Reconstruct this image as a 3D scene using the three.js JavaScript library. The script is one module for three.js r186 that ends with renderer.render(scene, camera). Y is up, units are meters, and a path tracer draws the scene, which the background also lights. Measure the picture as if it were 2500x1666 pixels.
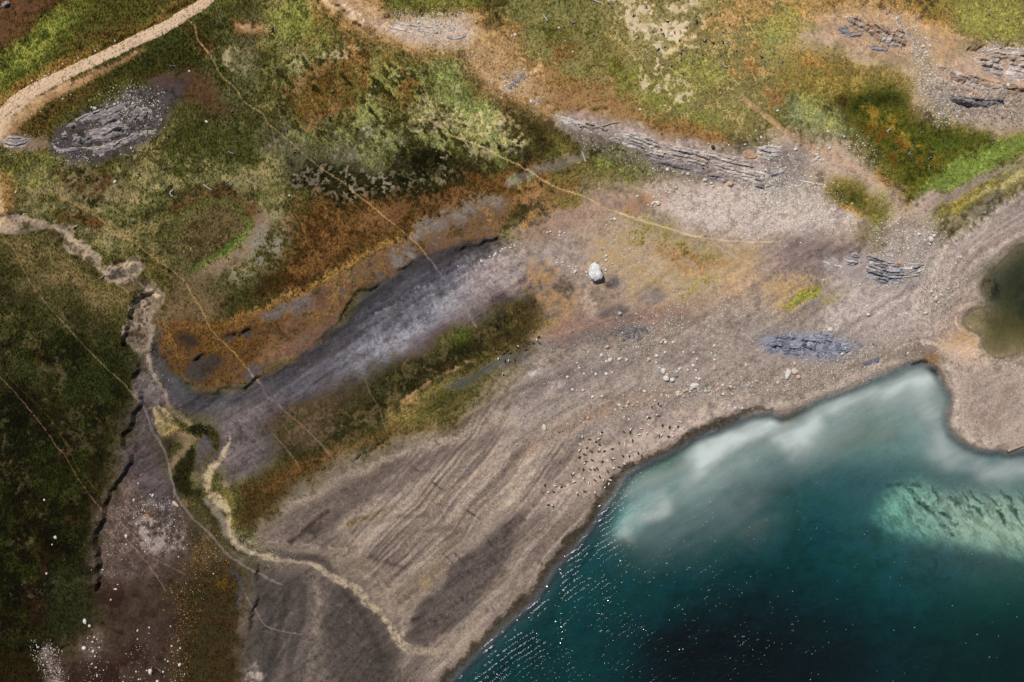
import * as THREE from 'three';
import { mergeGeometries } from 'three/addons/utils/BufferGeometryUtils.js';

// ---------------------------------------------------------------- camera, sky, sun, exposure
// One unit is a metre, y is up, -z is up in the picture. The drone hangs 194 m over the shore and looks straight down.
const scene = new THREE.Scene();
const camera = new THREE.PerspectiveCamera(46.4, 1024 / 682, 1, 6000);
camera.position.set(0, 194.4, 0);
camera.up.set(0, 0, -1);
camera.lookAt(0, 0, 0);
const SUN = new THREE.Vector3(-0.36, 0.81, -0.46).normalize();
const skyW = 64, skyH = 32, skyData = new Float32Array(skyW * skyH * 4);
for (let j = 0; j < skyH; j++) for (let i = 0; i < skyW; i++) {
  const up = Math.max(0, ((j + 0.5) / skyH - 0.5) * 2), k = Math.pow(1 - up, 2.2), o = (j * skyW + i) * 4;
  skyData[o] = 0.17 + 0.43 * k; skyData[o + 1] = 0.27 + 0.40 * k; skyData[o + 2] = 0.50 + 0.28 * k; skyData[o + 3] = 1;
}
const skyTexture = new THREE.DataTexture(skyData, skyW, skyH, THREE.RGBAFormat, THREE.FloatType);
skyTexture.mapping = THREE.EquirectangularReflectionMapping;
skyTexture.magFilter = THREE.LinearFilter;
skyTexture.needsUpdate = true;
scene.background = skyTexture;
scene.environment = skyTexture;
scene.environmentIntensity = 0.32;
scene.backgroundIntensity = 0.32;
const sun = new THREE.DirectionalLight(new THREE.Color(1, 0.95, 0.87), 3.9);
sun.position.copy(SUN).multiplyScalar(400);
sun.castShadow = true;
sun.shadow.mapSize.set(4096, 4096);
Object.assign(sun.shadow.camera, { left: -180, right: 180, top: 130, bottom: -130, near: 50, far: 800 });
scene.add(sun, sun.target);
const renderer = new THREE.WebGLRenderer({ antialias: true });
renderer.setSize(1024, 682);
renderer.shadowMap.enabled = true;
renderer.toneMapping = THREE.LinearToneMapping;
renderer.toneMappingExposure = 1.0;

// ---------------------------------------------------------------- helpers
// Survey grid: decimetres east and south of the north-west corner of the site (2500 x 1666 dm).
const X = (e) => (e - 1250) / 10, Z = (s) => (s - 833) / 10;
function rng(seed) { let a = seed >>> 0; return () => { a = (a + 0x6d2b79f5) | 0; let t = Math.imul(a ^ (a >>> 15), 1 | a); t = (t + Math.imul(t ^ (t >>> 7), 61 | t)) ^ t; return ((t ^ (t >>> 14)) >>> 0) / 4294967296; }; }
const clamp = (x, a = 0, b = 1) => (x < a ? a : x > b ? b : x);
const smooth = (a, b, x) => { const t = clamp((x - a) / (b - a)); return t * t * (3 - 2 * t); };
const lerp = (a, b, t) => a + (b - a) * t;
function hash2(ix, iy, seed) { let h = Math.imul(ix, 374761393) ^ Math.imul(iy, 668265263) ^ Math.imul(seed, 1274126177); h = Math.imul(h ^ (h >>> 13), 1274126177); return ((h ^ (h >>> 16)) >>> 0) / 4294967296; }
function vnoise(x, y, seed) {
  const ix = Math.floor(x), iy = Math.floor(y); let fx = x - ix, fy = y - iy;
  fx = fx * fx * (3 - 2 * fx); fy = fy * fy * (3 - 2 * fy);
  const a = hash2(ix, iy, seed), b = hash2(ix + 1, iy, seed), c = hash2(ix, iy + 1, seed), d = hash2(ix + 1, iy + 1, seed);
  return a + (b - a) * fx + (c - a + (a - b - c + d) * fx) * fy;
}
let FADE = 0.5;
function fbm(x, y, oct, seed) { let s = 0, a = 0.5, n = 0; for (let k = 0; k < oct; k++) { s += a * vnoise(x, y, seed + k * 17); n += a; a *= FADE; const t = x * 1.62 - y * 1.18; y = x * 1.18 + y * 1.62; x = t; } return s / n; }
const pts = (s) => s.trim().split(/\s+/).map((p) => p.split(',').map(Number));
const used = new Map();
function numbered(name) { const n = used.get(name) ?? 0; used.set(name, n + 1); return n ? name + '_' + String(n).padStart(3, '0') : name; }
function tag(o, label, category, group, kind) { o.userData = { label, category }; if (group) o.userData.group = group; if (kind) o.userData.kind = kind; return o; }
function put(name, geometry, material, parent) { const o = new THREE.Mesh(geometry, material); o.name = parent ? name : numbered(name); o.castShadow = o.receiveShadow = true; (parent ?? scene).add(o); return o; }
function bundle(name, x, y, z) { const g = new THREE.Group(); g.name = numbered(name); g.position.set(x, y, z); scene.add(g); return g; }

// ---------------------------------------------------------------- noise sheets over the site
const E0 = -250, S0 = -250, STEP = 3000 / 2048, GW = 2048, GH = 1475, GN = GW * GH;   // one cell is 0.146 m
function sheet(scale, oct, seed, k, angle = 0, stretch = 1) {
  const a = new Float32Array(GN), ca = Math.cos(angle), sa = Math.sin(angle), q = 1 / scale;
  for (let j = 0, o = 0; j < GH; j++) for (let i = 0; i < GW; i++, o++) {
    const x = E0 + i * STEP, y = S0 + j * STEP;
    a[o] = 1 / (1 + Math.exp(-k * (fbm((x * ca + y * sa) * q / stretch, (-x * sa + y * ca) * q, oct, seed) - 0.5)));
  }
  return a;
}
FADE = 0.66;
const N = {
  L: sheet(190, 4, 11, 11), M: sheet(66, 5, 23, 12), S: sheet(22, 4, 37, 10.5), F: sheet(7, 3, 51, 8), G: sheet(2.6, 2, 67, 6), A: sheet(60, 4, 79, 8.6), B: sheet(60, 4, 97, 8.6),
  K: sheet(20, 4, 131, 12, -0.56, 16),      // streaks that climb to the east, like the strata of the beach
  D: sheet(15, 4, 151, 11, 0.62, 7),       // streaks that fall to the east, along the trails and the northern ridges
  W: sheet(10, 3, 171, 9, 0.9, 3),
};
FADE = 0.5;
let BRIGHTEN = 1;   // palette brightness, raised for the middle and north-east ground
const hex = (s) => s.trim().split(/\s+/).map((h) => [0, 2, 4].map((i) => Math.min(250, parseInt(h.slice(i, i + 2), 16) * BRIGHTEN)));
function segDist2(px, py, a, b) { const dx = b[0] - a[0], dy = b[1] - a[1]; let t = ((px - a[0]) * dx + (py - a[1]) * dy) / (dx * dx + dy * dy || 1); t = t < 0 ? 0 : t > 1 ? 1 : t; const x = px - a[0] - dx * t, y = py - a[1] - dy * t; return [x * x + y * y, t]; }
function inPoly(px, py, P) { let c = false; for (let i = 0, j = P.length - 1; i < P.length; j = i++) { if ((P[i][1] > py) !== (P[j][1] > py) && px < (P[j][0] - P[i][0]) * (py - P[i][1]) / (P[j][1] - P[i][1]) + P[i][0]) c = !c; } return c; }
function polyDist(px, py, P) { let m = 1e18; for (let i = 0, j = P.length - 1; i < P.length; j = i++) { const d = segDist2(px, py, P[j], P[i])[0]; if (d < m) m = d; } m = Math.sqrt(m); return inPoly(px, py, P) ? m : -m; }
function curve(P, n = 4) {   // a smooth line through the points
  if (P.length < 3) return P;
  const out = [];
  for (let i = 0; i < P.length - 1; i++) {
    const p0 = P[Math.max(0, i - 1)], p1 = P[i], p2 = P[i + 1], p3 = P[Math.min(P.length - 1, i + 2)];
    for (let k = 0; k < n; k++) { const t = k / n, t2 = t * t, t3 = t2 * t; out.push(p1.map((_, c) => 0.5 * (2 * p1[c] + (p2[c] - p0[c]) * t + (2 * p0[c] - 5 * p1[c] + 4 * p2[c] - p3[c]) * t2 + (3 * p1[c] - p0[c] - 3 * p2[c] + p3[c]) * t3))); }
  }
  out.push(P[P.length - 1]);
  return out;
}
function strandLines() {   // levels at which the falling lake stood: noise laid out by the distance from the waterline
  const q = 4, w = Math.ceil(GW / q) + 1, hh = Math.ceil(GH / q) + 1, D = new Float32Array(w * hh), a = new Float32Array(GN);
  for (let j = 0; j < hh; j++) for (let i = 0; i < w; i++) { const e = E0 + i * q * STEP, s = S0 + j * q * STEP; D[j * w + i] = Math.min(-polyDist(e, s, LAKE), e > 2150 ? -polyDist(e, s, POND) : 1e9); }
  for (let j = 0, o = 0; j < GH; j++) for (let i = 0; i < GW; i++, o++) {
    const x = i / q, y = j / q, ix = Math.floor(x), iy = Math.floor(y), fx = x - ix, fy = y - iy, k = iy * w + ix, d = lerp(lerp(D[k], D[k + 1], fx), lerp(D[k + w], D[k + w + 1], fx), fy);
    if (d < -20 || d > 700) { a[o] = 0.5; continue; }
    const e = E0 + i * STEP, s = S0 + j * STEP, al = e * 0.83 - s * 0.56;
    a[o] = 1 / (1 + Math.exp(-11 * (0.52 * fbm((d + 30 * fbm(e / 120, s / 120, 2, 191)) / 24, al / 460, 4, 181) + 0.48 * fbm((d + 16 * fbm(e / 90, s / 90, 2, 193)) / 6, al / 300, 2, 187) - 0.5)));
  }
  return a;
}
// ---------------------------------------------------------------- what covers the ground: layers of turf, heath, soil, sand, gravel, silt
const R = new Float32Array(GN), Gc = new Float32Array(GN), Bc = new Float32Array(GN);
const SKIP = { };
function cover(dist, box, colors, f, o) {
  if (!o.n) f = o.c ? f * 0.6 + 0.5 : f * 1.55 + 1.5;
  const gs = clamp(14 / f, 0.3, 1), C = hex(colors), n = C.length, e = o.e ?? 14, op = o.o ?? (o.b ? 0.8 : 1), mix = o.s ?? 'MSF', b = o.b, grain = (o.g ?? 0.8) * gs, m1 = N[mix[0]], m2 = N[mix[1] ?? mix[0]], m3 = N[mix[2] ?? mix[0]], br = b && N[b[2] ?? 'S'], br2 = N[o.b2 ?? 'F'];
  const i0 = Math.max(0, Math.floor((box[0] - f - e * 1.2 - E0) / STEP)), i1 = Math.min(GW - 1, Math.ceil((box[2] + f + e * 1.2 - E0) / STEP)), j0 = Math.max(0, Math.floor((box[1] - f - e * 1.2 - S0) / STEP)), j1 = Math.min(GH - 1, Math.ceil((box[3] + f + e * 1.2 - S0) / STEP));
  for (let j = j0; j <= j1; j++) for (let i = i0; i <= i1; i++) {
    const k = j * GW + i, wa = N.A[k] - 0.5, ws = N.S[k] - 0.5, wb = N.B[k] - 0.5, wf = N.F[k] - 0.5;
    const x = E0 + i * STEP + e * (1.1 * wa + 0.5 * ws), y = S0 + j * STEP + e * (1.1 * wb + 0.5 * wf);
    let m = smooth(-f, f, dist(x, y));
    if (m <= 0) continue;
    if (m < 1) m = clamp(m + (0.5 * (N.S[k] - 0.5) + 0.7 * (N.F[k] - 0.5) + 0.5 * (N.G[k] - 0.5)) * grain * 4 * m * (1 - m));
    if (b) m *= smooth(b[0] - b[1] * 1.7, b[0] + b[1] * 1.7, 0.55 * br[k] + 0.3 * br2[k] + 0.15 * N.M[k]);
    m *= op * (0.86 + 0.28 * (N.S[k] - 0.5));
    if (m < 0.004) continue;
    let t = clamp(((0.5 * m1[k] + 0.32 * m2[k] + 0.18 * m3[k]) - 0.5) * 1.35 + 0.5) * (n - 1);
    const c = Math.min(n - 2, Math.floor(t)); t -= c;
    const p = C[Math.max(0, c)], q = C[Math.min(n - 1, c + 1)];
    R[k] += (p[0] + (q[0] - p[0]) * t - R[k]) * m; Gc[k] += (p[1] + (q[1] - p[1]) * t - Gc[k]) * m; Bc[k] += (p[2] + (q[2] - p[2]) * t - Bc[k]) * m;
  }
}
const boxOf = (P, w = 0) => [Math.min(...P.map((p) => p[0])) - w, Math.min(...P.map((p) => p[1])) - w, Math.max(...P.map((p) => p[0])) + w, Math.max(...P.map((p) => p[1])) + w];
function area(colors, f, o, s) { const P = pts(s); cover((x, y) => polyDist(x, y, P), boxOf(P), colors, f, o); }
function strip(colors, w, f, o, s) {
  f *= 0.6;   // a line with a half-width of its own at each point (third number), or w
  const P = curve(pts(s).map((p) => [p[0], p[1], p[2] ?? w]), o.n ?? 4), mw = Math.max(...P.map((p) => p[2]));
  cover((x, y) => { let best = -1e9; for (let i = 1; i < P.length; i++) { const a = P[i - 1], b = P[i]; const mx = mw + f * 2.1 + 4; if (x < Math.min(a[0], b[0]) - mx || x > Math.max(a[0], b[0]) + mx || y < Math.min(a[1], b[1]) - mx || y > Math.max(a[1], b[1]) + mx) continue; const [d, t] = segDist2(x, y, a, b), v = a[2] + (b[2] - a[2]) * t - Math.sqrt(d); if (v > best) best = v; } return best; }, boxOf(P, mw), colors, f, { e: 3, ...o });
}
// the waterlines
const LAKE = pts('1050,1730 1096,1666 1170,1588 1240,1520 1295,1474 1350,1392 1410,1325 1437,1292 1470,1243 1503,1200 1525,1163 1542,1148 1583,1126 1624,1109 1665,1089 1701,1066 1761,1045 1802,1024 1843,1011 1887,1008 1912,1019 1928,1015 1950,1003 1970,994 2002,976 2038,963 2079,949 2107,938 2134,924 2170,910 2203,894 2236,884 2258,882 2280,892 2293,902 2304,921 2321,949 2333,968 2331,990 2323,1009 2323,1034 2332,1056 2351,1072 2373,1086 2397,1097 2425,1100 2450,1098 2461,1102 2477,1105 2500,1100 2560,1092 2640,1085 2760,1088 2900,1100 2900,2100 900,2100 980,1830');
const POND = pts('2560,560 2500,596 2471,618 2441,649 2422,668 2408,687 2403,706 2411,720 2417,739 2412,752 2395,752 2375,758 2363,769 2361,786 2373,799 2389,808 2400,818 2404,830 2409,847 2422,861 2439,870 2463,867 2488,861 2520,862 2570,870 2640,850 2690,780 2700,690 2660,600 2610,560');

N.Z = strandLines();
// ------- upland turf
area('4a4224 5f5a30 77703e 6b6a3c 8a8050', 5, { e: 0, s: 'LMS' }, '-300,-300 2800,-300 2800,2000 -300,2000');
area('3c4220 565c2c 6e7434 5a5a2e', 30, { e: 60, s: 'MSF' }, '-300,-300 520,-300 560,60 380,260 -300,420');
// north-west of the road
area('4a3324 6a4a34 58402a 7c5c44', 22, { e: 30, s: 'MSF' }, '-250,-250 170,-250 150,10 110,60 60,120 0,145 -250,200');
area('5d3d2a 7a4e38', 14, { e: 24, b: [0.55, 0.12, 'S'] }, '-60,-60 140,-60 90,70 10,110 -80,120');
area('566a1e 75882c 92983c 6f7434', 20, { e: 36, s: 'SFG' }, '-60,200 -20,150 60,100 120,55 180,0 190,-80 290,-80 250,0 200,60 150,110 80,170 0,225 -80,260');
area('8fa03a a3a648 7d8a30', 14, { e: 20, b: [0.56, 0.12, 'S'] }, '10,150 80,90 170,60 180,100 90,160 0,200');
area('4d4a22 66602e 55562a 78683c', 20, { e: 34, s: 'MSF' }, '190,30 260,-80 480,-80 440,20 300,95 200,150 130,165 170,110');
area('5e5228 7a5a38 4c4420', 16, { e: 26, b: [0.5, 0.16, 'S'] }, '210,70 330,40 350,75 220,130 140,165');
strip('96743c b8904a 7e6430 a88444', 14, 10, { e: 10, s: 'SFG' }, '-40,300,20 20,240,18 110,185,16 200,138,13 260,112,10 345,72,9 410,34,11 480,-10,10');
strip('2c2a14 3e3a1c', 6, 5, { e: 8, s: 'SF', b: [0.42, 0.15, 'S'] }, '235,125 300,92 345,72 400,42 450,12 480,-10');
// between the road and the creek
area('38401e 4c5428 5c5e34 434a24', 30, { e: 50, s: 'MSF' }, '250,150 400,85 470,60 540,10 720,0 700,260 660,420 560,430 400,420 420,300 470,230 440,170');
area('5a4628 6e5432 4c4222 7c5f3a', 18, { e: 22, s: 'SF' }, '-20,330 60,290 150,225 260,175 330,140 360,170 250,215 170,270 120,320 60,350 -20,350');
area('2f3418 434a22 3a4020', 22, { e: 30, s: 'SF' }, '270,150 390,95 470,75 480,150 440,180 340,190 260,215');
area('6e6444 838060 5f6640 707448', 24, { e: 40, s: 'SFG', b: [0.48, 0.2, 'M'] }, '490,40 640,20 660,300 560,330 500,180');
area('6e4a34 8c6448 7a5640', 12, { e: 16 }, '572,46 630,50 665,68 660,84 610,80 575,70');
area('b08a68 c49a78', 6, { e: 8, s: 'SF' }, '585,62 630,60 666,72 650,80 600,74');
area('4a3a28 6a5038', 14, { e: 14, b: [0.45, 0.2, 'S'] }, '590,80 670,80 650,130 590,140');
area('97886a a89a7c', 8, { e: 14, b: [0.5, 0.1, 'S'] }, '458,105 480,105 520,118 600,120 615,150 600,185 570,170 470,125');
area('3a3018 4e4020 5a4424', 14, { e: 22, s: 'SF' }, '455,60 500,60 515,100 520,130 490,140 465,110');
area('503c2c 6a4c38 442f24 5c4430', 18, { e: 26, s: 'SF' }, '340,190 420,170 470,165 520,180 540,240 560,275 500,260 430,230 380,215');
// the green and the brown turf west of the oval mound
area('575a30 707344 88845a 968e6c 646638', 30, { e: 50, s: 'MSF' }, '-60,400 140,390 260,410 420,400 640,400 680,520 600,560 560,470 440,480 380,560 340,640 240,600 150,520 60,520 -60,520');
area('6e7a34 82883e', 18, { e: 24, b: [0.45, 0.16, 'S'] }, '20,385 130,385 140,440 60,470 10,440');
area('4c3220 623e28 3e2c1a', 14, { e: 22, b: [0.4, 0.16, 'S'] }, '130,425 270,420 285,450 240,475 170,470 140,445');
area('b08450 a87a48', 14, { e: 12 }, '-60,380 5,420 35,440 45,490 10,535 -60,545');
area('8c7a58 9c8c6c 7a704c', 16, { e: 24, b: [0.42, 0.2, 'S'] }, '50,470 130,470 240,520 330,560 420,640 400,650 300,600 230,550 140,510 60,500');
area('a09070 8c8058 b0a080', 14, { e: 24, b: [0.55, 0.15, 'S'] }, '270,480 420,500 430,560 380,600 300,560');
area('41321c 5c3c1e 6a4622', 10, { e: 14, s: 'SF' }, '140,528 190,520 225,525 248,545 240,560 215,545 190,548 150,540');
area('66593c 786a48 8a7856 564c30', 22, { e: 30, s: 'SFG' }, '-60,545 110,560 170,640 240,680 300,720 330,720 310,760 230,760 110,740 0,600 -60,590');
area('3a4220 4c5428 5a5a34', 20, { e: 30, s: 'SF', b: [0.4, 0.2, 'M'] }, '10,570 120,580 130,640 100,680 30,660');
// the oval mound
area('6c6844 7e7a52 5c5c36', 26, { e: 24, s: 'SF' }, '420,540 470,490 540,480 600,520 620,570 590,630 520,680 440,690 400,640');
area('5c4e30 726044 4a4428 827054', 20, { e: 26, s: 'SFG' }, '440,560 480,510 540,495 590,530 598,580 560,620 500,650 450,640');
strip('5c6a34 6e7a3c', 10, 8, { e: 10, b: [0.4, 0.2, 'S'] }, '430,560 450,515 500,492 550,490 590,515 612,550');
strip('53301e 6a4028 45301e', 16, 10, { e: 16, b: [0.36, 0.2, 'S'] }, '440,500 490,478 550,470 600,500 620,520');
strip('4c7420 6a942c 5a7e2a', 12, 10, { e: 8, s: 'SF' }, '470,664,6 520,640,9 560,610,13 595,582,12 618,548,9');
strip('7ea43c 8fae42', 5, 5, { e: 5 }, '500,652,3 545,628,5 580,600,6 606,566,4');
strip('7e6a54 93806a 6a5844', 20, 12, { e: 16, s: 'SFG' }, '470,690 520,665 570,630 610,590 640,540');
area('8a806c 7a7462 9c9280 4c4a38', 20, { e: 36, s: 'FGG', o: 0.9, b: [0.52, 0.08, 'F'], b2: 'S' }, '600,600 660,520 700,480 720,560 690,640 640,680 570,710 540,700');
area('31391c 46502a 384020', 20, { e: 22, b: [0.36, 0.2, 'S'] }, '420,690 470,670 520,690 580,700 640,660 700,620 720,640 640,720 560,760 500,740 430,720');
// slope west of the wet ground
area('5a4a34 6a563e 7a684e 4a402a', 24, { e: 30, s: 'SFG' }, '420,660 520,690 560,740 520,790 440,780 390,800 360,780 400,700');
// ------- turf in the south-west, darkened in colour for the light falling off there
area('2c3216 3c421e 4a4e2a 33341c 53492f', 40, { e: 60, s: 'MSF' }, '-300,640 0,640 110,720 230,760 300,790 300,860 330,960 280,1060 250,1180 230,1260 230,1360 100,1400 -300,1400');
area('5c5038 70624a 66583e', 16, { e: 30, b: [0.6, 0.12, 'S'] }, '0,640 220,760 280,850 260,960 120,960 0,900');
area('4a2a16 5e361a', 12, { e: 12, b: [0.4, 0.2, 'S'] }, '66,855 92,850 112,870 100,905 76,890');
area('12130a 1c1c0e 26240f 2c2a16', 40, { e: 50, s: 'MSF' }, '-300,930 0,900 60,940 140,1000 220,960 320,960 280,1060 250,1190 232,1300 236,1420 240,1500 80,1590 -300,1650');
area('4e4630 635840 57503a', 12, { e: 26, b: [0.66, 0.1, 'S'] }, '40,930 220,940 200,1040 120,1080 60,1000');
area('5a5038 6a6046 4c4630', 10, { e: 24, b: [0.6, 0.1, 'S'] }, '50,1130 110,1150 120,1200 80,1250 50,1220');
area('1e2e10 2a3c16 324018', 16, { e: 22, b: [0.42, 0.18, 'S'] }, '20,1050 90,1060 110,1110 60,1120 10,1110');
area('262e12 30381a 3a4220 2a3014', 26, { e: 34, s: 'SF' }, '180,820 320,830 335,950 300,1000 220,1010 160,930');
area('2c2414 3a2c1a 241c10', 20, { e: 26, s: 'SF' }, '130,1080 190,1100 250,1200 240,1240 200,1220 140,1150');
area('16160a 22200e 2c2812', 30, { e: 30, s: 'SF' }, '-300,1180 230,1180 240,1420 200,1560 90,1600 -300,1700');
area('34401c 414c24 2a3416', 16, { e: 24, b: [0.55, 0.12, 'S'] }, '20,1240 100,1240 90,1340 60,1420 60,1560 0,1560 -40,1400');
area('27301a 323c20 3a4426 1f2814', 24, { e: 26, s: 'SFG' }, '110,1400 160,1370 220,1380 236,1420 240,1500 210,1540 150,1560 110,1520 104,1450');
area('4c3a2e 5c4638 382a20', 10, { e: 12, b: [0.45, 0.15, 'S'] }, '150,1280 170,1255 200,1270 180,1300 150,1300');
area('20140e 301e16 3a241a', 14, { e: 16, s: 'SF' }, '80,1360 115,1340 110,1440 104,1540 85,1560 70,1440');
// ------- brown soil in the south, palette darkened for the fall-off of light
area('362c26 463a33 50443c 2e2520 5c4e46', 36, { e: 34, s: 'MSF' }, '236,1300 262,1210 300,1120 360,1080 420,1180 480,1260 540,1330 600,1380 610,1480 600,1700 640,1950 40,1950 40,1700 100,1580 200,1560 240,1520 240,1400');
area('54483f 64574e 766860', 24, { e: 26, s: 'SFG' }, '258,1220 300,1150 340,1100 390,1150 420,1200 440,1260 440,1330 380,1400 300,1430 240,1420 236,1330');
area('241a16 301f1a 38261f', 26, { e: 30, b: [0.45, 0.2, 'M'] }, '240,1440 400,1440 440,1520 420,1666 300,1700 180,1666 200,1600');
area('594c44 6c5e54', 14, { e: 16, s: 'SF' }, '196,1570 240,1540 262,1560 250,1600 220,1620 200,1600');
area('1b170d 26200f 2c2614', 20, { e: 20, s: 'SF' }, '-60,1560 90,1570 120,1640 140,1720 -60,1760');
area('5b4c44 4c3e37', 10, { e: 14, s: 'SF' }, '92,1580 125,1580 150,1640 150,1700 110,1660');
area('2f2c1a 3c3820 46381f 2a2a18', 26, { e: 24, s: 'SFG' }, '430,1440 480,1380 540,1370 590,1400 612,1460 600,1560 590,1666 600,1800 420,1800 430,1666 440,1540');
area('6e4e24 7a5a2c 5c4420', 12, { e: 14, b: [0.5, 0.15, 'S'] }, '500,1400 545,1390 580,1410 575,1440 520,1430');
area('5c4c30 6c5a38', 14, { e: 14, b: [0.4, 0.2, 'S'] }, '470,1330 520,1320 545,1350 510,1390 470,1370');
strip('3d4042 4a4c4e', 5, 5, { e: 5, s: 'F' }, '560,1390,3 582,1410,5 588,1440,6 575,1480,4');
// ------- creek flats: mauve soil and slate
area('4c4545 5a5252 665d5c 423d3d 716766', 22, { e: 14, s: 'KSF' }, '300,1030 340,980 340,920 330,880 350,830 370,800 395,850 420,920 480,960 560,960 640,920 720,880 800,830 870,770 900,720 960,650 1030,610 1120,590 1200,590 1260,620 1330,700 1290,760 1180,800 1080,850 980,900 900,940 800,980 720,1010 680,1040 700,1100 640,1140 560,1160 540,1080 530,1020 480,1030 420,1010 390,1080 420,1180 440,1260 380,1250 330,1180 290,1110 310,1080');
area('414347 4c4e52 56585b 383a3e', 16, { e: 14, s: 'KKS' }, '380,820 400,880 440,930 520,965 600,945 680,905 760,840 830,790 900,715 960,655 1020,620 1110,595 1190,595 1220,640 1120,690 1020,740 920,790 850,830 760,880 660,950 600,990 540,1010 480,1010 430,980 400,920 378,870');
area('57585d 616267 6b6c71 4f5055', 26, { e: 18, s: 'KKM' }, '620,960 720,900 820,850 900,800 980,740 1060,690 1120,650 1160,680 1130,740 1080,790 980,830 900,880 820,930 740,970 680,990');
area('8c8d94 96979d a0a1a8 84858b', 34, { e: 24, s: 'KKM' }, '860,890 930,835 1000,785 1070,745 1120,725 1160,728 1160,765 1100,800 1030,838 960,872 890,910');
area('a5a1a6 9a969c', 20, { e: 16, o: 0.6, b: [0.4, 0.3, 'K'] }, '940,850 1010,800 1080,760 1130,745 1130,765 1070,800 990,840');
area('5a4c4a 675854 74645e 504442', 20, { e: 14, s: 'KKS' }, '1030,830 1080,790 1130,750 1160,700 1200,650 1240,640 1270,670 1250,720 1200,740 1150,770 1120,800 1060,840 1000,860');
area('7d7782 8d8790 6d6872', 16, { e: 14, s: 'KF', b: [0.4, 0.2, 'K'] }, '1080,690 1130,650 1190,620 1230,620 1180,680 1120,730');
for (const [w, o, col, s] of [[4, 0.6, '2e3034', '1180,600 1110,612 1040,634 970,672 920,712 880,752 840,800 790,846 720,892 640,928'], [5, 0.5, '3a3c40', '1150,640 1080,664 1010,700 950,742 890,786 830,832 760,880 680,920'], [4, 0.5, '767880', '1120,662 1050,694 990,728 930,766 880,800'], [4, 0.5, '383a3e', '400,880 440,932 500,968 570,976 640,956'], [3, 0.5, '5e5c5e', '400,905 440,955 510,986 580,990'], [4, 0.5, '444448', '392,900 425,960 480,1000 540,1010']]) strip(col, w, 5, { e: 10, s: 'KFG', o, b: [0.25, 0.25, 'K'] }, s);
strip('807e84 8c8a90', 3, 6, { e: 10, s: 'F', o: 0.6, b: [0.4, 0.2, 'S'] }, '920,770,2 970,742,4 1020,718,5 1060,700,4 1092,690,2');
// mauve land south of the creek mouth
area('5a5351 686060 756c69 4e4846', 24, { e: 20, s: 'KSF' }, '530,1020 560,990 640,960 700,990 660,1040 700,1080 640,1150 560,1180 540,1140 510,1120 490,1180 480,1130 510,1080');
area('69625f 7a7370 88807a', 14, { e: 14, s: 'KFG', b: [0.4, 0.2, 'M'] }, '530,1060 570,1020 640,1000 660,1040 600,1090 550,1130 520,1130');
// ------- the speckled heath in the north, middle
area('4c4a24 686636 84804c a0986a 5a5430', 30, { e: 60, s: 'SFG' }, '640,-60 760,-60 830,60 1000,130 1150,150 1220,240 1260,330 1290,420 1200,480 1080,520 900,500 760,480 690,480 640,400');
area('6a782e 88943c a0a648 788238', 22, { e: 30, s: 'SFG' }, '670,30 750,20 800,60 815,110 780,130 730,110 690,90');
area('8c8e58 787a48 9c986c', 14, { e: 30, b: [0.5, 0.14, 'S'] }, '670,80 800,90 800,200 760,300 700,320 680,200');
area('2a2a10 383412 46401c', 8, { e: 26, b: [0.56, 0.08, 'S'] }, '740,130 860,140 940,170 1000,230 980,320 860,300 800,290 740,210');
area('2e2812 3a3014', 6, { e: 14, b: [0.3, 0.1, 'S'] }, '755,180 800,175 830,195 815,215 780,208 760,200');
area('7a4e28 96602e 8c5c34 ae7a40 6a4624', 14, { e: 34, s: 'SFG', b: [0.4, 0.14, 'S'] }, '780,40 860,70 900,110 970,130 1020,140 1040,190 1000,250 930,240 870,190 830,130');
area('b07a38 c48c44', 8, { e: 20, b: [0.6, 0.1, 'S'] }, '830,80 900,110 960,130 1000,190 930,220 860,170');
area('9a7050 86603e b08058', 10, { e: 24, b: [0.55, 0.12, 'S'] }, '880,130 1000,150 1010,230 970,280 910,220');
area('a09868 8c8a5c b0a67c', 8, { e: 30, b: [0.55, 0.12, 'S'] }, '860,180 960,230 1080,260 1090,330 960,330 880,300');
area('94a862 a6b46e 84944e b2ba7a', 20, { e: 30, s: 'SFG', b: [0.26, 0.16, 'S'] }, '1060,170 1110,165 1140,200 1190,240 1210,280 1170,310 1110,290 1070,230');
area('c2b28e b4a480 d0c09c a89c74', 10, { e: 34, b: [0.5, 0.1, 'S'] }, '1050,260 1150,290 1200,290 1270,340 1290,380 1240,360 1160,330 1080,310');
area('a69e72 bcae88', 8, { e: 30, b: [0.5, 0.1, 'W'] }, '1000,220 1100,240 1160,320 1100,330 1000,290');
area('3c3414 4c4018 2e2a10', 8, { e: 24, b: [0.6, 0.08, 'S'] }, '1000,190 1100,230 1160,320 1220,350 1180,360 1060,310 980,250');
area('3a2e12 52401a 2c260e', 14, { e: 20, s: 'SF', b: [0.4, 0.14, 'S'] }, '1120,150 1160,150 1200,210 1260,240 1290,290 1270,340 1220,300 1180,250 1140,210');
area('4c5038 62664a 565840 746e58', 24, { e: 40, s: 'SFG' }, '640,280 780,300 900,310 1010,330 1020,380 940,420 800,440 680,440 640,380');
area('7a7064 8c8272 6a665a', 10, { e: 34, b: [0.54, 0.12, 'S'] }, '820,300 960,320 1000,360 960,420 840,440 800,380');
area('6c7a44 7e8c50', 14, { e: 30, b: [0.48, 0.16, 'S'] }, '960,310 1060,310 1070,350 1000,370 920,400 880,390');
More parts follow.
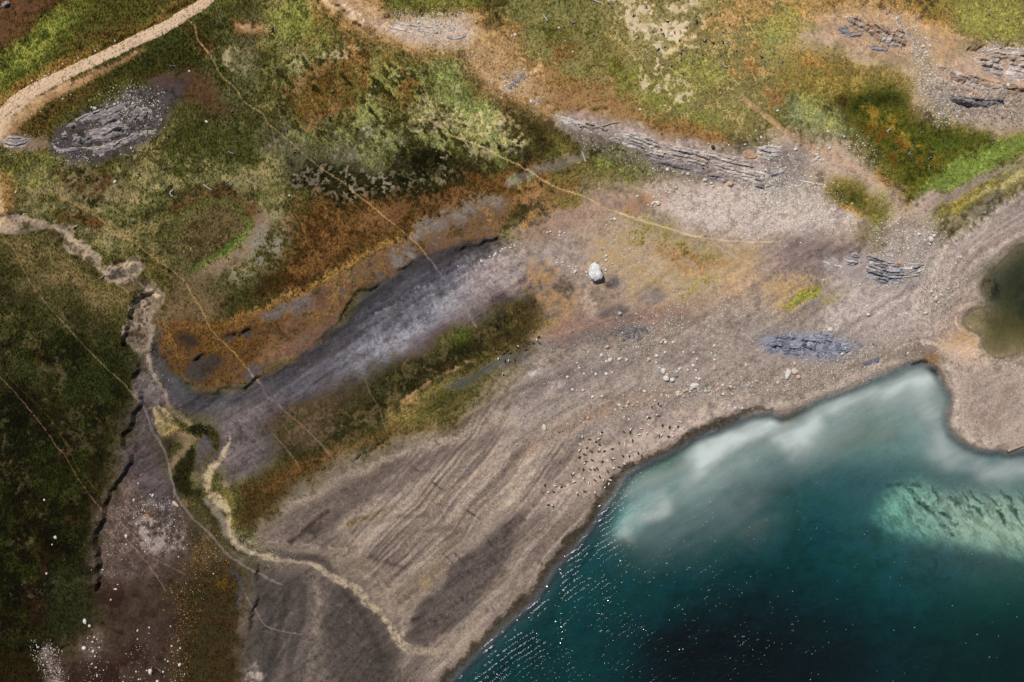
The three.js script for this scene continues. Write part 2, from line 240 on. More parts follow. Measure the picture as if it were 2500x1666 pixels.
// dark shrubs with lichen
area('14160a 1e200f 2a2812 18190b', 14, { e: 46, s: 'SFG', b: [0.22, 0.1, 'S'], o: 1 }, '700,400 760,400 880,410 980,380 1010,350 1090,370 1160,400 1230,400 1250,440 1180,470 1080,490 960,500 840,510 760,480 700,450');
area('12150a 1a1c0d', 10, { e: 34, b: [0.22, 0.1, 'S'], o: 1 }, '990,360 1080,350 1110,380 1090,420 1040,440 960,440 1000,400');
area('15170a 201f0f', 10, { e: 26, b: [0.22, 0.1, 'S'], o: 1 }, '1180,350 1260,340 1300,380 1290,420 1230,420');
area('8c8478 a0968a 7a7264', 6, { e: 34, o: 0.8, b: [0.6, 0.07, 'F'], b2: 'S' }, '700,410 880,420 960,420 960,470 900,500 800,490 700,450');
area('70685c 8e8476', 6, { e: 34, o: 0.8, b: [0.62, 0.07, 'F'], b2: 'S' }, '880,400 1080,410 1090,460 1000,480 900,470');
area('76746a 8a887a 7e7c70 3c3e2c', 16, { e: 36, s: 'FGG', o: 0.9, b: [0.52, 0.08, 'F'], b2: 'S' }, '620,560 690,540 715,580 700,620 660,650 620,670 600,640');
for (const [col, t, br, b2, o] of [['17180b 221f10 2e2a16', 0.63, 'A', 'F', 0.88], ['b8ac90 aaa080 c8bca4', 0.61, 'B', 'F', 0.85], ['9ca862 8c9a52', 0.57, 'M', 'S', 0.8], ['8a5c30 7a4e28', 0.63, 'L', 'F', 0.75], ['2a2c12 34341a', 0.66, 'W', 'S', 0.8]]) area(col, 40, { e: 40, s: 'FG', o, b: [t, 0.045, br], b2 }, '700,150 800,110 900,130 1040,140 1150,170 1230,260 1280,350 1240,420 1100,430 960,380 820,360 700,340 660,200');
for (const [col, t, br, b2, o] of [['3a3616 4a4420', 0.62, 'A', 'F', 0.85], ['ccbea6 bcae96', 0.61, 'B', 'F', 0.85], ['8a9440 98a04e', 0.62, 'M', 'S', 0.8]]) area(col, 40, { e: 40, s: 'FG', o, b: [t, 0.045, br], b2 }, '1260,-40 1700,-40 1840,60 1900,180 1860,300 1780,340 1640,300 1520,260 1440,180 1320,120');
for (const [col, t, br, b2, o] of [['22240f 2e2e16', 0.64, 'A', 'F', 0.8], ['a89c72 988c64', 0.66, 'B', 'F', 0.75]]) area(col, 40, { e: 40, s: 'FG', o, b: [t, 0.045, br], b2 }, '20,400 300,380 480,300 640,240 700,380 640,520 520,480 380,560 300,620 160,540 60,500');
for (const [col, t, br, b2, o] of [['0c0d06 14140a', 0.58, 'A', 'F', 0.9], ['4e4630 5e5640', 0.66, 'B', 'F', 0.8], ['2c3a16 36441c', 0.64, 'M', 'S', 0.8]]) area(col, 40, { e: 40, s: 'FG', o, b: [t, 0.045, br], b2 }, '-60,700 140,760 290,860 310,960 270,1060 240,1200 220,1380 90,1560 -60,1580');
area('9cb06a aebc76 8c9c56 bac282', 16, { e: 34, s: 'SFG', b: [0.3, 0.1, 'F'], b2: 'S' }, '1060,165 1110,160 1145,200 1195,240 1215,285 1170,312 1105,290 1065,230');
area('c6b892 b8aa82 d2c4a0', 16, { e: 40, b: [0.54, 0.08, 'F'], b2: 'S', o: 0.9 }, '1040,250 1150,280 1220,300 1290,350 1280,385 1200,355 1100,320 1000,300');
// rust heath above the terrace
area('402c16 583a20 6e4a2a 7c5632 483018', 22, { e: 34, s: 'SFG' }, '690,530 760,490 850,500 960,500 1060,480 1140,460 1230,430 1300,400 1310,440 1220,490 1130,510 1040,550 960,590 880,630 800,680 720,720 660,740 620,730 660,660 710,600');
area('7e5632 8e6238 6e4c2e', 8, { e: 30, b: [0.55, 0.12, 'S'] }, '720,520 820,500 900,560 880,600 780,670 700,700 690,600');
area('7c4e36 90603e 6c4630', 8, { e: 26, b: [0.5, 0.14, 'S'] }, '900,500 1100,470 1160,470 1040,520 960,560 880,560');
area('1c1c0c 282610 34301a', 12, { e: 26, b: [0.44, 0.12, 'S'] }, '540,740 600,720 640,690 690,650 720,680 700,720 640,750 580,770');
area('925f30 a26c38 7c5230 a87a44', 16, { e: 30, s: 'SFG', b: [0.44, 0.16, 'S'] }, '1150,430 1240,420 1330,410 1400,430 1340,470 1260,490 1190,490');
area('74401f 8a5028 965a2e', 12, { e: 24, b: [0.5, 0.14, 'S'] }, '1240,420 1290,440 1330,450 1340,490 1290,500 1250,470');
// terrace: ochre lip, grey and orange patches
area('6e5844 846444 7a5e48 625248 8e6c48', 18, { c: 1, e: 20, s: 'SFG' }, '390,800 440,770 520,800 600,770 680,735 760,700 850,650 950,600 1040,545 1100,510 1190,480 1260,480 1240,530 1220,580 1120,600 1040,622 960,670 880,705 850,740 800,805 760,850 700,890 640,910 560,940 500,945 440,910 400,850');
area('33301c 443a22 3a2e1a', 10, { e: 30, b: [0.55, 0.12, 'S'] }, '400,820 520,800 640,790 780,730 860,700 820,780 740,850 660,900 540,935 440,905');
area('6a6460 5c5856 787068', 8, { e: 30, b: [0.58, 0.12, 'K'] }, '640,780 760,720 860,680 960,630 1040,590 1180,540 1230,560 1100,600 980,650 880,700 820,760 740,820');
for (const [col, t, br, b2, o] of [['33291a 403020', 0.6, 'A', 'F', 0.85], ['9a7040 a87c48', 0.63, 'B', 'F', 0.8], ['6c6058 7a6e64', 0.62, 'K', 'F', 0.8], ['55502c 605a34', 0.64, 'M', 'S', 0.75]]) area(col, 24, { e: 30, s: 'FG', o, b: [t, 0.05, br], b2 }, '390,810 520,795 640,765 780,700 900,640 1020,560 1180,490 1240,500 1200,570 1050,615 940,670 850,730 790,810 700,885 560,940 450,905');
strip('b4803a c8954a a27030', 6, 6, { e: 10, s: 'SF', b: [0.35, 0.15, 'S'] }, '440,800 520,795 620,764 700,726 780,690 860,640 940,600 1000,572');
area('6e6c66 7c7a74 8a857c 605e5a', 10, { e: 22, o: 0.75, s: 'KSF' }, '995,580 1020,540 1070,520 1120,500 1180,480 1220,480 1230,500 1160,520 1090,545 1040,570 1010,590');
area('7a7872 6c6a66', 6, { e: 12, b: [0.5, 0.1, 'S'] }, '950,620 1000,590 1030,610 1000,640 960,650 ');
area('6b4a3e 7c564a 8c6450', 10, { e: 26, b: [0.5, 0.14, 'S'] }, '640,800 760,760 800,720 850,700 840,760 780,820 700,870 620,890');
area('523e2e 624830 744f2a 443428', 16, { e: 22, s: 'SFG' }, '390,830 430,790 500,790 620,790 680,760 700,790 660,850 600,900 540,940 480,935 430,900');
area('8e6030 9c6a34 785226', 8, { e: 20, b: [0.5, 0.12, 'S'] }, '400,800 520,790 600,780 660,790 600,840 560,880 500,860 440,880 400,840');
area('2a2622 332e2a 3c3631', 8, { e: 14, s: 'SF' }, '425,825 450,815 485,822 495,840 470,850 440,845');
area('33312e 3e3b38 48443f', 8, { e: 14, s: 'SF' }, '470,885 485,870 510,865 540,872 545,890 530,910 500,930 470,925 455,905');
area('525050 605e5e', 3, { c: 1, e: 6 }, '596,905 610,890 634,890 640,900 620,918 600,925');
area('3a3735 46423e', 5, { e: 8 }, '548,818 560,815 578,825 570,835 552,832'); 
area('403d3a 4c4844', 5, { e: 8 }, '588,810 606,805 620,815 612,830 594,828');
area('6e6a66 7e7a72', 4, { e: 5, b: [0.3, 0.1, 'S'] }, '962,640 972,634 990,637 994,648 978,656 962,650');
area('75716c 86807a', 4, { e: 5, b: [0.3, 0.1, 'S'] }, '996,622 1010,618 1022,626 1018,636 1000,636');
for (const [x, y, r] of [[757, 733, 9], [758, 753, 8], [727, 764, 10], [838, 714, 8], [930, 672, 8], [1193, 564, 7], [1127, 549, 4]]) strip('6a625a 5c544c', r, 4, { e: 4, n: 1 }, `${x - 1},${y} ${x + 1},${y}`);
area('5d5d5c 6c6b69 524f4e', 8, { e: 14, s: 'KSF' }, '640,770 700,745 760,725 770,735 700,765 650,785');
area('44403f 504b49 3b3838', 10, { e: 10, s: 'KF' }, '1030,625 1100,605 1190,588 1230,590 1190,620 1120,640 1060,655 1030,645');
// ------- dark green bands over the beach
area('222612 2e3118 3a3722 292916', 18, { e: 22, s: 'SFG' }, '690,1015 780,975 880,930 960,893 1045,860 1100,820 1150,800 1190,780 1250,735 1290,712 1310,760 1290,810 1250,840 1190,845 1150,878 1070,922 1020,952 985,975 955,998 938,1045 880,1062 810,1100 760,1130 690,1120 660,1070');
area('56442c 6a5236 7a6040', 10, { e: 22, b: [0.56, 0.12, 'S'] }, '900,960 1000,920 1080,880 1120,880 1020,950 950,990 880,1010 860,1000');
area('1e2110 292a15', 12, { e: 18, b: [0.36, 0.16, 'S'] }, '960,905 1060,860 1130,840 1160,850 1080,900 1000,950 930,990 880,1010 900,970');
area('5a7020 6c8228 4a5c1c', 14, { e: 12, s: 'SF' }, '1080,830 1110,810 1140,808 1150,820 1120,835 1080,845');
area('4a3e2e 5e4e3c 3c3426', 20, { e: 26, s: 'SFG' }, '640,1040 700,1000 800,960 880,935 900,950 830,1000 800,1050 760,1100 700,1090');
area('46351f 5e4526 38301c 724f2c', 18, { e: 22, s: 'SFG' }, '600,1200 660,1150 740,1120 800,1110 830,1110 800,1150 720,1190 680,1230 640,1280 590,1280');
area('665a3e 837648 6f6c42 958250 5a5a38', 18, { e: 20, s: 'KSF' }, '940,1045 960,1000 1020,955 1070,925 1150,880 1260,850 1320,840 1330,870 1250,900 1190,950 1140,985 1080,1010 1000,1040');
area('2f3418 3d421e 4a4a26', 12, { e: 14, s: 'KF', b: [0.4, 0.16, 'K'] }, '1020,1000 1080,960 1140,935 1200,910 1240,900 1200,945 1140,980 1080,1005');
area('a08458 b4946a 8a7450', 10, { e: 14, b: [0.42, 0.16, 'S'] }, '955,1000 985,980 1025,950 1040,960 1000,1000 980,1030 950,1030');
strip('c49a7c b08868', 3, 4, { e: 6, b: [0.35, 0.15, 'S'] }, '985,980 1023,949 1064,924 1110,900 1160,878');
area('4c5254 5a6062 424848', 10, { e: 10, s: 'KF' }, '1090,945 1140,915 1200,890 1250,868 1300,850 1310,862 1250,888 1190,912 1130,945');
area('7c5834 8e663c 664a2c a07848', 12, { e: 16, s: 'KSF', b: [0.36, 0.18, 'S'] }, '640,1190 720,1130 812,1100 880,1062 950,1045 1030,1045 1090,1030 1130,1012 1120,1030 1060,1060 980,1075 900,1100 830,1120 740,1160 670,1200');
area('4a4226 5a5030', 10, { e: 10, b: [0.4, 0.16, 'K'] }, '850,1105 930,1070 1010,1045 1000,1065 930,1085 880,1110');
// ------- the pebble beach
area('8a7e72 9c8f80 a9998a 7c7268 b3a392', 30, { e: 26, s: 'KSF' }, '1300,800 1340,720 1500,760 1900,700 2500,540 2800,420 2800,1300 2200,1300 1800,1120 1560,1240 1300,1520 1090,1720 960,1900 700,1950 620,1700 600,1500 660,1380 640,1300 720,1210 820,1140 900,1110 1000,1080 1130,1030 1200,960 1260,900');
area('5e564c 6c6258 786e62 534c44', 30, { e: 30, s: 'KSF' }, '640,1290 740,1200 850,1140 980,1090 1040,1110 960,1180 900,1240 860,1310 860,1370 720,1360 650,1350');
area('8f8475 9d9182 827769 a89a88', 24, { e: 26, s: 'KSF' }, '820,1290 900,1230 1000,1160 1120,1090 1220,1040 1320,1020 1400,1000 1480,1010 1460,1080 1400,1160 1340,1240 1260,1330 1180,1400 1110,1460 1060,1440 1000,1380 900,1340');
area('a1927f b09f8a 94876f', 14, { e: 20, s: 'KSF', b: [0.42, 0.2, 'K'] }, '880,1260 960,1240 1060,1230 1120,1180 1200,1140 1300,1110 1330,1150 1260,1210 1180,1260 1100,1300 1000,1310');
strip('c0a888 b09a7c', 8, 8, { e: 12, s: 'KF', b: [0.4, 0.18, 'S'] }, '1010,1225,4 1080,1215,7 1130,1180,10 1190,1150,12 1260,1130,12 1320,1110,6');
area('594f48 675c54 73675f', 20, { e: 20, s: 'KSF', b: [0.4, 0.2, 'K'] }, '760,1230 860,1180 960,1130 1060,1090 1180,1010 1260,960 1280,980 1180,1060 1060,1140 960,1190 860,1250');
area('53483c 655745', 12, { e: 12, b: [0.42, 0.16, 'S'] }, '980,1210 1060,1170 1090,1180 1060,1210 1000,1230');
area('9c907f a99c8a b5a895', 16, { e: 16, s: 'KFG', b: [0.4, 0.2, 'K'] }, '1160,1060 1280,1000 1380,960 1400,1000 1300,1060 1200,1100');
area('4c4030 5c4c32 6c5b3a', 8, { c: 1, e: 10, s: 'SF' }, '850,1282 870,1265 900,1262 940,1240 962,1232 966,1245 935,1265 915,1272 880,1275 856,1290');
// ------- flats of the south, light fall-off mixed into their dark palette, and the pale delta
area('5b534c 6a6159 776d63 4d4640', 30, { e: 26, s: 'KSF' }, '560,1330 660,1370 800,1380 900,1450 960,1530 1000,1590 1060,1600 1110,1660 1000,1900 600,1950 610,1600 625,1460 620,1390');
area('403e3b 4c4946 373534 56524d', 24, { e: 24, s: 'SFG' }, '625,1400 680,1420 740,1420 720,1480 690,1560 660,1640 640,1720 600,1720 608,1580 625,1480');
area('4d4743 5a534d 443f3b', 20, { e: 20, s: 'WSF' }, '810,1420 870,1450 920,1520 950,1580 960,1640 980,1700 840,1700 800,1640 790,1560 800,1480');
area('877c6c 988c79 766c5e', 14, { e: 14, s: 'WSF', b: [0.36, 0.2, 'S'] }, '770,1420 800,1440 790,1520 800,1580 790,1660 770,1720 740,1720 760,1620 760,1520');
area('6b6466 7a7375', 14, { e: 16, s: 'WSF', b: [0.4, 0.2, 'S'] }, '700,1560 730,1545 750,1580 740,1640 700,1640');
area('776c5e 867a69 685f53', 22, { e: 26, s: 'KSF' }, '840,1320 900,1290 1040,1290 1140,1290 1130,1350 1092,1380 1072,1433 1030,1450 1000,1490 960,1470 880,1420 800,1390');
area('51493f 5f5548', 12, { e: 16, b: [0.42, 0.18, 'S'] }, '890,1350 920,1340 970,1370 1010,1390 990,1400 930,1390');
area('a08a62 b0945a 8c7c58', 12, { e: 16, s: 'SF', b: [0.42, 0.18, 'S'] }, '1020,1420 1060,1400 1090,1360 1094,1390 1072,1430 1030,1445');
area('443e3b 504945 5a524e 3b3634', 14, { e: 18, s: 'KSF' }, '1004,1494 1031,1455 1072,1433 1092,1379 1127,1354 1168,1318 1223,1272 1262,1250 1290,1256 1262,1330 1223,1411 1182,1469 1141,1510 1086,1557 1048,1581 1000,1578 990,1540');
area('5c544f 6a605a 766b63', 12, { e: 16, s: 'KFG', o: 0.7, b: [0.5, 0.2, 'K'] }, '1040,1480 1110,1400 1200,1330 1270,1290 1260,1340 1180,1430 1100,1500 1040,1540');
strip('877b6f 968a7c', 6, 5, { e: 6, b: [0.25, 0.2, 'S'] }, '990,1540 1004,1494 1031,1455 1072,1433 1092,1379 1127,1354 1168,1318 1223,1272');
area('8b7f71 9a8d7d 7a7064', 18, { e: 14, s: 'KSF' }, '985,1600 1060,1595 1140,1530 1190,1480 1240,1420 1290,1350 1350,1290 1420,1220 1480,1150 1520,1130 1540,1140 1500,1190 1440,1270 1390,1320 1340,1390 1280,1460 1230,1510 1160,1580 1090,1666 1040,1720 980,1700');
area('6b6158 7a6f64', 14, { e: 14, b: [0.44, 0.2, 'K'] }, '1240,1340 1340,1250 1420,1180 1440,1200 1360,1280 1280,1370 1230,1420');
area('585049 70665d 8c8074 a89a8c c2b4a4', 40, { e: 20, o: 0.66, s: 'ZZG' }, '1290,870 1500,860 1760,800 1980,790 2200,790 2300,820 2280,880 2140,900 1980,980 1860,990 1640,1080 1540,1130 1460,1230 1340,1380 1200,1530 1080,1666 1000,1660 1010,1590 1090,1560 1180,1470 1260,1370 1290,1260 1223,1272 1090,1370 1000,1440 900,1400 860,1320 900,1230 1000,1130 1120,1050 1200,970');
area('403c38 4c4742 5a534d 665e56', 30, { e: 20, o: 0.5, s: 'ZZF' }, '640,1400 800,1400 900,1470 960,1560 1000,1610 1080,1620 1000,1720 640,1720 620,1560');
for (const [w, o, col, s] of [[3, 0.6, '94887a a29585', '600,1318 640,1330 700,1324 760,1336 830,1342 900,1346'], [4, 0.6, '3e3a36 4a4540', '650,1346 710,1350 770,1356 806,1372'], [2.5, 0.6, '8c8072', '560,1290 600,1312 660,1330'], [2.5, 0.6, '9a8d7e', '850,1345 900,1380 945,1412 970,1470 985,1550'], [8, 0.5, '35332f 403d39', '708,1425 695,1500 668,1590 650,1660'], [10, 0.5, '3c3936', '742,1440 735,1520 712,1600 700,1680'], [7, 0.5, '80766a 8c8173', '774,1425 778,1500 770,1580 752,1660'], [3, 0.5, '6c645c', '690,1440 680,1500 655,1570'], [6, 0.5, '3a3733', '840,1440 880,1500 915,1560 930,1620'], [3, 0.5, '7a7066', '820,1470 850,1490 850,1520'], [4, 0.5, '48433e', '1020,1570 1060,1560 1110,1520'], [5, 0.55, '564e48', '860,1300 920,1275 980,1262 1040,1255'], [3, 0.5, 'a59788', '1030,1290 1070,1284 1110,1280'], [8, 0.4, '574f48', '1040,1300 1080,1290 1120,1296 1090,1312'], [4, 0.5, '4a443e', '905,1360 940,1372 985,1390']]) strip(col, w, 5, { e: 9, s: 'FG', o, b: [0.25, 0.2, 'S'] }, s);
for (const [col, t, br, b2, o] of [['5a4e38 6a5c44', 0.6, 'A', 'F', 0.8], ['7a684c 6c5c42', 0.65, 'B', 'F', 0.75], ['44482a 505430', 0.62, 'K', 'F', 0.7]]) area(col, 20, { e: 30, s: 'FG', o, b: [t, 0.06, br], b2 }, '690,1015 880,930 1045,860 1150,800 1290,712 1310,760 1290,810 1190,845 1070,922 985,975 938,1045 810,1100 690,1120 660,1070');
// gully and delta lines
strip('2e2a24 3c362e', 5, 4, { e: 8, b: [0.34, 0.14, 'S'] }, '712,1322 740,1302 765,1280 800,1250');
strip('37322b 443e35', 10, 8, { e: 10, b: [0.45, 0.14, 'S'] }, '770,1300 800,1270 830,1255');
BRIGHTEN = 1.05;
// ------- tan and green ground in the middle and the north-east
area('8c8458 a09668 7e7648 b2a47c 6e683e', 30, { e: 60, s: 'SFG' }, '1220,-80 2000,-80 2050,60 1960,200 1900,300 1840,350 1640,310 1520,290 1420,210 1300,180 1240,100');
area('6c7440 80844c 5c6236 928e58', 24, { e: 40, s: 'SFG', b: [0.4, 0.18, 'S'] }, '1230,-60 1420,-60 1480,60 1440,140 1370,120 1280,90 1240,60');
area('58541f 686028 484418', 10, { e: 34, o: 0.7, b: [0.58, 0.1, 'S'] }, '1300,50 1440,70 1500,130 1560,190 1540,220 1440,170 1340,120');
area('96602e 845028 a87038', 8, { e: 22, b: [0.52, 0.12, 'S'] }, '1340,110 1420,120 1410,150 1350,150');
area('c4b298 d2c2ac b4a48a', 10, { e: 36, b: [0.48, 0.12, 'S'] }, '1480,0 1700,0 1730,60 1680,120 1620,140 1560,90');
area('78802e 8c923c 687028', 8, { e: 30, b: [0.5, 0.12, 'W'] }, '1480,150 1600,180 1700,230 1760,280 1780,330 1680,310 1580,270 1500,200');
area('ccbea8 bcae96', 6, { e: 30, b: [0.62, 0.08, 'S'] }, '1540,60 1700,120 1640,180 1720,260 1700,300 1620,270 1560,200');
area('9ea04c 8e963e', 14, { e: 26, b: [0.4, 0.2, 'S'] }, '1640,140 1740,150 1780,190 1720,220 1650,180');
area('bc8a54 cc9a66 a87848', 14, { e: 26, s: 'DSF', b: [0.4, 0.18, 'D'] }, '1740,40 1800,-20 1900,-60 2000,-60 1960,20 1880,40 1800,70 1740,110');
area('a67c48 b88e5c 946c3c', 12, { e: 24, b: [0.44, 0.16, 'S'] }, '1790,110 1860,110 1870,180 1820,190 1790,160');
area('9a9650 a8a45c 8a8444', 20, { e: 30, s: 'SFG' }, '1850,30 1960,20 1970,110 1920,150 1870,130');
area('8a9a58 7a8c48', 12, { e: 22, b: [0.4, 0.18, 'S'] }, '1870,80 1920,90 1915,140 1880,150');
// rust and tan slope below the northern trail
area('a07848 b4885c 8e6438 c29a74', 20, { e: 40, s: 'SFG' }, '1230,60 1280,150 1340,170 1420,200 1520,240 1560,290 1640,310 1780,340 1760,360 1620,350 1500,310 1420,290 1350,270 1290,250 1250,230');
area('946242 a27050 845638', 12, { e: 26, b: [0.42, 0.16, 'S'] }, '1330,240 1420,200 1500,210 1560,270 1560,300 1480,290 1400,270');
area('a4683c 96582e', 12, { e: 24, b: [0.42, 0.16, 'S'] }, '1590,310 1680,310 1760,330 1750,350 1660,345 1600,335');
// the pink sand in the north
area('b48c66 c8a07c a07a56 d0ae8c', 24, { e: 34, s: 'DSF' }, '745,-80 900,-80 960,30 1100,20 1180,40 1250,80 1290,160 1330,240 1360,280 1340,300 1280,260 1200,240 1170,190 1120,140 1020,125 900,90 830,50 780,20');
area('a87e50 b88c5c 946c44', 14, { e: 30, b: [0.46, 0.16, 'S'] }, '1150,30 1240,60 1270,140 1240,200 1180,180 1140,120');
area('cdbcae beac9c dac9bc', 16, { e: 16, s: 'DFG' }, '800,-10 850,5 890,35 930,60 960,55 1000,45 1080,35 1140,50 1160,80 1140,105 1080,110 1020,100 960,80 900,55 840,25');
area('a4948c b4a49a 94867e', 12, { e: 12, s: 'DF', b: [0.4, 0.2, 'D'] }, '950,75 1020,90 1080,95 1140,100 1120,118 1050,115 980,95');
strip('c6883e d69a50', 2.5, 3, { e: 8, o: 0.7, b: [0.3, 0.2, 'S'] }, '1020,0 1060,8 1110,12 1150,8');
area('6e7830 82883c 5e682a', 16, { e: 22, s: 'SF' }, '940,-60 1180,-60 1160,10 1100,20 1020,22 960,12');
for (const [x, y, r] of [[868, 57, 5], [880, 63, 4], [945, 38, 6], [822, 13, 4], [838, 27, 4], [917, 95, 3], [1204, 130, 3], [1030, 28, 6], [1083, 27, 5]]) strip('4e3a28 5e4630', r, 3, { e: 6, n: 1 }, `${x - 2},${y} ${x + 2},${y}`);
// the middle flat: mauve soil with rust and green
area('98887a a89686 8a7a6c b4a290', 50, { e: 50, s: 'MSF' }, '1310,540 1360,480 1430,440 1520,420 1700,400 1850,380 2000,420 2120,500 2160,560 2060,620 1980,700 1900,760 1700,780 1500,820 1400,830 1380,760 1390,680 1350,600');
area('83766e 94867c 766a64', 44, { e: 40, s: 'KSF', o: 0.85 }, '1200,640 1260,590 1340,560 1420,560 1460,620 1440,700 1380,720 1300,690 1240,690');
area('a49a96 b2a8a2', 40, { e: 30, s: 'KFG', o: 0.75, b: [0.3, 0.3, 'K'] }, '1150,670 1240,620 1340,590 1420,600 1430,650 1340,700 1240,710 1170,720');
area('98948f a5a09c 8c8886', 30, { e: 24, s: 'KKF', o: 0.7, b: [0.3, 0.3, 'K'] }, '1080,740 1160,690 1240,650 1270,680 1200,730 1130,775');
area('8c7868 9e8474 7e6c5e', 18, { e: 20, s: 'MSF' }, '1260,560 1360,510 1480,470 1540,480 1480,530 1380,560 1300,600');
area('a89c92 b8aca2 c6bab0 9a8e84', 22, { e: 24, s: 'SFG' }, '1600,470 1680,450 1800,450 1900,440 2020,470 2100,540 2060,580 1960,590 1860,590 1760,570 1660,540 1590,510');
area('7a7244 8a8250 6a6438 948a5c', 18, { e: 30, s: 'SFG', b: [0.36, 0.18, 'S'] }, '1330,400 1420,370 1520,390 1580,420 1570,450 1500,450 1420,460 1360,470 1320,440');
area('7e8c48 707c3c 8c9854', 14, { e: 22, b: [0.4, 0.18, 'S'] }, '1440,380 1500,365 1560,395 1590,430 1540,440 1470,420');
area('8e6440 9c704a 7c5638', 12, { e: 26, b: [0.48, 0.14, 'S'] }, '1250,450 1330,440 1400,450 1420,490 1350,520 1280,540 1250,520');
area('b0702e c08440', 10, { e: 18, b: [0.5, 0.14, 'S'] }, '1270,530 1330,510 1320,540 1280,560');
area('6e6c3c 7c7644', 10, { e: 18, b: [0.44, 0.16, 'S'] }, '1350,480 1420,470 1440,490 1390,510 1350,505');
area('8c5a40 9c6a4c', 12, { e: 16, b: [0.44, 0.18, 'S'] }, '1510,510 1580,480 1640,480 1600,510 1540,530');
area('a8957c b6a388 9a876a aa8c6a', 24, { e: 30, s: 'SFG' }, '1420,580 1530,540 1640,560 1760,590 1860,600 1880,640 1840,680 1800,720 1720,760 1640,760 1560,720 1480,690 1430,640');
area('88864c 787a40 98925a', 18, { e: 34, b: [0.38, 0.18, 'S'] }, '1530,540 1640,560 1720,590 1760,620 1720,640 1640,610 1560,590');
area('a07044 90603a ac7a4e', 14, { e: 34, b: [0.42, 0.16, 'S'] }, '1600,590 1690,600 1740,640 1780,650 1740,670 1660,640 1600,620');
area('8c8656 989060', 14, { e: 22, b: [0.44, 0.18, 'S'] }, '1640,700 1720,690 1780,660 1830,640 1830,660 1760,710 1720,740 1660,730');
area('b4907a be9c84 a8826a', 14, { e: 22, b: [0.42, 0.2, 'S'] }, '1760,660 1850,640 1860,690 1800,720 1740,740');
area('8e6a4a 9c7654', 16, { e: 34, b: [0.42, 0.18, 'S'] }, '1280,700 1310,650 1350,650 1390,700 1410,760 1360,810 1300,800');
area('8a7c40 9c8c4c', 12, { e: 16, b: [0.44, 0.18, 'S'] }, '1300,790 1360,770 1360,810 1320,830');
area('54492c 463f25 665736', 22, { e: 34, s: 'SF' }, '1230,750 1290,722 1330,760 1330,820 1280,845 1220,840');
area('7a6258 8a7064', 16, { e: 20, s: 'KSF' }, '1320,820 1380,790 1480,770 1560,760 1640,740 1720,740 1640,770 1540,790 1440,810 1360,840');
// wet stains
area('4c4844 5a544e 403e3c', 7, { e: 12, s: 'SF' }, '1472,690 1490,682 1505,675 1512,690 1508,702 1485,700');
area('8a8480 7a7470', 10, { e: 10, b: [0.4, 0.2, 'S'] }, '1500,680 1530,690 1530,705 1505,705');
area('58534e 66605a', 8, { e: 8, s: 'SF' }, '1462,768 1480,755 1502,750 1505,765 1490,770 1512,748 1530,750 1545,765 1530,775 1500,778 1470,776');
area('7c7268 8a8076 6e6660', 8, { e: 8, s: 'SF' }, '1568,720 1580,705 1605,703 1625,722 1615,735 1580,742 1562,735');
area('4e4a48 5a5654 6a6664', 12, { e: 16, s: 'SFG', b: [0.36, 0.16, 'S'] }, '1310,845 1380,830 1480,800 1540,790 1580,795 1590,815 1560,835 1500,845 1420,850 1340,860');
area('564c46 645a52', 12, { e: 16, b: [0.4, 0.18, 'S'] }, '1620,780 1660,765 1700,770 1690,790 1640,800');
area('44443c 50504a', 10, { e: 12, b: [0.4, 0.16, 'S'] }, '1240,860 1300,852 1320,860 1290,885 1240,900');
// pebbly grey
area('82796f 90867b 9a9086 766e66', 26, { e: 24, s: 'KSF' }, '1340,850 1500,850 1640,810 1780,770 1860,770 1980,760 2120,720 2240,640 2280,600 2320,640 2280,760 2200,860 2060,930 1900,990 1760,1010 1640,1060 1540,1110 1460,1090 1360,1060 1240,1070 1260,960 1300,900');
area('a6978a b3a497 9a8b7e c0b1a2', 22, { e: 20, s: 'KSF' }, '1440,1120 1540,1060 1660,1010 1780,970 1880,960 1840,1000 1740,1030 1640,1080 1540,1130 1480,1180 1420,1220 1360,1250 1320,1230 1380,1180');
area('7b746e 6f6862 88807a', 14, { e: 18, b: [0.44, 0.18, 'K'] }, '1260,930 1380,880 1500,870 1560,880 1460,930 1340,980 1260,1010');
area('86705f 977d68', 10, { e: 14, s: 'KSF', b: [0.4, 0.18, 'S'] }, '1260,1110 1340,1050 1420,1010 1480,990 1560,970 1640,950 1640,965 1540,1000 1460,1030 1380,1060 1300,1110');
area('93887c 8a7f74', 6, { e: 6, s: 'FG' }, '1490,1120 1500,1090 1520,1085 1540,1100 1535,1125 1510,1135');
// ------- the north-east
area('a49078 b4a088 968268', 30, { e: 40, s: 'DSF' }, '1990,20 2100,0 2260,30 2340,60 2380,120 2560,100 2800,140 2800,420 2600,380 2420,330 2300,300 2220,260 2150,180 2040,150 1940,170 1900,130 1980,90');
area('b8a092 c8b0a2 a89082', 14, { e: 26, b: [0.42, 0.2, 'S'] }, '1960,90 2030,70 2060,110 2140,150 2190,160 2180,180 2080,140 1980,120');
area('8c8c48 9e9a56 7c7c42 aaa064', 24, { e: 30, s: 'SFG' }, '2270,-80 2800,-80 2800,140 2560,100 2420,110 2340,70 2300,20');
area('8e8e46 9c9a54', 12, { e: 26, b: [0.44, 0.16, 'S'] }, '2320,20 2480,10 2480,100 2360,90');
area('c09058 d0a068 b08048', 16, { e: 24, s: 'DSF', b: [0.36, 0.18, 'S'] }, '1960,-40 2280,-40 2320,40 2320,90 2280,60 2200,20 2100,10 2020,20 1960,30');
area('6e6a2e 7e7838', 14, { e: 22, b: [0.4, 0.16, 'S'] }, '2180,0 2280,-20 2320,40 2330,70 2280,50 2220,30');
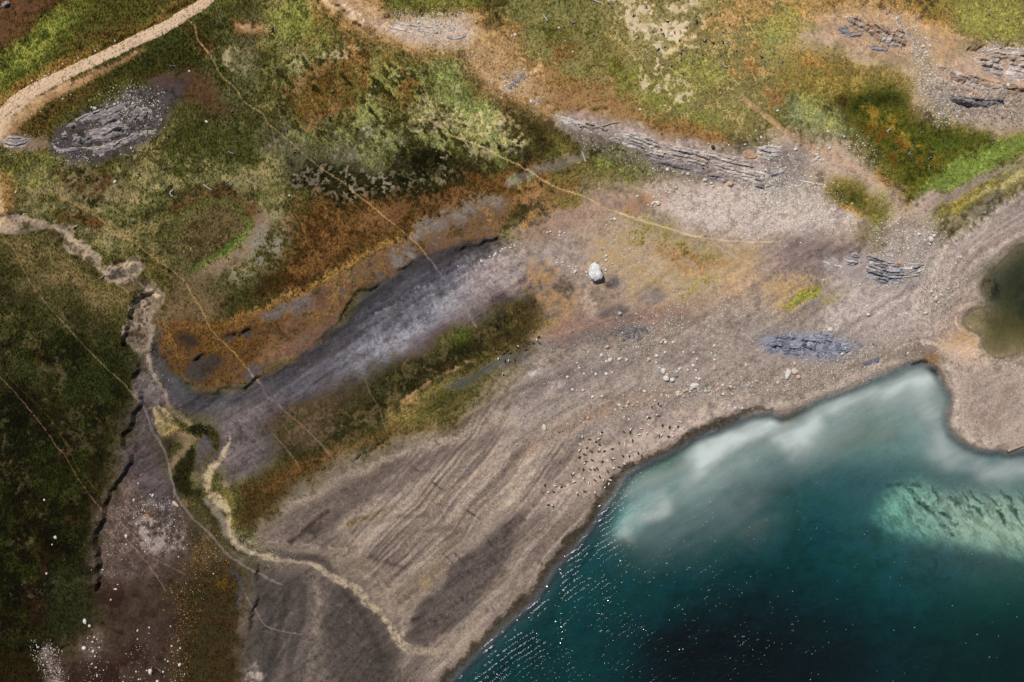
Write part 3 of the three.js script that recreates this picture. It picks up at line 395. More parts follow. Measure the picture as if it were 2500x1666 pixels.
area('968648 847838 a6945a', 22, { e: 30, s: 'SFG' }, '1900,150 2000,130 2080,150 2160,170 2220,200 2200,240 2140,230 2040,250 1960,240 1900,220');
area('c08c3c ac7c34 b08444', 8, { e: 24, b: [0.54, 0.14, 'S'] }, '1930,150 2020,140 2100,160 2080,180 1990,175 1930,175');
area('8a9868 9aa478 7a8858', 18, { e: 24, s: 'SFG' }, '1920,250 1990,240 2040,270 2080,320 2060,340 1990,320 1930,300');
area('a09a50 b0a85c', 12, { e: 20, b: [0.44, 0.18, 'S'] }, '1960,240 2010,255 2060,310 2030,320 1980,290');
area('86563a 9a6846', 10, { e: 18, b: [0.48, 0.16, 'S'] }, '1860,210 1920,220 1920,260 1880,260');
area('3c4a18 56601f 6e6a26 4a4a1c', 22, { e: 26, s: 'SFG' }, '2080,250 2110,220 2170,205 2200,225 2215,270 2260,300 2330,320 2400,330 2440,340 2400,370 2330,400 2280,430 2240,470 2210,470 2180,440 2150,400 2120,340 2100,290');
area('26381a 304020 22300f', 14, { e: 18, b: [0.36, 0.16, 'S'] }, '2080,245 2120,225 2190,210 2210,245 2180,260 2130,270 2090,270');
area('a07c1e b48c28 8c701e', 8, { e: 20, b: [0.54, 0.14, 'S'] }, '2110,260 2170,265 2200,320 2250,360 2280,390 2230,400 2180,350 2130,310');
area('5a4020 6e4c26', 8, { e: 20, b: [0.5, 0.16, 'S'] }, '2110,300 2160,310 2260,380 2280,400 2220,420 2170,380');
area('3c5a18 4c6c1e', 10, { e: 20, b: [0.5, 0.16, 'S'] }, '2200,300 2300,330 2400,340 2330,380 2260,360');
area('6e8e2a 86a634 5e8026 96b044', 10, { e: 16, s: 'SFG' }, '2310,410 2380,370 2440,345 2520,330 2800,300 2800,380 2520,360 2480,375 2450,395 2420,410 2380,435 2320,465 2260,480 2240,475 2260,450');
area('7a9a34 8eae3c', 8, { e: 16, b: [0.46, 0.16, 'S'] }, '2320,410 2400,370 2470,370 2430,405 2370,435 2300,460');
area('837d60 767252 918a70 848454', 14, { e: 14, s: 'KSF' }, '2240,480 2330,460 2390,425 2420,412 2460,395 2500,375 2560,360 2800,340 2800,440 2540,430 2440,480 2360,520 2290,560 2250,580 2230,520');
area('988a80 8a7c74', 8, { e: 10, s: 'KF' }, '2236,480 2330,462 2380,432 2420,414 2440,412 2400,440 2340,480 2280,510 2240,530');
area('8c8428 a09030 7a7428', 10, { e: 14, s: 'KF', b: [0.42, 0.16, 'K'] }, '2300,500 2380,460 2440,440 2470,440 2400,480 2340,510 2290,530');
area('646258 585850', 10, { e: 12, b: [0.44, 0.16, 'K'] }, '2360,510 2440,470 2470,450 2460,470 2400,510');
area('cabf94 d8cda4 b8ae7e 9ea060', 5, { e: 12, s: 'SFG', b: [0.3, 0.12, 'S'] }, '2360,495 2384,476 2406,462 2430,458 2455,440 2490,418 2500,410 2500,432 2470,448 2440,468 2410,476 2380,485');
area('7a6a38 6a5e30', 5, { e: 10, b: [0.5, 0.14, 'S'] }, '2355,505 2400,480 2450,470 2500,430 2510,440 2460,475 2400,490 2370,510');
// pink, pebbly west flank of the green hollow
area('ae9a8a bea898 a08c7c', 20, { e: 26, s: 'SFG' }, '1880,330 1960,330 2040,330 2080,340 2110,380 2150,430 2180,470 2210,490 2260,500 2250,560 2190,590 2150,560 2110,540 2080,480 2020,440 1940,420 1880,400');
area('7a6e34 5e5e26 8c7a3e', 16, { e: 20, s: 'SFG' }, '2020,470 2050,440 2100,440 2130,480 2165,500 2170,540 2150,560 2120,540 2080,510 2040,490');
area('2e3c14 3c4818', 10, { e: 14, b: [0.4, 0.16, 'S'] }, '2050,475 2090,470 2110,490 2090,505 2060,495');
area('b88434 c89440', 8, { e: 10, b: [0.42, 0.16, 'S'] }, '2020,490 2060,495 2080,505 2100,525 2060,510 2030,500');
area('a0703c b07c48', 10, { e: 16, b: [0.45, 0.16, 'S'] }, '2150,410 2180,440 2200,470 2220,490 2200,495 2170,470 2150,440');
area('6e9040 8a9e54', 14, { e: 20, b: [0.5, 0.16, 'S'] }, '2150,480 2180,520 2170,560 2150,560');
area('8e7e72 7e7068 9c8c80 726660', 20, { e: 22, s: 'KSF' }, '1880,600 1960,570 2060,580 2120,600 2160,640 2200,680 2160,700 2060,690 1960,680 1900,680 1870,650');
area('645a58 726866 585050', 18, { e: 24, b: [0.3, 0.2, 'S'] }, '1920,600 2000,590 2080,610 2120,620 2110,640 2020,640 1940,650');
area('b49a80 ae9070 a49068', 14, { e: 20, s: 'SFG', b: [0.3, 0.2, 'S'] }, '1860,690 1930,672 1990,690 2000,705 1950,740 1900,770 1880,740');
area('88922c 9ca034 7a8428', 6, { e: 8, s: 'SF' }, '1940,725 1975,705 2005,698 2012,710 1990,725 1950,740 1925,755 1915,750');
area('706e30 848034 8c7830', 8, { e: 10, s: 'SF' }, '2010,735 2040,715 2065,710 2085,715 2075,730 2050,742 2020,748');
strip('8a8680 7e7a74', 5, 3, { e: 5 }, '2012,705,4 2008,725,5 1990,738,5 1968,745,3');
area('9a9088 a89e96 b4aaa2 8c827a', 22, { e: 24, s: 'KSF' }, '2050,660 2120,620 2180,580 2260,560 2300,600 2360,560 2440,500 2520,470 2800,380 2800,560 2560,550 2460,600 2400,660 2390,700 2360,760 2300,800 2200,840 2100,830 2000,800 2020,740');
area('897d72 968a7e 7d7268', 14, { e: 18, s: 'KSF', b: [0.4, 0.2, 'K'] }, '2160,560 2240,530 2300,560 2280,620 2220,680 2160,690 2120,640');
area('b4a8a0 c2b6ac a69a92', 12, { e: 18, s: 'KFG', b: [0.4, 0.2, 'K'] }, '2310,600 2380,540 2440,510 2500,470 2540,480 2460,540 2390,600 2320,640');
area('7e7066 8c7c70', 8, { e: 14, s: 'KF', b: [0.46, 0.18, 'K'] }, '2320,640 2400,580 2480,530 2540,510 2540,530 2460,580 2400,630 2340,680');
area('c0a68e cdb49c b3987f', 14, { e: 16, s: 'SFG' }, '2300,800 2330,760 2356,700 2375,690 2370,730 2355,760 2355,800 2370,812 2395,830 2400,860 2420,890 2380,900 2340,880 2310,850');
area('ab8c6c 9c7e5e', 8, { e: 16, b: [0.5, 0.14, 'S'] }, '2320,790 2380,810 2390,840 2340,850 2310,830');
area('a09388 ad9f93 94877c', 24, { e: 24, s: 'SFG' }, '2300,890 2350,880 2420,890 2470,880 2560,890 2800,900 2800,1110 2500,1100 2420,1098 2360,1074 2325,1030 2330,980 2310,920');
area('b4a698 c4b6a8', 10, { e: 10, s: 'SF', b: [0.4, 0.2, 'S'] }, '2300,900 2330,900 2345,950 2338,1000 2330,1040 2345,1065 2390,1090 2440,1094 2440,1086 2380,1070 2345,1040 2350,980 2335,920');
area('8a6a48 7a5c3e', 7, { e: 10, s: 'SF' }, '2258,880 2262,866 2280,862 2296,872 2300,892 2286,890');
area('86776c 776a60', 10, { e: 18, b: [0.5, 0.16, 'S'] }, '2380,920 2480,910 2500,1000 2440,1060 2370,1010');
area('74695f 8e8277 ab9e93 c6b8ac', 30, { e: 20, o: 0.62, s: 'ZZF' }, '2180,700 2280,600 2360,550 2500,470 2700,400 2700,560 2520,560 2420,640 2380,720 2340,800 2240,830');
strip('bcae9e cabaa8', 3, 3, { e: 5, b: [0.36, 0.16, 'S'] }, '2000,990 2080,950 2120,920 2200,850 2250,838 2300,840');
BRIGHTEN = 1;
// ------- soil under the outcrops
area('3a3638 484446 555053 2e2b2c', 10, { e: 16, s: 'SFG' }, '118,345 150,312 185,285 220,262 270,245 300,222 345,205 400,190 450,185 455,215 440,250 410,280 390,320 365,345 330,368 280,385 220,402 170,398 135,375');
area('4c3c34 5c4840', 10, { e: 18, b: [0.46, 0.16, 'S'] }, '350,190 420,175 470,180 480,200 440,215 380,225');
area('8c7868 7c6a5c', 8, { e: 12, s: 'SF' }, '0,325 40,322 75,335 110,330 120,350 80,365 20,362 0,355');
area('7f766e 8e857c 736b65 9a9087', 14, { e: 12, s: 'DSF' }, '1350,290 1400,270 1480,280 1560,305 1640,335 1720,355 1800,365 1880,360 1960,360 1980,400 1960,440 1880,460 1780,440 1700,425 1600,400 1500,360 1420,345 1370,320');
area('a89a8e b8aa9e', 10, { e: 14, s: 'DF', b: [0.42, 0.2, 'D'] }, '1380,270 1460,268 1560,310 1660,340 1760,360 1740,380 1640,360 1540,330 1440,300');
area('6a625c 5e5752', 8, { e: 12, s: 'DF', b: [0.4, 0.2, 'D'] }, '1400,345 1500,370 1600,405 1700,430 1780,445 1700,440 1600,420 1480,390');
area('9a8a7e aa9a8c 8a7a6e', 16, { e: 14, s: 'DSF' }, '2040,50 2100,40 2160,40 2220,80 2250,110 2220,130 2160,125 2090,110 2050,80');
area('a8988a b8a898 98887a c8b8a8', 16, { e: 14, s: 'DSF' }, '2290,170 2340,140 2400,120 2450,110 2500,130 2600,150 2600,310 2500,310 2420,315 2360,300 2300,260 2260,220');
area('8e8888 9c9694', 12, { e: 12, s: 'SF' }, '2010,640 2060,625 2110,640 2160,655 2250,640 2260,660 2220,700 2150,700 2080,680 2020,665');
area('82828c 70727e 94949a', 14, { e: 14, s: 'SFG' }, '1865,830 1920,810 1980,815 2060,820 2110,835 2100,860 2060,880 2000,880 1930,870 1880,860');
area('b09e92 c2b0a2 9c8c82 d0beb0 8a7c74', 10, { e: 12, s: 'DDS' }, '1352,282 1400,284 1460,300 1540,322 1620,345 1700,362 1790,375 1860,392 1880,420 1860,440 1790,424 1700,400 1600,376 1500,338 1420,312 1360,296');
area('8a7e78 78706a 9a8e86', 8, { e: 12, s: 'DF', b: [0.45, 0.2, 'D'] }, '1440,305 1560,340 1700,385 1800,415 1880,430 1870,445 1780,432 1660,398 1540,360');
area('b89c82 caa88a a88a70 d8bca0', 16, { e: 18, s: 'DSF' }, '2000,40 2060,20 2140,25 2230,50 2300,60 2340,100 2300,150 2260,120 2180,140 2080,120 2020,90');
area('b49a86 c6ac96 a48a76 d4bea8', 16, { e: 18, s: 'DSF' }, '2280,160 2340,150 2380,122 2440,112 2520,120 2700,140 2700,230 2500,232 2400,226 2320,200');
area('c48e5c d09c6c b47e4c', 16, { e: 24, s: 'DSF', b: [0.4, 0.2, 'S'] }, '1960,10 2100,-20 2220,20 2310,60 2330,110 2400,110 2380,125 2300,150 2280,90 2180,40 2080,20 1990,40');
area('a29890 b2a8a0 928880 847c76', 10, { e: 12, s: 'KFG' }, '2030,640 2090,625 2160,640 2250,645 2250,665 2210,695 2150,698 2090,672');
area('7c7e8c 8c8e9c 9c9eaa 6c6e7a', 10, { e: 12, s: 'SFG' }, '1868,842 1900,822 1950,814 2010,814 2064,832 2078,858 2050,876 1990,872 1930,864 1880,860');
strip('706a5e 82786a 5c5850', 26, 10, { e: 10, s: 'DSF' }, '1380,395,2 1420,378,8 1400,388,8 1340,408,12 1290,425,12 1250,445,14');
area('7c8a5a 8c9868', 8, { e: 16, b: [0.5, 0.14, 'S'] }, '1250,430 1300,430 1300,460 1260,465');
// ------- creek bed
area('756858 928272 aa9a88 655a4c', 8, { c: 1, e: 15, s: 'SFG' }, '-60,530 5,522 49,518 110,540 154,551 167,558 181,556 189,585 219,602 239,618 255,643 291,640 324,632 348,643 351,662 340,684 359,695 387,698 403,720 398,739 384,755 370,786 362,830 352,862 334,872 306,846 304,808 315,788 318,750 335,728 362,717 351,707 318,714 291,695 263,684 255,668 241,654 219,638 203,624 178,624 159,607 154,591 165,572 132,561 71,564 27,569 -60,580');
area('c4b090 d4c2a4 b8a484', 6, { c: 1, e: 14, s: 'SF', b: [0.46, 0.12, 'S'] }, '165,600 175,585 190,590 215,615 230,640 260,660 300,640 330,640 345,660 330,685 290,690 262,672 220,640 180,620');
area('5e564c 6e665c 504a42', 6, { c: 1, e: 6, s: 'SF' }, '267,672 275,658 290,652 305,660 312,675 295,680 275,684'); 
area('646056 747068', 6, { c: 1, e: 6, s: 'SF' }, '310,655 325,645 340,648 338,660 320,662');
area('ccb898 d8c6a8', 4, { c: 1, e: 4 }, '354,705 372,708 390,722 384,728 366,718');
area('36401c 4a4a26', 6, { e: 8, b: [0.4, 0.16, 'S'] }, '45,550 70,545 88,555 70,562 45,562');
area('3c3a1e 4a4424', 8, { e: 10, b: [0.36, 0.16, 'S'] }, '180,630 205,640 222,650 240,665 250,680 225,668 200,650');
area('5a5236 6c5c3a', 6, { c: 1, e: 8, s: 'SF' }, '290,695 330,690 355,700 350,708 322,712');
area('55493c 483e32', 6, { e: 10, s: 'SF', b: [0.4, 0.16, 'S'] }, '312,810 345,790 362,800 350,840 320,850 308,840');
area('3f3a30 2f2c22', 4, { e: 10, s: 'FG', b: [0.52, 0.1, 'F'] }, '335,745 365,740 360,790 362,840 340,860 330,800');
area('4a4232 3a3426 584e3c', 3, { e: 14, s: 'FG', b: [0.6, 0.08, 'S'] }, '0,530 110,548 190,600 250,650 345,650 380,710 390,740 360,840 390,940 360,960 335,900 310,830 325,750 350,715 260,670 170,610 60,560');
strip('8e8270 9c8f7c', 5, 4, { e: 6, s: 'FG' }, '372,800,8 362,840,6 360,870,6 368,900,5 385,930,5 402,962,5 408,985,5');
area('6a6260 7a716e', 8, { e: 10, s: 'SF' }, '335,915 350,905 375,925 395,960 400,980 370,985 345,975 330,950');
area('b09c70 c2ae80 a08c64', 8, { c: 1, e: 10, s: 'SFG', b: [0.3, 0.16, 'W'] }, '368,1000 395,992 415,1010 430,1030 440,1050 415,1070 390,1072 378,1040');
strip('9c8c68 8a7c5c 5a5238', 8, 5, { e: 8, s: 'FG' }, '408,990,5 430,1010,7 455,1025,8 470,1045,7 500,1055,5');
area('16190c 20240f 2a2c16', 6, { c: 1, e: 10, s: 'FG' }, '455,1050 475,1040 520,1042 533,1052 534,1080 528,1100 515,1085 500,1062 470,1062');
area('5c5430 3a3a20', 6, { e: 8, s: 'SF' }, '505,1045 530,1048 536,1075 530,1098 515,1080');
area('524e50 605b5c', 8, { c: 1, e: 8, s: 'SF' }, '490,1065 505,1065 520,1080 515,1095 500,1105 480,1140 470,1150 480,1110');
area('75654f 86745c 665842', 10, { c: 1, e: 10, s: 'WSF' }, '420,1055 470,1062 478,1075 465,1100 440,1130 420,1150 415,1130 440,1090 410,1075');
area('1b1e0e 262914 30301a', 8, { c: 1, e: 12, s: 'SFG' }, '428,1150 450,1110 470,1090 478,1110 465,1150 470,1190 500,1195 490,1205 450,1205 428,1190 424,1170');
area('2c2a1c 3c3826', 10, { e: 12, s: 'SF' }, '398,1075 430,1070 425,1100 405,1110');
strip('2a2a1a 383822', 8, 5, { e: 8, s: 'SF', b: [0.36, 0.18, 'S'] }, '480,1200,10 500,1230,8 520,1260,8 545,1300,6 570,1335,5 600,1352,4');
strip('8a8072 7a7064', 10, 6, { e: 8, s: 'KF' }, '500,1215,6 530,1250,10 555,1300,10 600,1340,8 660,1362,6');
strip('94856c b4a284 c6b496 86775e', 7, 4, { e: 10, s: 'SFG', b: [0.16, 0.16, 'F'], o: 0.95 }, '562,1062,3 541,1108,6 515,1142,8 505,1170,7 512,1198,9 528,1216,12 549,1234,13 556,1256,8 558,1280,5 574,1321,5 604,1343,5 660,1364,6');
strip('8a7f6a a69a80 bcae92 776d5a', 9, 3, { e: 10, s: 'SFG', b: [0.16, 0.16, 'F'], o: 0.95 }, '604,1345,5 660,1364,6 705,1372,6 757,1374,7 795,1396,7 839,1422,8 880,1447,9 900,1472,9 930,1499,8 949,1527,8 965,1557,9 985,1581,12 1018,1594,11 1062,1597,8');
strip('8c8070 988b79', 12, 8, { e: 8, s: 'KF', b: [0.34, 0.2, 'K'] }, '1000,1590,10 1060,1600,16 1120,1600,16 1180,1550,12');
strip('8e7f72 9a8b7c', 5, 3, { e: 5, s: 'FG', b: [0.3, 0.14, 'S'] }, '880,1400 905,1416 930,1425 948,1450 962,1486 975,1520 985,1555');
strip('8a7e6e 7c7163', 5, 4, { e: 5, b: [0.36, 0.16, 'S'] }, '700,1345 740,1348 780,1350 800,1362 812,1376');
strip('5a524c 4e4742', 8, 6, { e: 6 }, '690,1358 740,1362 790,1370 808,1392');
// ------- footpaths, cart tracks
const trail = (c, w, s, o = {}) => strip(c, w * 0.72, 1.6, { e: 4, s: 'FG', ...o, o: (o.o ?? 0.85) * 0.9, n: 5 }, s);
trail('8a7458 9a8264', 2.2, '16,591 41,621 60,665 88,706 104,731 137,769 170,805 203,840 241,880 288,921 324,957 343,978');
trail('ac9064 9a8058', 3, '0,415 27,437 74,462 143,479 178,498 233,528 274,561 318,585 356,616 389,638 428,665 450,687 472,725 494,755 515,799 545,835 571,861 609,905 634,938');
trail('8a7050 9a8060', 2, '150,482 190,495 240,522 290,560 330,590 370,618 410,650', { o: 0.6 });
trail('9c8060 8c7052', 2, '384,5 400,30 412,42', { o: 0.8 }); trail('a07840 8a6838', 2, '420,-5 436,15 442,28'); 
trail('a8926a b49c72', 3, '457,47 477,66 483,99 502,123 521,148 537,178 565,206 581,225 598,250 640,277 653,299');
trail('8a7858 7c6c50', 2.6, '433,60 450,78 465,100 480,125 500,150', { o: 0.5 });
trail('8a7654 98825e', 2.6, '640,277 653,299 689,329 730,365 774,403 790,418');
trail('8c8070 7a7060', 2, '664,310 672,345 676,390 684,440', { o: 0.6 }); trail('74684e', 2.2, '520,10 540,50 560,85 575,115', { o: 0.7 });
trail('b89c70 a48a60', 2.8, '790,418 839,446 875,479 916,511 955,542 990,572 1026,602 1042,624');
trail('7c7878 8c8688', 3.4, '1042,624 1070,662 1092,692 1119,725 1141,761 1163,799', { o: 0.8 });
trail('a8824c 947042', 2, '686,459 702,492 738,553 752,596 774,621 790,660 812,709 828,745 837,772'); trail('a07c48 8c6c40', 1.8, '774,462 790,498 806,542 820,585', { o: 0.8 });
trail('706a68 7e7674', 3, '609,905 634,938 650,965 675,985 700,1010', { o: 0.8 });
trail('8a7868 7a6858', 3, '700,1010 720,1026 743,1045 774,1072 798,1102 815,1124 834,1141'); trail('746456 84705e', 2.2, '662,1056 690,1085 715,1115 732,1140', { o: 0.8 }); trail('746456', 2, '690,1030 705,1055 715,1080', { o: 0.7 });
trail('6c5e48 7c6a50', 2, '890,925 905,960 918,985 930,1010 940,1040', { o: 0.8 });
trail('ccb48c bca47e', 3, '1081,324 1127,340 1168,356 1212,378 1260,400 1281,412 1344,451 1426,481 1473,509 1514,522');
trail('d8c4aa ccb498', 3, '1514,522 1569,542 1638,561 1720,580 1788,588 1880,593 1909,588'); trail('94785c', 1.8, '1520,528 1570,552 1640,572 1700,582', { o: 0.8 });
trail('80604a 8c6c54', 2, '0,921 38,957 82,1009 115,1053 140,1089 167,1124 192,1168 219,1207 258,1250 288,1272 321,1299 343,1326 362,1354 398,1373 452,1403', { o: 0.9 });
trail('604c2e 6c5636', 2, '0,897 55,952 110,1006 154,1067 186,1133 219,1176 258,1223', { o: 0.8 }); trail('8a7c74', 2, '300,1290 310,1318 356,1368 384,1406 406,1444', { o: 0.7 });
trail('8a807c 7a706c', 4, '343,978 356,1012 376,1061 395,1091 411,1127 420,1168 428,1204 450,1236 472,1266 507,1296 532,1326 562,1359 603,1384 640,1406 689,1428', { o: 0.85 });
trail('8a8482', 2.6, '1276,596 1355,607 1399,621 1448,638', { o: 0.8 }); trail('c8a288 ba9478', 9, '1808,236 1880,290 1929,329 1997,365 2057,395 2120,430 2156,457', { o: 0.7 });
trail('cca474 bc9464', 5, '1640,120 1700,80 1734,55 1816,8', { o: 0.6 }); trail('d0a068', 3, '1700,95 1760,60 1830,20', { o: 0.4 });
trail('b07c44 c08c54', 3, '763,0 790,30 828,55 867,80 922,96 1004,123 1086,137 1168,154 1260,154', { o: 0.7 }); trail('c8985c', 2, '755,5 785,40 830,70 880,100 960,130', { o: 0.5 });
trail('c89a5c', 2, '1040,118 1080,112 1120,104 1150,96', { o: 0.7 }); trail('6a4e38 7c5c44', 2, '52,8 42,40 30,80 20,130', { o: 0.8 });
trail('c0aa9a', 3, '1750,600 1800,630 1850,650 1880,660', { o: 0.6 }); trail('a89078', 4, '1300,830 1380,812 1500,775 1600,745 1660,735', { o: 0.5 });
trail('8a7e74', 2.6, '600,1450 640,1520 680,1538 740,1548', { o: 0.7 }); trail('6e665e', 2, '640,1540 700,1560', { o: 0.6 });
trail('c8b49c', 2, '2480,475 2470,490 2490,500 2500,510', { o: 0.7 }); 
trail('5a4430 6a523a', 2, '330,1236 300,1290', { o: 0 });
// white wash of fine stones
area('b8aca4 cabeb4 9c9088', 14, { e: 16, s: 'SFG', b: [0.4, 0.16, 'S'] }, '345,1290 370,1275 390,1290 380,1320 360,1330 345,1315');
area('86807c 9a928c', 14, { e: 18, s: 'SFG', b: [0.46, 0.14, 'S'] }, '350,1240 420,1240 450,1300 440,1340 380,1350 340,1300');
area('a06c2c b07a34', 4, { e: 8, b: [0.4, 0.16, 'S'] }, '352,1252 375,1248 378,1260 360,1266');
area('8c7c74 a09088 6c605a', 6, { e: 10, s: 'FG', b: [0.4, 0.12, 'F'] }, '100,1590 115,1585 135,1610 150,1650 160,1680 120,1680 110,1630');
area('d8d2cc c8c0ba', 6, { e: 8, s: 'FG' }, '1290,912 1300,902 1316,902 1318,912 1302,918 1292,918');
area('b8b0aa', 10, { e: 10, b: [0.46, 0.16, 'S'] }, '1350,925 1375,925 1380,945 1355,950');
area('a89a92 b8aaa0', 10, { e: 12, b: [0.46, 0.16, 'S'] }, '600,1640 620,1620 640,1650 620,1690 600,1680');
// dark crack lines in the dried mud
for (const s of ['1004,1138 1016,1146 1030,1155', '1058,1178 1072,1190 1088,1200', '1075,1250 1082,1270', '1135,1240 1160,1258 1172,1268', '1082,1352 1100,1368 1105,1376', '1112,1355 1125,1370 1138,1384', '1262,1250 1275,1262 1285,1272', '1318,1370 1330,1390', '870,1545 885,1555', '1360,1180 1385,1192', '910,1640 940,1645', '1180,1300 1195,1330'])
  strip('38322c 443c34', 1.6, 1.6, { e: 7, s: 'F', o: 0.8, b: [0.36, 0.16, 'F'] }, s);
// ------- road and verge
const ROAD_N = pts('480,0 411,42 343,80 274,112 206,148 137,181 82,211 36,241 0,266'), ROAD_S = pts('526,5 480,36 433,60 384,88 329,115 274,143 219,167 165,192 110,222 60,255 27,288 0,318');
strip('a07a5c b48c6c 8c6a4c', 18, 8, { e: 6, s: 'DFG' }, '-30,345,16 20,318,16 60,280,16 120,236,14 180,206,12 240,176,10 300,148,7 350,122,5');
strip('c8a484 b89474', 8, 4, { e: 5, s: 'FG', b: [0.3, 0.16, 'S'] }, '-10,345,10 20,308,10 60,268,9 115,230,8 170,202,7');
strip('a89070 b8a080', 9, 5, { e: 5, s: 'FG' }, '-30,420,30 -20,480,28 -10,530,20 -40,600,20');
// ------- shore: wet dark gravel, dry pale rim
strip('1e1c15 2c2920 3c382c', 16, 6, { e: 16, s: 'SFG', b: [0.12, 0.2, 'S'] }, '1060,1712,12 1094,1668,12 1165,1586,12 1236,1516,13 1288,1468,13 1342,1392,14 1398,1324,15 1430,1286,15 1462,1242,15 1494,1198,13 1518,1160,10 1538,1144,8 1583,1121,8 1624,1104,10 1665,1082,12 1701,1060,13 1761,1038,11 1802,1019,8 1843,1006,5 1887,1005,4');
strip('b8aa9e c6b8ac', 10, 8, { e: 8, s: 'KF', o: 0.7 }, '1530,1122,3 1569,1100,6 1640,1068,7 1700,1036,7 1760,1012,6 1838,990,5 1900,992,8 1960,978,9 2040,946,10 2130,906,9 2200,882,6');
strip('8a8074 766d62', 5, 4, { e: 6, o: 0.7, s: 'FG', b: [0.34, 0.16, 'S'] }, '1900,1010 1950,996 2002,972 2079,944 2134,920 2203,891 2245,881');
strip('6a5f50 574e40', 5, 4, { e: 10, s: 'FG', b: [0.2, 0.2, 'S'] }, '2240,882,3 2262,882,4 2284,894,5 2298,908,5 2314,944,7 2325,970,8 2322,1000,7 2316,1032,9 2328,1060,10 2350,1080,11 2390,1102,11 2430,1108,10 2480,1112,9 2520,1108,9');
// ------- lake bed: silt banks, brown shallows, weed
const FURROW_LINES = ['2225,1240 2241,1266', '2282,1236 2301,1258', '2312,1250 2329,1266', '2367,1242 2395,1269', '2386,1236 2417,1274', '2419,1247 2441,1272', '2455,1258 2471,1287', '2477,1245 2500,1277', '2310,1283 2318,1294', '2332,1274 2343,1288', '2329,1308 2340,1321', '2326,1212 2353,1242', '2348,1214 2372,1236', '2386,1199 2419,1240', '2414,1202 2463,1248', '2248,1222 2296,1250', '2463,1207 2482,1242', '2230,1190 2262,1216', '2280,1196 2300,1222', '2360,1200 2384,1226', '2500,1215 2540,1262', '2530,1230 2570,1280'];
const bedlay = (c, f, o, s) => area(c, f, { e: 18, g: 0.1, s: 'LLM', ...o }, s);
bedlay('5a6062 646a6a 5e6466', 6, { e: 3 }, LAKE.map((p) => p.join(',')).join(' '));
bedlay('50584a 566050', 60, {}, '2300,1500 2420,1420 2600,1380 2800,1380 2800,2000 2350,2000');
bedlay('8e9086 9a9c92', 34, { o: 0.9 }, '1500,1230 1560,1180 1680,1130 1800,1080 1900,1050 1990,1020 2060,985 2140,945 2230,910 2270,920 2295,960 2300,1020 2320,1090 2400,1140 2560,1170 2800,1180 2800,1240 2400,1180 2300,1150 2200,1130 2000,1130 1900,1150 1800,1190 1700,1240 1600,1290 1540,1310 1500,1290');
bedlay('8a8862 7c7a56', 18, { s: 'KL', o: 0.85 }, '1560,1165 1620,1135 1700,1105 1720,1120 1680,1150 1600,1185 1560,1190');
bedlay('b4b4a8 c2c2b4', 9, { o: 0.9 }, '1506,1310 1512,1280 1532,1255 1556,1240 1580,1220 1600,1225 1580,1260 1570,1300 1545,1318 1520,1320');
bedlay('6e6a5c 7a7668', 10, { o: 0.8 }, '2020,1090 2100,1040 2200,1040 2200,1070 2120,1090 2040,1110');
bedlay('9c927e c6baa4 e0d4bc b0a690', 22, { e: 12, s: 'WWF' }, '2150,1270 2170,1220 2205,1190 2250,1178 2290,1200 2360,1206 2440,1212 2520,1215 2800,1230 2800,1420 2560,1372 2460,1352 2380,1335 2300,1328 2230,1312 2180,1300');
bedlay('b4a890 d4c8b0 e0d4bc', 20, { e: 12, s: 'WWF', o: 0.8 }, '2340,1290 2440,1290 2520,1290 2800,1300 2800,1390 2560,1360 2440,1340 2360,1325');
strip('4a4840 565248', 4, 4, { e: 6, o: 0.8, b: [0.4, 0.2, 'S'] }, '2180,1190 2230,1186 2260,1190'); 
for (const s of FURROW_LINES) { const [a, b] = pts(s), k = (a[0] * 7 + a[1]) % 5, w = 2 + k, m = [(a[0] + b[0]) / 2 + k - 2, (a[1] + b[1]) / 2 - k]; strip('3e4c40 344236', w * 1.15, 3, { e: 16, g: 0.4, o: 0.95, b: [0.22, 0.2, 'F'] }, `${a[0]},${a[1]},${w * 0.6} ${m[0]},${m[1]},${w} ${b[0]},${b[1]},${w * 0.4}`); }
for (let q = 0; q < 46; q++) { const x = 2190 + hash2(q, 1, 3) * 330, y = 1196 + hash2(q, 2, 3) * 110, l = 6 + 16 * hash2(q, 3, 3), w = 1 + 2.4 * hash2(q, 4, 3); strip('66705a 5a6450', w, 3, { e: 14, g: 0.4, o: 0.7, n: 2, b: [0.4, 0.2, 'F'] }, `${x},${y},${w} ${x + l * 0.6},${y + l * 0.8},${w * 0.4}`); }
strip('3c4238', 3, 6, { e: 8, o: 0.6 }, '2162,1384 2166,1396'); strip('3c4238', 3, 6, { e: 8, o: 0.7 }, '2292,1372 2300,1385 2298,1398');
area('4c4a3c 5a5848', 8, { e: 8, s: 'SF' }, '1906,1024 1928,1016 1972,997 1972,1006 1945,1028 1920,1058 1908,1052');
area('1c1c16 262620', 5, { e: 5, s: 'SF' }, '2270,903 2280,897 2294,902 2295,917 2278,916'); strip('26261e', 4, 4, { e: 5 }, '2236,888 2250,884 2266,886');
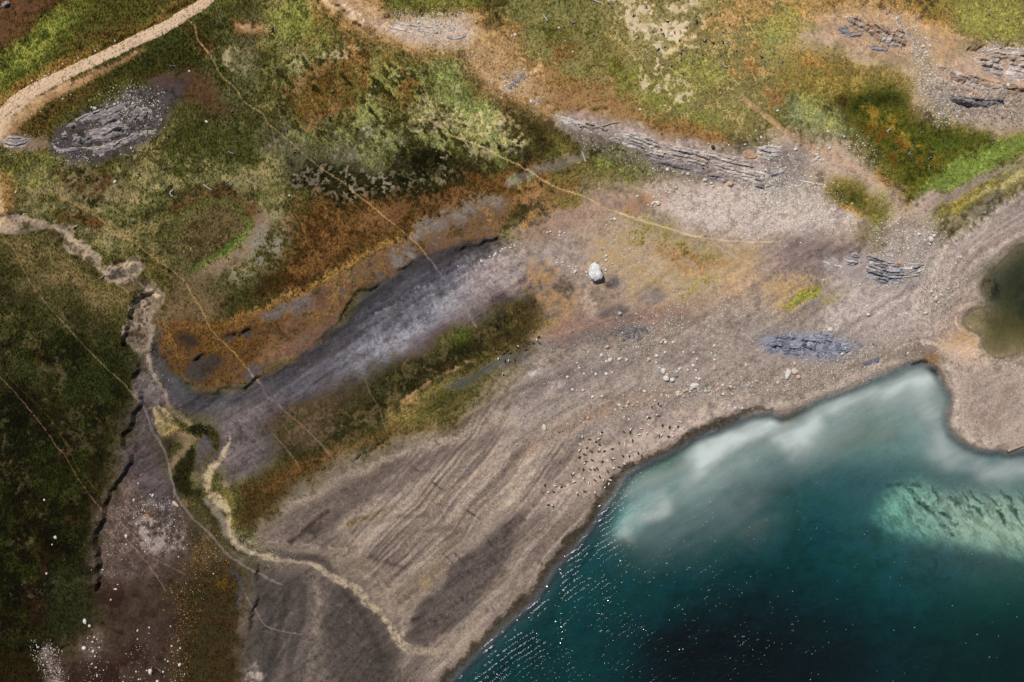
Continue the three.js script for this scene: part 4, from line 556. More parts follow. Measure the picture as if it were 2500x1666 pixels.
// ------- pond bed
area('766c4c 827654 6c6446', 6, { e: 6, s: 'MSF' }, POND.map((p) => p.join(',')).join(' '));
area('4c5040 565846 444a3c', 24, { e: 26, s: 'MSF' }, '2416,670 2460,640 2510,606 2600,600 2600,760 2520,780 2440,760 2416,720');
area('948668 a09274', 8, { e: 8, s: 'SF' }, '2366,770 2384,760 2404,762 2416,780 2412,806 2392,806 2372,796');
area('24281e', 6, { e: 12, b: [0.4, 0.14, 'S'] }, '2410,690 2440,690 2470,720 2440,730 2416,710');
strip('5c5440 6a624c', 3, 3.5, { e: 6, o: 0.8, b: [0.2, 0.2, 'S'] }, '2500,594 2471,616 2441,647 2422,666 2407,686 2401,706 2410,722 2416,740 2410,751 2395,751 2374,757 2361,768 2359,787 2372,801 2388,810 2399,819 2403,832 2408,849 2421,863 2439,873 2464,870 2490,864');
// ------- long bands of the beach, left by falling water
for (const [w, o, c2, s] of [
  [7, 0.6, 'b4a694 a89a88', '700,1250 800,1190 900,1140 1000,1105 1080,1080 1180,1040 1260,1020'], [6, 0.6, '5e564e 6a6158', '720,1270 820,1215 920,1165 1020,1130 1100,1100 1200,1060'], [9, 0.55, '6a6058 5e564e', '780,1300 880,1225 980,1175 1080,1130 1160,1090 1250,1050'],
  [5, 0.6, '564d45 62584f', '1120,1040 1180,1000 1250,960 1320,935 1400,910'], [6, 0.5, 'ada090 b8ab9a', '1130,1060 1200,1020 1290,985 1380,955'], [5, 0.5, 'b6a896', '1180,1300 1260,1250 1340,1190 1400,1150 1440,1110'], [6, 0.5, '6e645a', '1160,1320 1240,1270 1320,1215 1390,1160'],
  [8, 0.5, 'bfb0a0 c8baa8', '1440,1130 1500,1095 1560,1070 1640,1040 1720,1010'], [4, 0.6, '7a7066', '1220,1440 1290,1370 1360,1300 1410,1240'], [5, 0.5, 'a89a88', '1130,1560 1200,1500 1260,1440 1310,1380'],
  [6, 0.6, '857a70', '2300,660 2360,610 2420,570 2500,530 2560,510'], [5, 0.6, 'b8aca0', '2310,650 2370,598 2430,560 2500,516'], [4, 0.6, '8a7c70', '2330,680 2380,630 2440,590 2500,556 2560,530'], [4, 0.6, 'c0b2a4', '2340,690 2390,645 2450,600 2500,572'], [4, 0.5, '7e746a', '2180,620 2260,590 2340,540 2420,500'],
  [7, 0.55, '48474b 3f3e42', '900,740 960,690 1030,650 1110,620 1180,605'], [5, 0.55, '6a696e', '880,780 950,730 1020,690 1090,655 1150,630'], [5, 0.55, '4a494d', '860,800 930,750 1000,705 1070,668'], [6, 0.5, '5a5658', '640,960 720,920 800,870 870,810'], [6, 0.5, '4a4648', '560,985 640,950 720,900 790,850'],
]) strip(c2, w, 7, { e: 12, s: 'KFG', o, b: [0.3, 0.25, 'K'] }, s);
// ---------------------------------------------------------------- relief
const WATER = -1.2;
const BANKS = [   // eroded edges of turf: points, height, how far (dm) the foot takes to rise again, side that lies low (+1: to the right of the way the points run)
  [0.7, 60, 1, '388,850 411,888 439,916 466,938 493,954 518,960 537,946 576,949 606,941 630,918 675,910 702,891 730,872 757,853 776,832 798,808 828,780 848,742 861,716 911,703 924,690 949,673 998,646 1031,629 1048,624 1081,613 1113,610 1155,599 1182,591 1209,583'],
  [1.35, 70, -1, '366,715 335,728 318,750 315,788 302,820 300,845 310,860 334,880 340,900 327,919 336,945 343,963 343,985 326,1006 318,1048 299,1056 304,1089 323,1116 307,1138 285,1179 269,1204 258,1232 254,1265 239,1291 233,1326 241,1368 238,1400 236,1430'],
  [0.9, 45, 1, '-20,545 5,525 20,519 49,516 90,525 120,540 150,552 167,560'],
  [0.6, 34, -1, '154,592 165,574 132,563 71,566 27,571 0,578'], [0.55, 30, -1, '190,600 179,625 160,610 154,592'], [0.5, 30, -1, '318,716 291,697 263,686 255,670 241,656 219,640 203,626 179,625'], [0.5, 24, 1, '240,616 255,641 291,638 324,630 349,642'], [0.5, 26, 1, '388,698 404,720 400,740 386,757 373,788 369,830'],
  [0.8, 40, 1, '284,616 300,620 329,629 355,636 378,643 411,662'],
  [0.6, 40, 1, '870,1118 894,1102 930,1080 946,1075 971,1089 990,1067 1020,1059'],
  [0.7, 50, -1, '626,1390 629,1428 623,1472 612,1510 607,1581 600,1640'],
  [0.5, 30, 1, '2129,14 2162,22 2184,33'], [0.5, 30, 1, '2230,41 2250,40 2271,44'], [0.8, 40, 1, '2370,120 2381,118 2395,113 2408,110 2425,106 2440,109 2458,111'],
  [0.5, 26, 1, '1353,268 1360,262 1369,259'], [0.5, 26, 1, '1450,264 1465,262 1480,264'], [0.4, 26, 1, '1400,266 1420,262'], [0.5, 24, 1, '1600,308 1615,304 1625,310'],
  [0.7, 26, 1, '545,832 552,822 562,817 572,819'], [0.8, 26, 1, '585,822 592,808 606,803 618,808 622,818'], [0.8, 30, 1, '480,872 495,862 520,864 545,876'],
  [0.5, 30, 1, '228,1410 200,1420 170,1420'], [0.8, 30, 1, '55,1582 80,1578 110,1575 150,1580 180,1565'], [0.5, 20, -1, '2160,895 2240,878 2262,876 2282,886 2296,900'],
  [0.35, 20, 1, '1625,632 1632,628 1640,632'], [0.7, 34, -1, '395,1075 400,1060 412,1052'], [0.4, 20, 1, '1150,1015 1135,1006 1118,1003'],
].map(([h, reach, side, s]) => ({ h, reach, side, P: curve(pts(s), 3) }));
for (const b of BANKS) b.box = boxOf(b.P, b.reach + 12);
const HILLS = [[515, 575, 90, 70, 0.5], [2200, 300, 120, 60, -0.7], [1080, 870, 190, 30, 0.35], [1140, 950, 150, 30, 0.25], [260, 300, 130, 70, 0.6], [1600, 360, 240, 50, 0.5], [2400, 220, 140, 90, 0.7], [2130, 90, 110, 50, 0.5], [2080, 490, 60, 40, -0.3], [1130, 1430, 120, 60, -0.25], [60, 1250, 200, 300, 0.3], [900, 300, 200, 160, 0.3], [1750, 150, 300, 120, 0.4]];
const DEPTHS = pts('1150,1640,3.5 1300,1560,5 1250,1666,6.5 1450,1400,3.4 1450,1550,7 1600,1450,6.5 1700,1640,28 1900,1640,28 2100,1640,22 2300,1640,14 2480,1640,10 1600,1300,2.8 1500,1290,1.3 1600,1200,1.2 1700,1250,2.6 1800,1120,.5 1760,1080,.12 1850,1200,3.6 1900,1040,.15 2000,1020,.22 2000,1100,1.7 2000,1200,4.4 2100,1000,.28 2250,930,.14 2200,1050,1 2300,1060,.6 2150,1150,3.4 2000,1350,6 2200,1400,4.8 2300,1150,2.8 2450,1180,2.2 2400,1140,.9 2450,1280,.28 2250,1250,.6 2350,1310,.45 2480,1340,.35 2330,1250,.35 2400,1240,.3 2300,1430,5 2450,1450,4.6 2480,1550,7.5 2100,1500,9 1900,1500,10 1700,1400,6 2600,1300,.5 2600,1660,10 1200,1900,10 1900,1900,30 2600,1900,12 1300,1480,3.5 1380,1400,2.6');
function relief(e, s) {
  const dl = polyDist(e, s, LAKE), dp = polyDist(e, s, POND);
  if (dl > 0) {
    let w = 0, v = 0;
    for (const [x, y, d] of DEPTHS) { const q = 1 / ((x - e) ** 2 + (y - s) ** 2 + 22000) ** 1.7; w += q; v += q * Math.log(d); }
    const d = Math.exp(v / w) * (0.9 + 0.2 * fbm(e / 60, s / 60, 3, 5));
    const ridge = 0;
    return WATER - 0.03 - Math.min(d, 0.10 + dl * 0.05) * smooth(-2, 26, dl) - ridge;
  }
  if (dp > 0) return WATER - 0.02 - Math.min(0.9, dp * 0.014) * (0.8 + 0.4 * fbm(e / 50, s / 50, 3, 8));
  let h = WATER + 0.03 + Math.min(0.05, -dl * 0.01) + 1.3 * smooth(0, 420, Math.min(-dl, 60 - dp * 1.6)) + 0.25 * smooth(300, 1400, -dl);
  const u = smooth(0, 160, Math.min(-dl, -dp * 1.5));
  h += u * (0.8 * (fbm(e / 330, s / 330, 3, 3) - 0.5) + 0.30 * (fbm(e / 70, s / 70, 3, 9) - 0.5) + 0.26 * (fbm(e / 16, s / 16, 3, 21) - 0.5)) + 0.04 * (fbm(e / 10, s / 10, 2, 22) - 0.5) * smooth(0, 30, Math.min(-dl, -dp));
  h += 0.22 * smooth(20, 90, -dl) * smooth(700, 350, -dl) * smooth(900, 1000, s + 0.4 * (e - 700)) * (fbm((e * 0.85 - s * 0.53) / 240, (e * 0.53 + s * 0.85) / 15, 3, 47) - 0.5) * 2;
  for (const [x, y, rx, ry, d] of HILLS) { const q = ((e - x) / rx) ** 2 + ((s - y) / ry) ** 2; if (q < 4) h += d * Math.exp(-1.6 * q); }
  const we = e + 7 * (fbm(e / 16, s / 16, 2, 41) - 0.5) * 2, wsn = s + 7 * (fbm(e / 16, s / 16, 2, 43) - 0.5) * 2;
  for (const b of BANKS) {
    if (e < b.box[0] || e > b.box[2] || s < b.box[1] || s > b.box[3]) continue;
    let best = 1e18, side = 0, end = 0;
    for (let i = 1; i < b.P.length; i++) { const a = b.P[i - 1], c = b.P[i], [d, t] = segDist2(we, wsn, a, c); if (d < best) { best = d; side = (c[0] - a[0]) * (wsn - a[1]) - (c[1] - a[1]) * (we - a[0]); end = (i === 1 && t <= 0) || (i === b.P.length - 1 && t >= 1) ? 1 : 0; } }
    best = Math.sqrt(best);
    const far = smooth(b.reach, b.reach * 0.25, best) * (b.h > 0.85 ? 0.6 + 0.5 * fbm(e / 45, s / 45, 2, 57) : 0.25 + 0.9 * smooth(0.3, 0.65, fbm(e / 45, s / 45, 2, 57)));
    if (end && best > 4) { if (side * b.side > 0) h -= b.h * far * smooth(14, 4, best); continue; }
    h += side * b.side > 0 ? -b.h * 0.75 * far * smooth(0, 3, best) : b.h * 0.25 * far;
  }
  return Math.max(h, WATER + 0.02 + Math.min(0.12, -dl * 0.006));
}
const CELL = 4, HW = 751, HH = 541;   // 0.4 m
const heights = new Float32Array(HW * HH);
for (let j = 0; j < HH; j++) for (let i = 0; i < HW; i++) heights[j * HW + i] = relief(E0 + i * CELL, S0 + j * CELL);
function ground(e, s) {   // height of the built sheet
  const x = clamp((e - E0) / CELL, 0, HW - 1.001), y = clamp((s - S0) / CELL, 0, HH - 1.001), i = Math.floor(x), j = Math.floor(y), fx = x - i, fy = y - j, k = j * HW + i;
  return lerp(lerp(heights[k], heights[k + 1], fx), lerp(heights[k + HW], heights[k + HW + 1], fx), fy);
}
console.log('relief done');
// ---------------------------------------------------------------- the ground sheet
const toLinear = new Float32Array(256).map((_, i) => { const c = i / 255; return c <= 0.04045 ? c / 12.92 : ((c + 0.055) / 1.055) ** 2.4; });
const toByte = (l) => { l = clamp(l); return Math.round(255 * (l <= 0.0031308 ? 12.92 * l : 1.055 * l ** (1 / 2.4) - 0.055)); };
const lin = (v) => toLinear[clamp(Math.round(v), 0, 255)];
const GAIN = [1.03, 1.06, 1.10];   // how bright a white sheet stands in this light
const bed = new Float32Array(GN);
for (let j = 0; j < GH; j++) for (let i = 0; i < GW; i++) { const e = E0 + i * STEP, s = S0 + j * STEP; if (e > 1040 && s > 560) bed[j * GW + i] = smooth(0.0, 0.35, WATER - ground(e, s)); }
const skin = new Uint8Array(GN * 4), rough = new Uint8Array(GN * 4);
for (let k = 0; k < GN; k++) {
  const av = 0.3 * R[k] + 0.55 * Gc[k] + 0.15 * Bc[k], ch = Math.max(R[k], Gc[k], Bc[k]) - Math.min(R[k], Gc[k], Bc[k]), hot = smooth(22, 70, R[k] - Gc[k]), x1 = Math.max(0, R[k] - Gc[k] - 26), x2 = Math.max(0, Gc[k] - Bc[k] - 44), sat = 1.06 - 0.14 * smooth(60, 130, ch) - 0.14 * hot; const dull = 1 - smooth(28, 62, ch); Gc[k] -= 0.35 * Math.max(0, Gc[k] - R[k]) + 1.2 * dull; Bc[k] += 3.2 * dull * smooth(30, 110, Bc[k]); R[k] -= 0.38 * x1; Gc[k] += 0.2 * x1; Bc[k] += 0.25 * x1 + 0.3 * x2; R[k] = av + (R[k] - av) * sat; Gc[k] = av + (Gc[k] - av) * sat; Bc[k] = av + (Bc[k] - av) * sat;
  const wet = bed[k], g = 1 + (1 - 0.8 * wet) * (0.5 * (N.G[k] - 0.5) + 0.36 * (N.F[k] - 0.5) + 0.2 * (N.S[k] - 0.5) + 0.34 * (hash2(k % GW, (k / GW) | 0, 7) - 0.5));
  const y = 0.3 * lin(R[k]) + 0.6 * lin(Gc[k]) + 0.1 * lin(Bc[k]), deepen = lerp(0.8 + 0.24 * smooth(0.02, 0.22, y), 1, wet);
  skin[k * 4] = toByte(lin(R[k]) / GAIN[0] * g * deepen); skin[k * 4 + 1] = toByte(lin(Gc[k]) / GAIN[1] * g * deepen); skin[k * 4 + 2] = toByte(lin(Bc[k]) / GAIN[2] * (1 + 4 * g) / 5 * deepen); skin[k * 4 + 3] = 255;
  const b = 255 * clamp(0.5 + 0.42 * (N.F[k] - 0.5) + 0.5 * (N.G[k] - 0.5) + 0.2 * (N.S[k] - 0.5));
  rough[k * 4] = rough[k * 4 + 1] = rough[k * 4 + 2] = b; rough[k * 4 + 3] = 255;
}
const sheetTexture = (data, w, h, srgb) => { const t = new THREE.DataTexture(data, w, h); t.magFilter = THREE.LinearFilter; t.minFilter = THREE.LinearMipmapLinearFilter; t.generateMipmaps = true; if (srgb) t.colorSpace = THREE.SRGBColorSpace; t.wrapS = t.wrapT = THREE.ClampToEdgeWrapping; t.needsUpdate = true; return t; };
const skinTexture = sheetTexture(skin, GW, GH, true), bumpTexture = sheetTexture(rough, GW, GH, false);
const groundMaterial = new THREE.MeshPhysicalMaterial({ map: skinTexture, bumpMap: bumpTexture, bumpScale: 0.17, roughness: 1, specularIntensity: 0.1 });
{
  const p = new Float32Array(HW * HH * 3), uv = new Float32Array(HW * HH * 2), ix = new Uint32Array((HW - 1) * (HH - 1) * 6);
  for (let j = 0, k = 0; j < HH; j++) for (let i = 0; i < HW; i++, k++) {
    const e = E0 + i * CELL, s = S0 + j * CELL;
    p[k * 3] = X(e); p[k * 3 + 1] = heights[k]; p[k * 3 + 2] = Z(s);
    uv[k * 2] = ((e - E0) / STEP + 0.5) / GW; uv[k * 2 + 1] = ((s - S0) / STEP + 0.5) / GH;
  }
  for (let j = 0, o = 0; j < HH - 1; j++) for (let i = 0; i < HW - 1; i++) { const a = j * HW + i, b = a + 1, c = a + HW, d = c + 1; ix.set([a, c, b, b, c, d], o); o += 6; }
  const g = new THREE.BufferGeometry();
  g.setAttribute('position', new THREE.BufferAttribute(p, 3)); g.setAttribute('uv', new THREE.BufferAttribute(uv, 2)); g.setIndex(new THREE.BufferAttribute(ix, 1)); g.computeVertexNormals();
  tag(put('ground', g, groundMaterial), 'grassy upland, pebble beach and lake bed around the shore', 'ground', null, 'structure');
}
// the land beyond the surveyed site, out to the horizon
{
  const n = 256, d = new Uint8Array(n * n * 4);
  for (let j = 0; j < n; j++) for (let i = 0; i < n; i++) { const t = fbm(i / 16, j / 16, 4, 61), q = fbm(i / 5, j / 5, 2, 63), o = (j * n + i) * 4; d[o] = 62 + 70 * t + 22 * q; d[o + 1] = 60 + 62 * t + 20 * q; d[o + 2] = 36 + 40 * t + 14 * q; d[o + 3] = 255; }
  const t = sheetTexture(d, n, n, true); t.wrapS = t.wrapT = THREE.MirroredRepeatWrapping;
  const xs = [-4000, -1500, -600, X(E0), X(E0 + (HW - 1) * CELL), 600, 1500, 4000], zs = [-4000, -1500, -600, Z(S0), Z(S0 + (HH - 1) * CELL), 600, 1500, 4000], p = [], uv = [], ix = [];
  for (let j = 0; j < 8; j++) for (let i = 0; i < 8; i++) { const inner = i > 2 && i < 5 && j > 2 && j < 5; p.push(xs[i], inner ? -1.3 : 1.5 - 2.8, zs[j]); uv.push(xs[i] / 60, zs[j] / 60); }
  for (let j = 0; j < 7; j++) for (let i = 0; i < 7; i++) if (!(i === 3 && j === 3)) { const a = j * 8 + i; ix.push(a, a + 8, a + 1, a + 1, a + 8, a + 9); }
  const g = new THREE.BufferGeometry();
  g.setAttribute('position', new THREE.Float32BufferAttribute(p, 3)); g.setAttribute('uv', new THREE.Float32BufferAttribute(uv, 2)); g.setIndex(ix); g.computeVertexNormals();
  tag(put('far_land', g, new THREE.MeshStandardMaterial({ map: t, roughness: 1 })), 'open grassland running to the horizon beyond the shore', 'land', null, 'structure');
}
// ---------------------------------------------------------------- water
function waves(w, h, e0, s0, step, amp) {   // slopes of wind waves whose crests lie along the shore
  const H = new Float32Array(w * h), n = new Uint8Array(w * h * 4);
  const trains = [[0.55, 0.84, 17, 0.3, 1], [0.70, 0.71, 11, 0.34, 2], [0.30, 0.95, 13, 0.3, 3], [0.85, 0.53, 8, 0.26, 4], [0.1, 1, 9, 0.22, 5]];
  for (let j = 0; j < h; j++) for (let i = 0; i < w; i++) {
    const e = e0 + i * step, s = s0 + j * step, a = amp(e, s); if (polyDist(e, s, e > 2330 && s < 874 ? POND : LAKE) < -20) continue;
    const wx = 26 * (fbm(e / 50, s / 50, 2, 71) - 0.5), wy = 26 * (fbm(e / 50, s / 50, 2, 73) - 0.5);
    let y = 0;
    for (const [dx, dy, L, A, k] of trains) { const q = (dx * (e + wx) + dy * (s + wy)) / L * 6.283 + 9 * fbm(e / (L * 2.5), s / (L * 2.5), 2, 80 + k), c = Math.sin(q); y += A * (L / 6.283) * (1 - Math.pow(Math.abs(0.5 - 0.5 * c), 0.7) * 2) * (0.3 + 1.4 * fbm(e / (L * 2), s / (L * 2), 2, 90 + k)); }
    y += 0.6 * (fbm(e / 4, s / 4, 2, 77) - 0.5);
    H[j * w + i] = y * a;
  }
  for (let j = 0; j < h; j++) for (let i = 0; i < w; i++) {
    const k = j * w + i, gx = (H[j * w + Math.min(w - 1, i + 1)] - H[j * w + Math.max(0, i - 1)]) / (2 * step), gy = (H[Math.min(h - 1, j + 1) * w + i] - H[Math.max(0, j - 1) * w + i]) / (2 * step), q = 1 / Math.hypot(gx, gy, 1);
    n[k * 4] = 127.5 * (1 - gx * q); n[k * 4 + 1] = 127.5 * (1 - gy * q); n[k * 4 + 2] = 127.5 * (1 + q); n[k * 4 + 3] = 255;
  }
    return sheetTexture(n, w, h, false);
}
function water(name, label, e0, s0, e1, s1, w, amp, deep, k) {
  const step = (e1 - e0) / w, h = Math.round((s1 - s0) / step), normalMap = waves(w, h, e0, s0, step, amp);
  const g = new THREE.PlaneGeometry((e1 - e0) / 10, (s1 - s0) / 10); g.rotateX(-Math.PI / 2);
  const uv = g.attributes.uv; for (let i = 0; i < uv.count; i++) uv.setY(i, 1 - uv.getY(i));   // rows of the map run south
  const root = bundle(name, X((e0 + e1) / 2), WATER, Z((s0 + s1) / 2));
  tag(root, label, 'water', null, 'structure');
  put('surface', g, new THREE.MeshPhysicalMaterial({ color: 0xffffff, transmission: 1, thickness: 0, roughness: 0.11, ior: 1.33, normalMap, normalScale: new THREE.Vector2(1, -1) }), root);
  const body = new THREE.BoxGeometry((e1 - e0) / 10 - 0.2, deep, (s1 - s0) / 10 - 0.2); body.translate(0, -deep / 2 - 0.01, 0);
  put('body', body, new THREE.MeshPhysicalMaterial({ color: 0xffffff, transparent: true, opacity: 0.004, roughness: 1, specularIntensity: 0, thickness: 1, attenuationDistance: 1, attenuationColor: new THREE.Color(Math.exp(-k[0]), Math.exp(-k[1]), Math.exp(-k[2])) }), root);
}
const calm = (e, s) => (0.32 + 0.6 * smooth(1150, 1420, s + 0.25 * (1700 - e))) * (0.75 + 0.5 * smooth(2300, 1500, e));
water('lake_water', 'teal lake with milky silt plume along the beach', 1030, 875, 2748, 1908, 1120, calm, 44, [0.42, 0.108, 0.100]);
water('pond_water', 'small olive pond behind the shingle spit', 2345, 540, 2748, 873, 300, () => 0.12, 4, [0.5, 0.44, 0.62]);
{ // fine glacial silt hanging just under the surface
  const w = 640, h = 280, e0 = 1440, s0 = 870, step = 1308 / w, d = new Uint8Array(w * h * 4);
  const lines = [[38, 0.95, '1725,1108 1800,1075 1870,1046 1910,1042'], [44, 0.32, '1560,1205 1640,1162 1720,1122'], [30, 0.85, '1925,1078 1975,1052 1998,1008 2080,972 2180,942 2262,924'], [34, 0.5, '2272,935 2286,1000 2290,1050 2312,1104 2372,1134 2500,1152 2740,1168'], [56, 0.24, '1690,1190 1800,1135 1900,1100 2000,1080 2150,1060'], [22, 0.5, '1516,1314 1534,1284 1566,1252 1616,1222'], [80, 0.16, '1590,1280 1700,1262 1820,1236'], [50, 0.28, '2060,1000 2160,985 2250,1000 2240,1040']].map(([r, a, s]) => [r, a, curve(pts(s), 4)]);
  for (let j = 0; j < h; j++) for (let i = 0; i < w; i++) {
    const e = e0 + i * step, s = s0 + j * step, x = e + 60 * (fbm(e / 90, s / 70, 4, 601) - 0.5), y = s + 60 * (fbm(e / 90, s / 70, 4, 607) - 0.5);
    let clear = 1;
    for (const [r, a, P] of lines) { let m = 1e9; for (let k = 1; k < P.length; k++) m = Math.min(m, segDist2(x, y, P[k - 1], P[k])[0]); if (m < r * r * 6) clear *= 1 - a * Math.exp(-m / (r * r)); }
    const wisp = 0.3 + 1.3 * fbm((e * 0.86 - s * 0.5) / 120, (e * 0.5 + s * 0.86) / 30, 5, 611), v = clamp((1 - clear) * (0.86 * Math.min(1.1, wisp)), 0, 0.92) * smooth(6, 26, polyDist(e, s, LAKE));
    d.fill(255 * v, (j * w + i) * 4, (j * w + i) * 4 + 3); d[(j * w + i) * 4 + 3] = 255;
  }
  const a = sheetTexture(d, w, h, false), geo = new THREE.PlaneGeometry(w * step / 10, h * step / 10); geo.rotateX(-Math.PI / 2);
  const uv = geo.attributes.uv; for (let i = 0; i < uv.count; i++) uv.setY(i, 1 - uv.getY(i));
  const o = put('silt_plume', geo, new THREE.MeshPhysicalMaterial({ color: new THREE.Color(0.66, 0.69, 0.67), alphaMap: a, transparent: true, roughness: 1, specularIntensity: 0, side: THREE.DoubleSide }));
  o.position.set(X(e0 + w * step / 2), WATER - 0.1, Z(s0 + h * step / 2));
  tag(o, 'milky silt drifting in the lake along the beach', 'silt', null, 'stuff');
}
{ // white flecks standing in for sun glints on the little crests, thickest where the waves run up the western shore
  const shape = new THREE.IcosahedronGeometry(1, 1), spots = [], r = rng(8181);
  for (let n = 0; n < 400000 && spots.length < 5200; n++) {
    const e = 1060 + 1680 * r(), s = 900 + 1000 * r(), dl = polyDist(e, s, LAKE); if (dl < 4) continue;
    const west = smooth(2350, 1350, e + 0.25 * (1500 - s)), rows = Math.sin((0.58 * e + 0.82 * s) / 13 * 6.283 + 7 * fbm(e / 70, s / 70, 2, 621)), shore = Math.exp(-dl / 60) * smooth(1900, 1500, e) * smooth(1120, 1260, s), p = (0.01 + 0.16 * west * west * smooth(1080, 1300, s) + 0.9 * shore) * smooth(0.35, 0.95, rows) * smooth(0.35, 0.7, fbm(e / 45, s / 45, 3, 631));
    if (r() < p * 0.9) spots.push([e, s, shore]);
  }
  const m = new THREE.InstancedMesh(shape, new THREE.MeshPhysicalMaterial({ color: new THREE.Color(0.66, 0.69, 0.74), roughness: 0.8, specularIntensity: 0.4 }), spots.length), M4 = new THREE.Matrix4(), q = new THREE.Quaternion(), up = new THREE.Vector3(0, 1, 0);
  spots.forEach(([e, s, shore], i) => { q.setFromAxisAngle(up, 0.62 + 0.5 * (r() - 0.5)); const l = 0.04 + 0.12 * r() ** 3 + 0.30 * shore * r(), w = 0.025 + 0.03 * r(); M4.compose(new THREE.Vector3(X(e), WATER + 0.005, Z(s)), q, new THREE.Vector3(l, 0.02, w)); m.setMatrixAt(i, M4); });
  m.name = 'glint_flecks'; m.castShadow = m.receiveShadow = true; scene.add(m); tag(m, 'white flecks standing in for sun glints on the lake ripples', 'glint_flecks', null, 'stuff');
  console.log('glint_flecks', spots.length);
}
console.log('water done');
// ---------------------------------------------------------------- dirt road
{
  const axis = curve(pts('560,-60 504,3 448,40 398,70 337,98 275,128 213,158 152,187 97,216 49,247 14,281 -6,305 -18,345 -28,400 -26,460 -18,520 -30,580 -70,650 -140,760 -230,860'), 8), w = 512, h = 256, d = new Uint8Array(w * h * 4), b = new Uint8Array(w * h * 4);
  for (let j = 0; j < h; j++) for (let i = 0; i < w; i++) {   // along u 20 m, across v 6.4 m
    const o = (j * w + i) * 4, v = j / h, rut = 0.05 * (fbm(i / 90, v * 22, 3, 201) - 0.5) * 2, fine = 0.07 * (fbm(i / 5, j / 4, 2, 203) - 0.5) + 0.04 * (hash2(i, j, 5) - 0.5), ts = 0.06 * Math.sin(v * 25 + fbm(i / 60, v * 3, 2, 207) * 3), k = 1 + rut + fine + ts * 0.5;
    d[o] = 212 * k; d[o + 1] = 183 * k; d[o + 2] = 154 * k; d[o + 3] = 255;
    b[o] = b[o + 1] = b[o + 2] = 255 * clamp(0.5 + rut * 3 + fine * 2 + ts); b[o + 3] = 255;
  }
  const map = sheetTexture(d, w, h, true), bump = sheetTexture(b, w, h, false); for (const t of [map, bump]) t.wrapS = t.wrapT = THREE.MirroredRepeatWrapping;
  const p = [], uv = [], ix = [], M = 12; let along = 0;
  axis.forEach((a, i) => {
    const q = axis[Math.max(0, i - 1)], r = axis[Math.min(axis.length - 1, i + 1)], l = Math.hypot(r[0] - q[0], r[1] - q[1]), nx = -(r[1] - q[1]) / l, ny = (r[0] - q[0]) / l;
    if (i) along += Math.hypot(a[0] - q[0], a[1] - q[1]) / 10;
    const half = 15 + 6 * smooth(200, 0, a[0]);
    for (let m = 0; m <= M; m++) {
      const t = m / M * 2 - 1, rag = Math.abs(t) === 1 ? 4 * (fbm(i / 2.2, t * 7, 2, 211) - 0.5) * 2 : 0, e = a[0] + nx * (half * t + rag), s = a[1] + ny * (half * t + rag);
      p.push(X(e), ground(e, s) + (Math.abs(t) === 1 ? -0.06 : 0.07 + 0.05 * (1 - t * t)), Z(s)); uv.push(along / 20, (t + 1) / 2);
    }
    if (i) for (let m = 0; m < M; m++) { const c = (i - 1) * (M + 1) + m, n = c + M + 1; ix.push(c, c + 1, n, n, c + 1, n + 1); }
  });
  const g = new THREE.BufferGeometry(); g.setAttribute('position', new THREE.Float32BufferAttribute(p, 3)); g.setAttribute('uv', new THREE.Float32BufferAttribute(uv, 2)); g.setIndex(ix); g.computeVertexNormals();
  if (g.attributes.normal.getY(M) < 0) { g.setIndex(ix.map((v, k) => ix[k - k % 3 + 2 - k % 3])); g.computeVertexNormals(); }
  tag(put('road', g, new THREE.MeshPhysicalMaterial({ map, bumpMap: bump, bumpScale: 0.05, roughness: 1, specularIntensity: 0.1 })), 'pale dirt road curving down through the turf', 'road', null, 'structure');
}
// ---------------------------------------------------------------- stone
const grainMap = (() => { const n = 128, d = new Uint8Array(n * n * 4); for (let j = 0; j < n; j++) for (let i = 0; i < n; i++) { const k = clamp(0.88 + 0.5 * (fbm(i / 9, j / 9, 4, 301) - 0.5) + 0.22 * (hash2(i, j, 31) - 0.5)) * 255, o = (j * n + i) * 4; d[o] = d[o + 1] = d[o + 2] = k; d[o + 3] = 255; } const t = sheetTexture(d, n, n, true); t.wrapS = t.wrapT = THREE.MirroredRepeatWrapping; return t; })();
const stone = (r, g, b) => new THREE.MeshPhysicalMaterial({ color: new THREE.Color(r, g, b), map: grainMap, bumpMap: grainMap, bumpScale: 0.04, roughness: 0.95, specularIntensity: 0.25 });
const STONE = { w: stone(0.86, 0.81, 0.74), c: stone(0.8, 0.69, 0.56), g: stone(0.52, 0.5, 0.48), t: stone(0.72, 0.5, 0.34), p: stone(0.8, 0.56, 0.44), b: stone(0.30, 0.32, 0.40), o: stone(0.78, 0.48, 0.2), d: stone(0.07, 0.065, 0.06) };
function pebbleShape(seed, detail, flat, rough) {
  const g = new THREE.IcosahedronGeometry(1, detail), p = g.attributes.position, v = new THREE.Vector3(), r = rng(seed), ax = 0.78 + 0.3 * r(), az = 0.78 + 0.3 * r(), cuts = [];
  for (let k = 0; k < 7; k++) cuts.push([new THREE.Vector3(r() * 2 - 1, r() * 1.4 - 0.4, r() * 2 - 1).normalize(), 0.72 + 0.22 * r()]);
  for (let i = 0; i < p.count; i++) {
    v.fromBufferAttribute(p, i);
    let k = 1 + rough * (fbm(v.x * 1.7 + 9 + seed, v.y * 1.7 + v.z * 2.3, 3, 5) - 0.5);
    for (const [n, d] of cuts) { const q = v.dot(n) * k; if (q > d) v.addScaledVector(n, (d - q) * 0.85); }
    v.multiplyScalar(k); p.setXYZ(i, v.x * ax, v.y * flat, v.z * az);
  }
  g.computeVertexNormals(); g.computeBoundingBox();
  return g;
}
const SHAPES = Array.from({ length: 9 }, (_, k) => pebbleShape(11 + k * 7, 3, 0.62 + 0.05 * (k % 4), 0.5));
const pick = rng(4242);
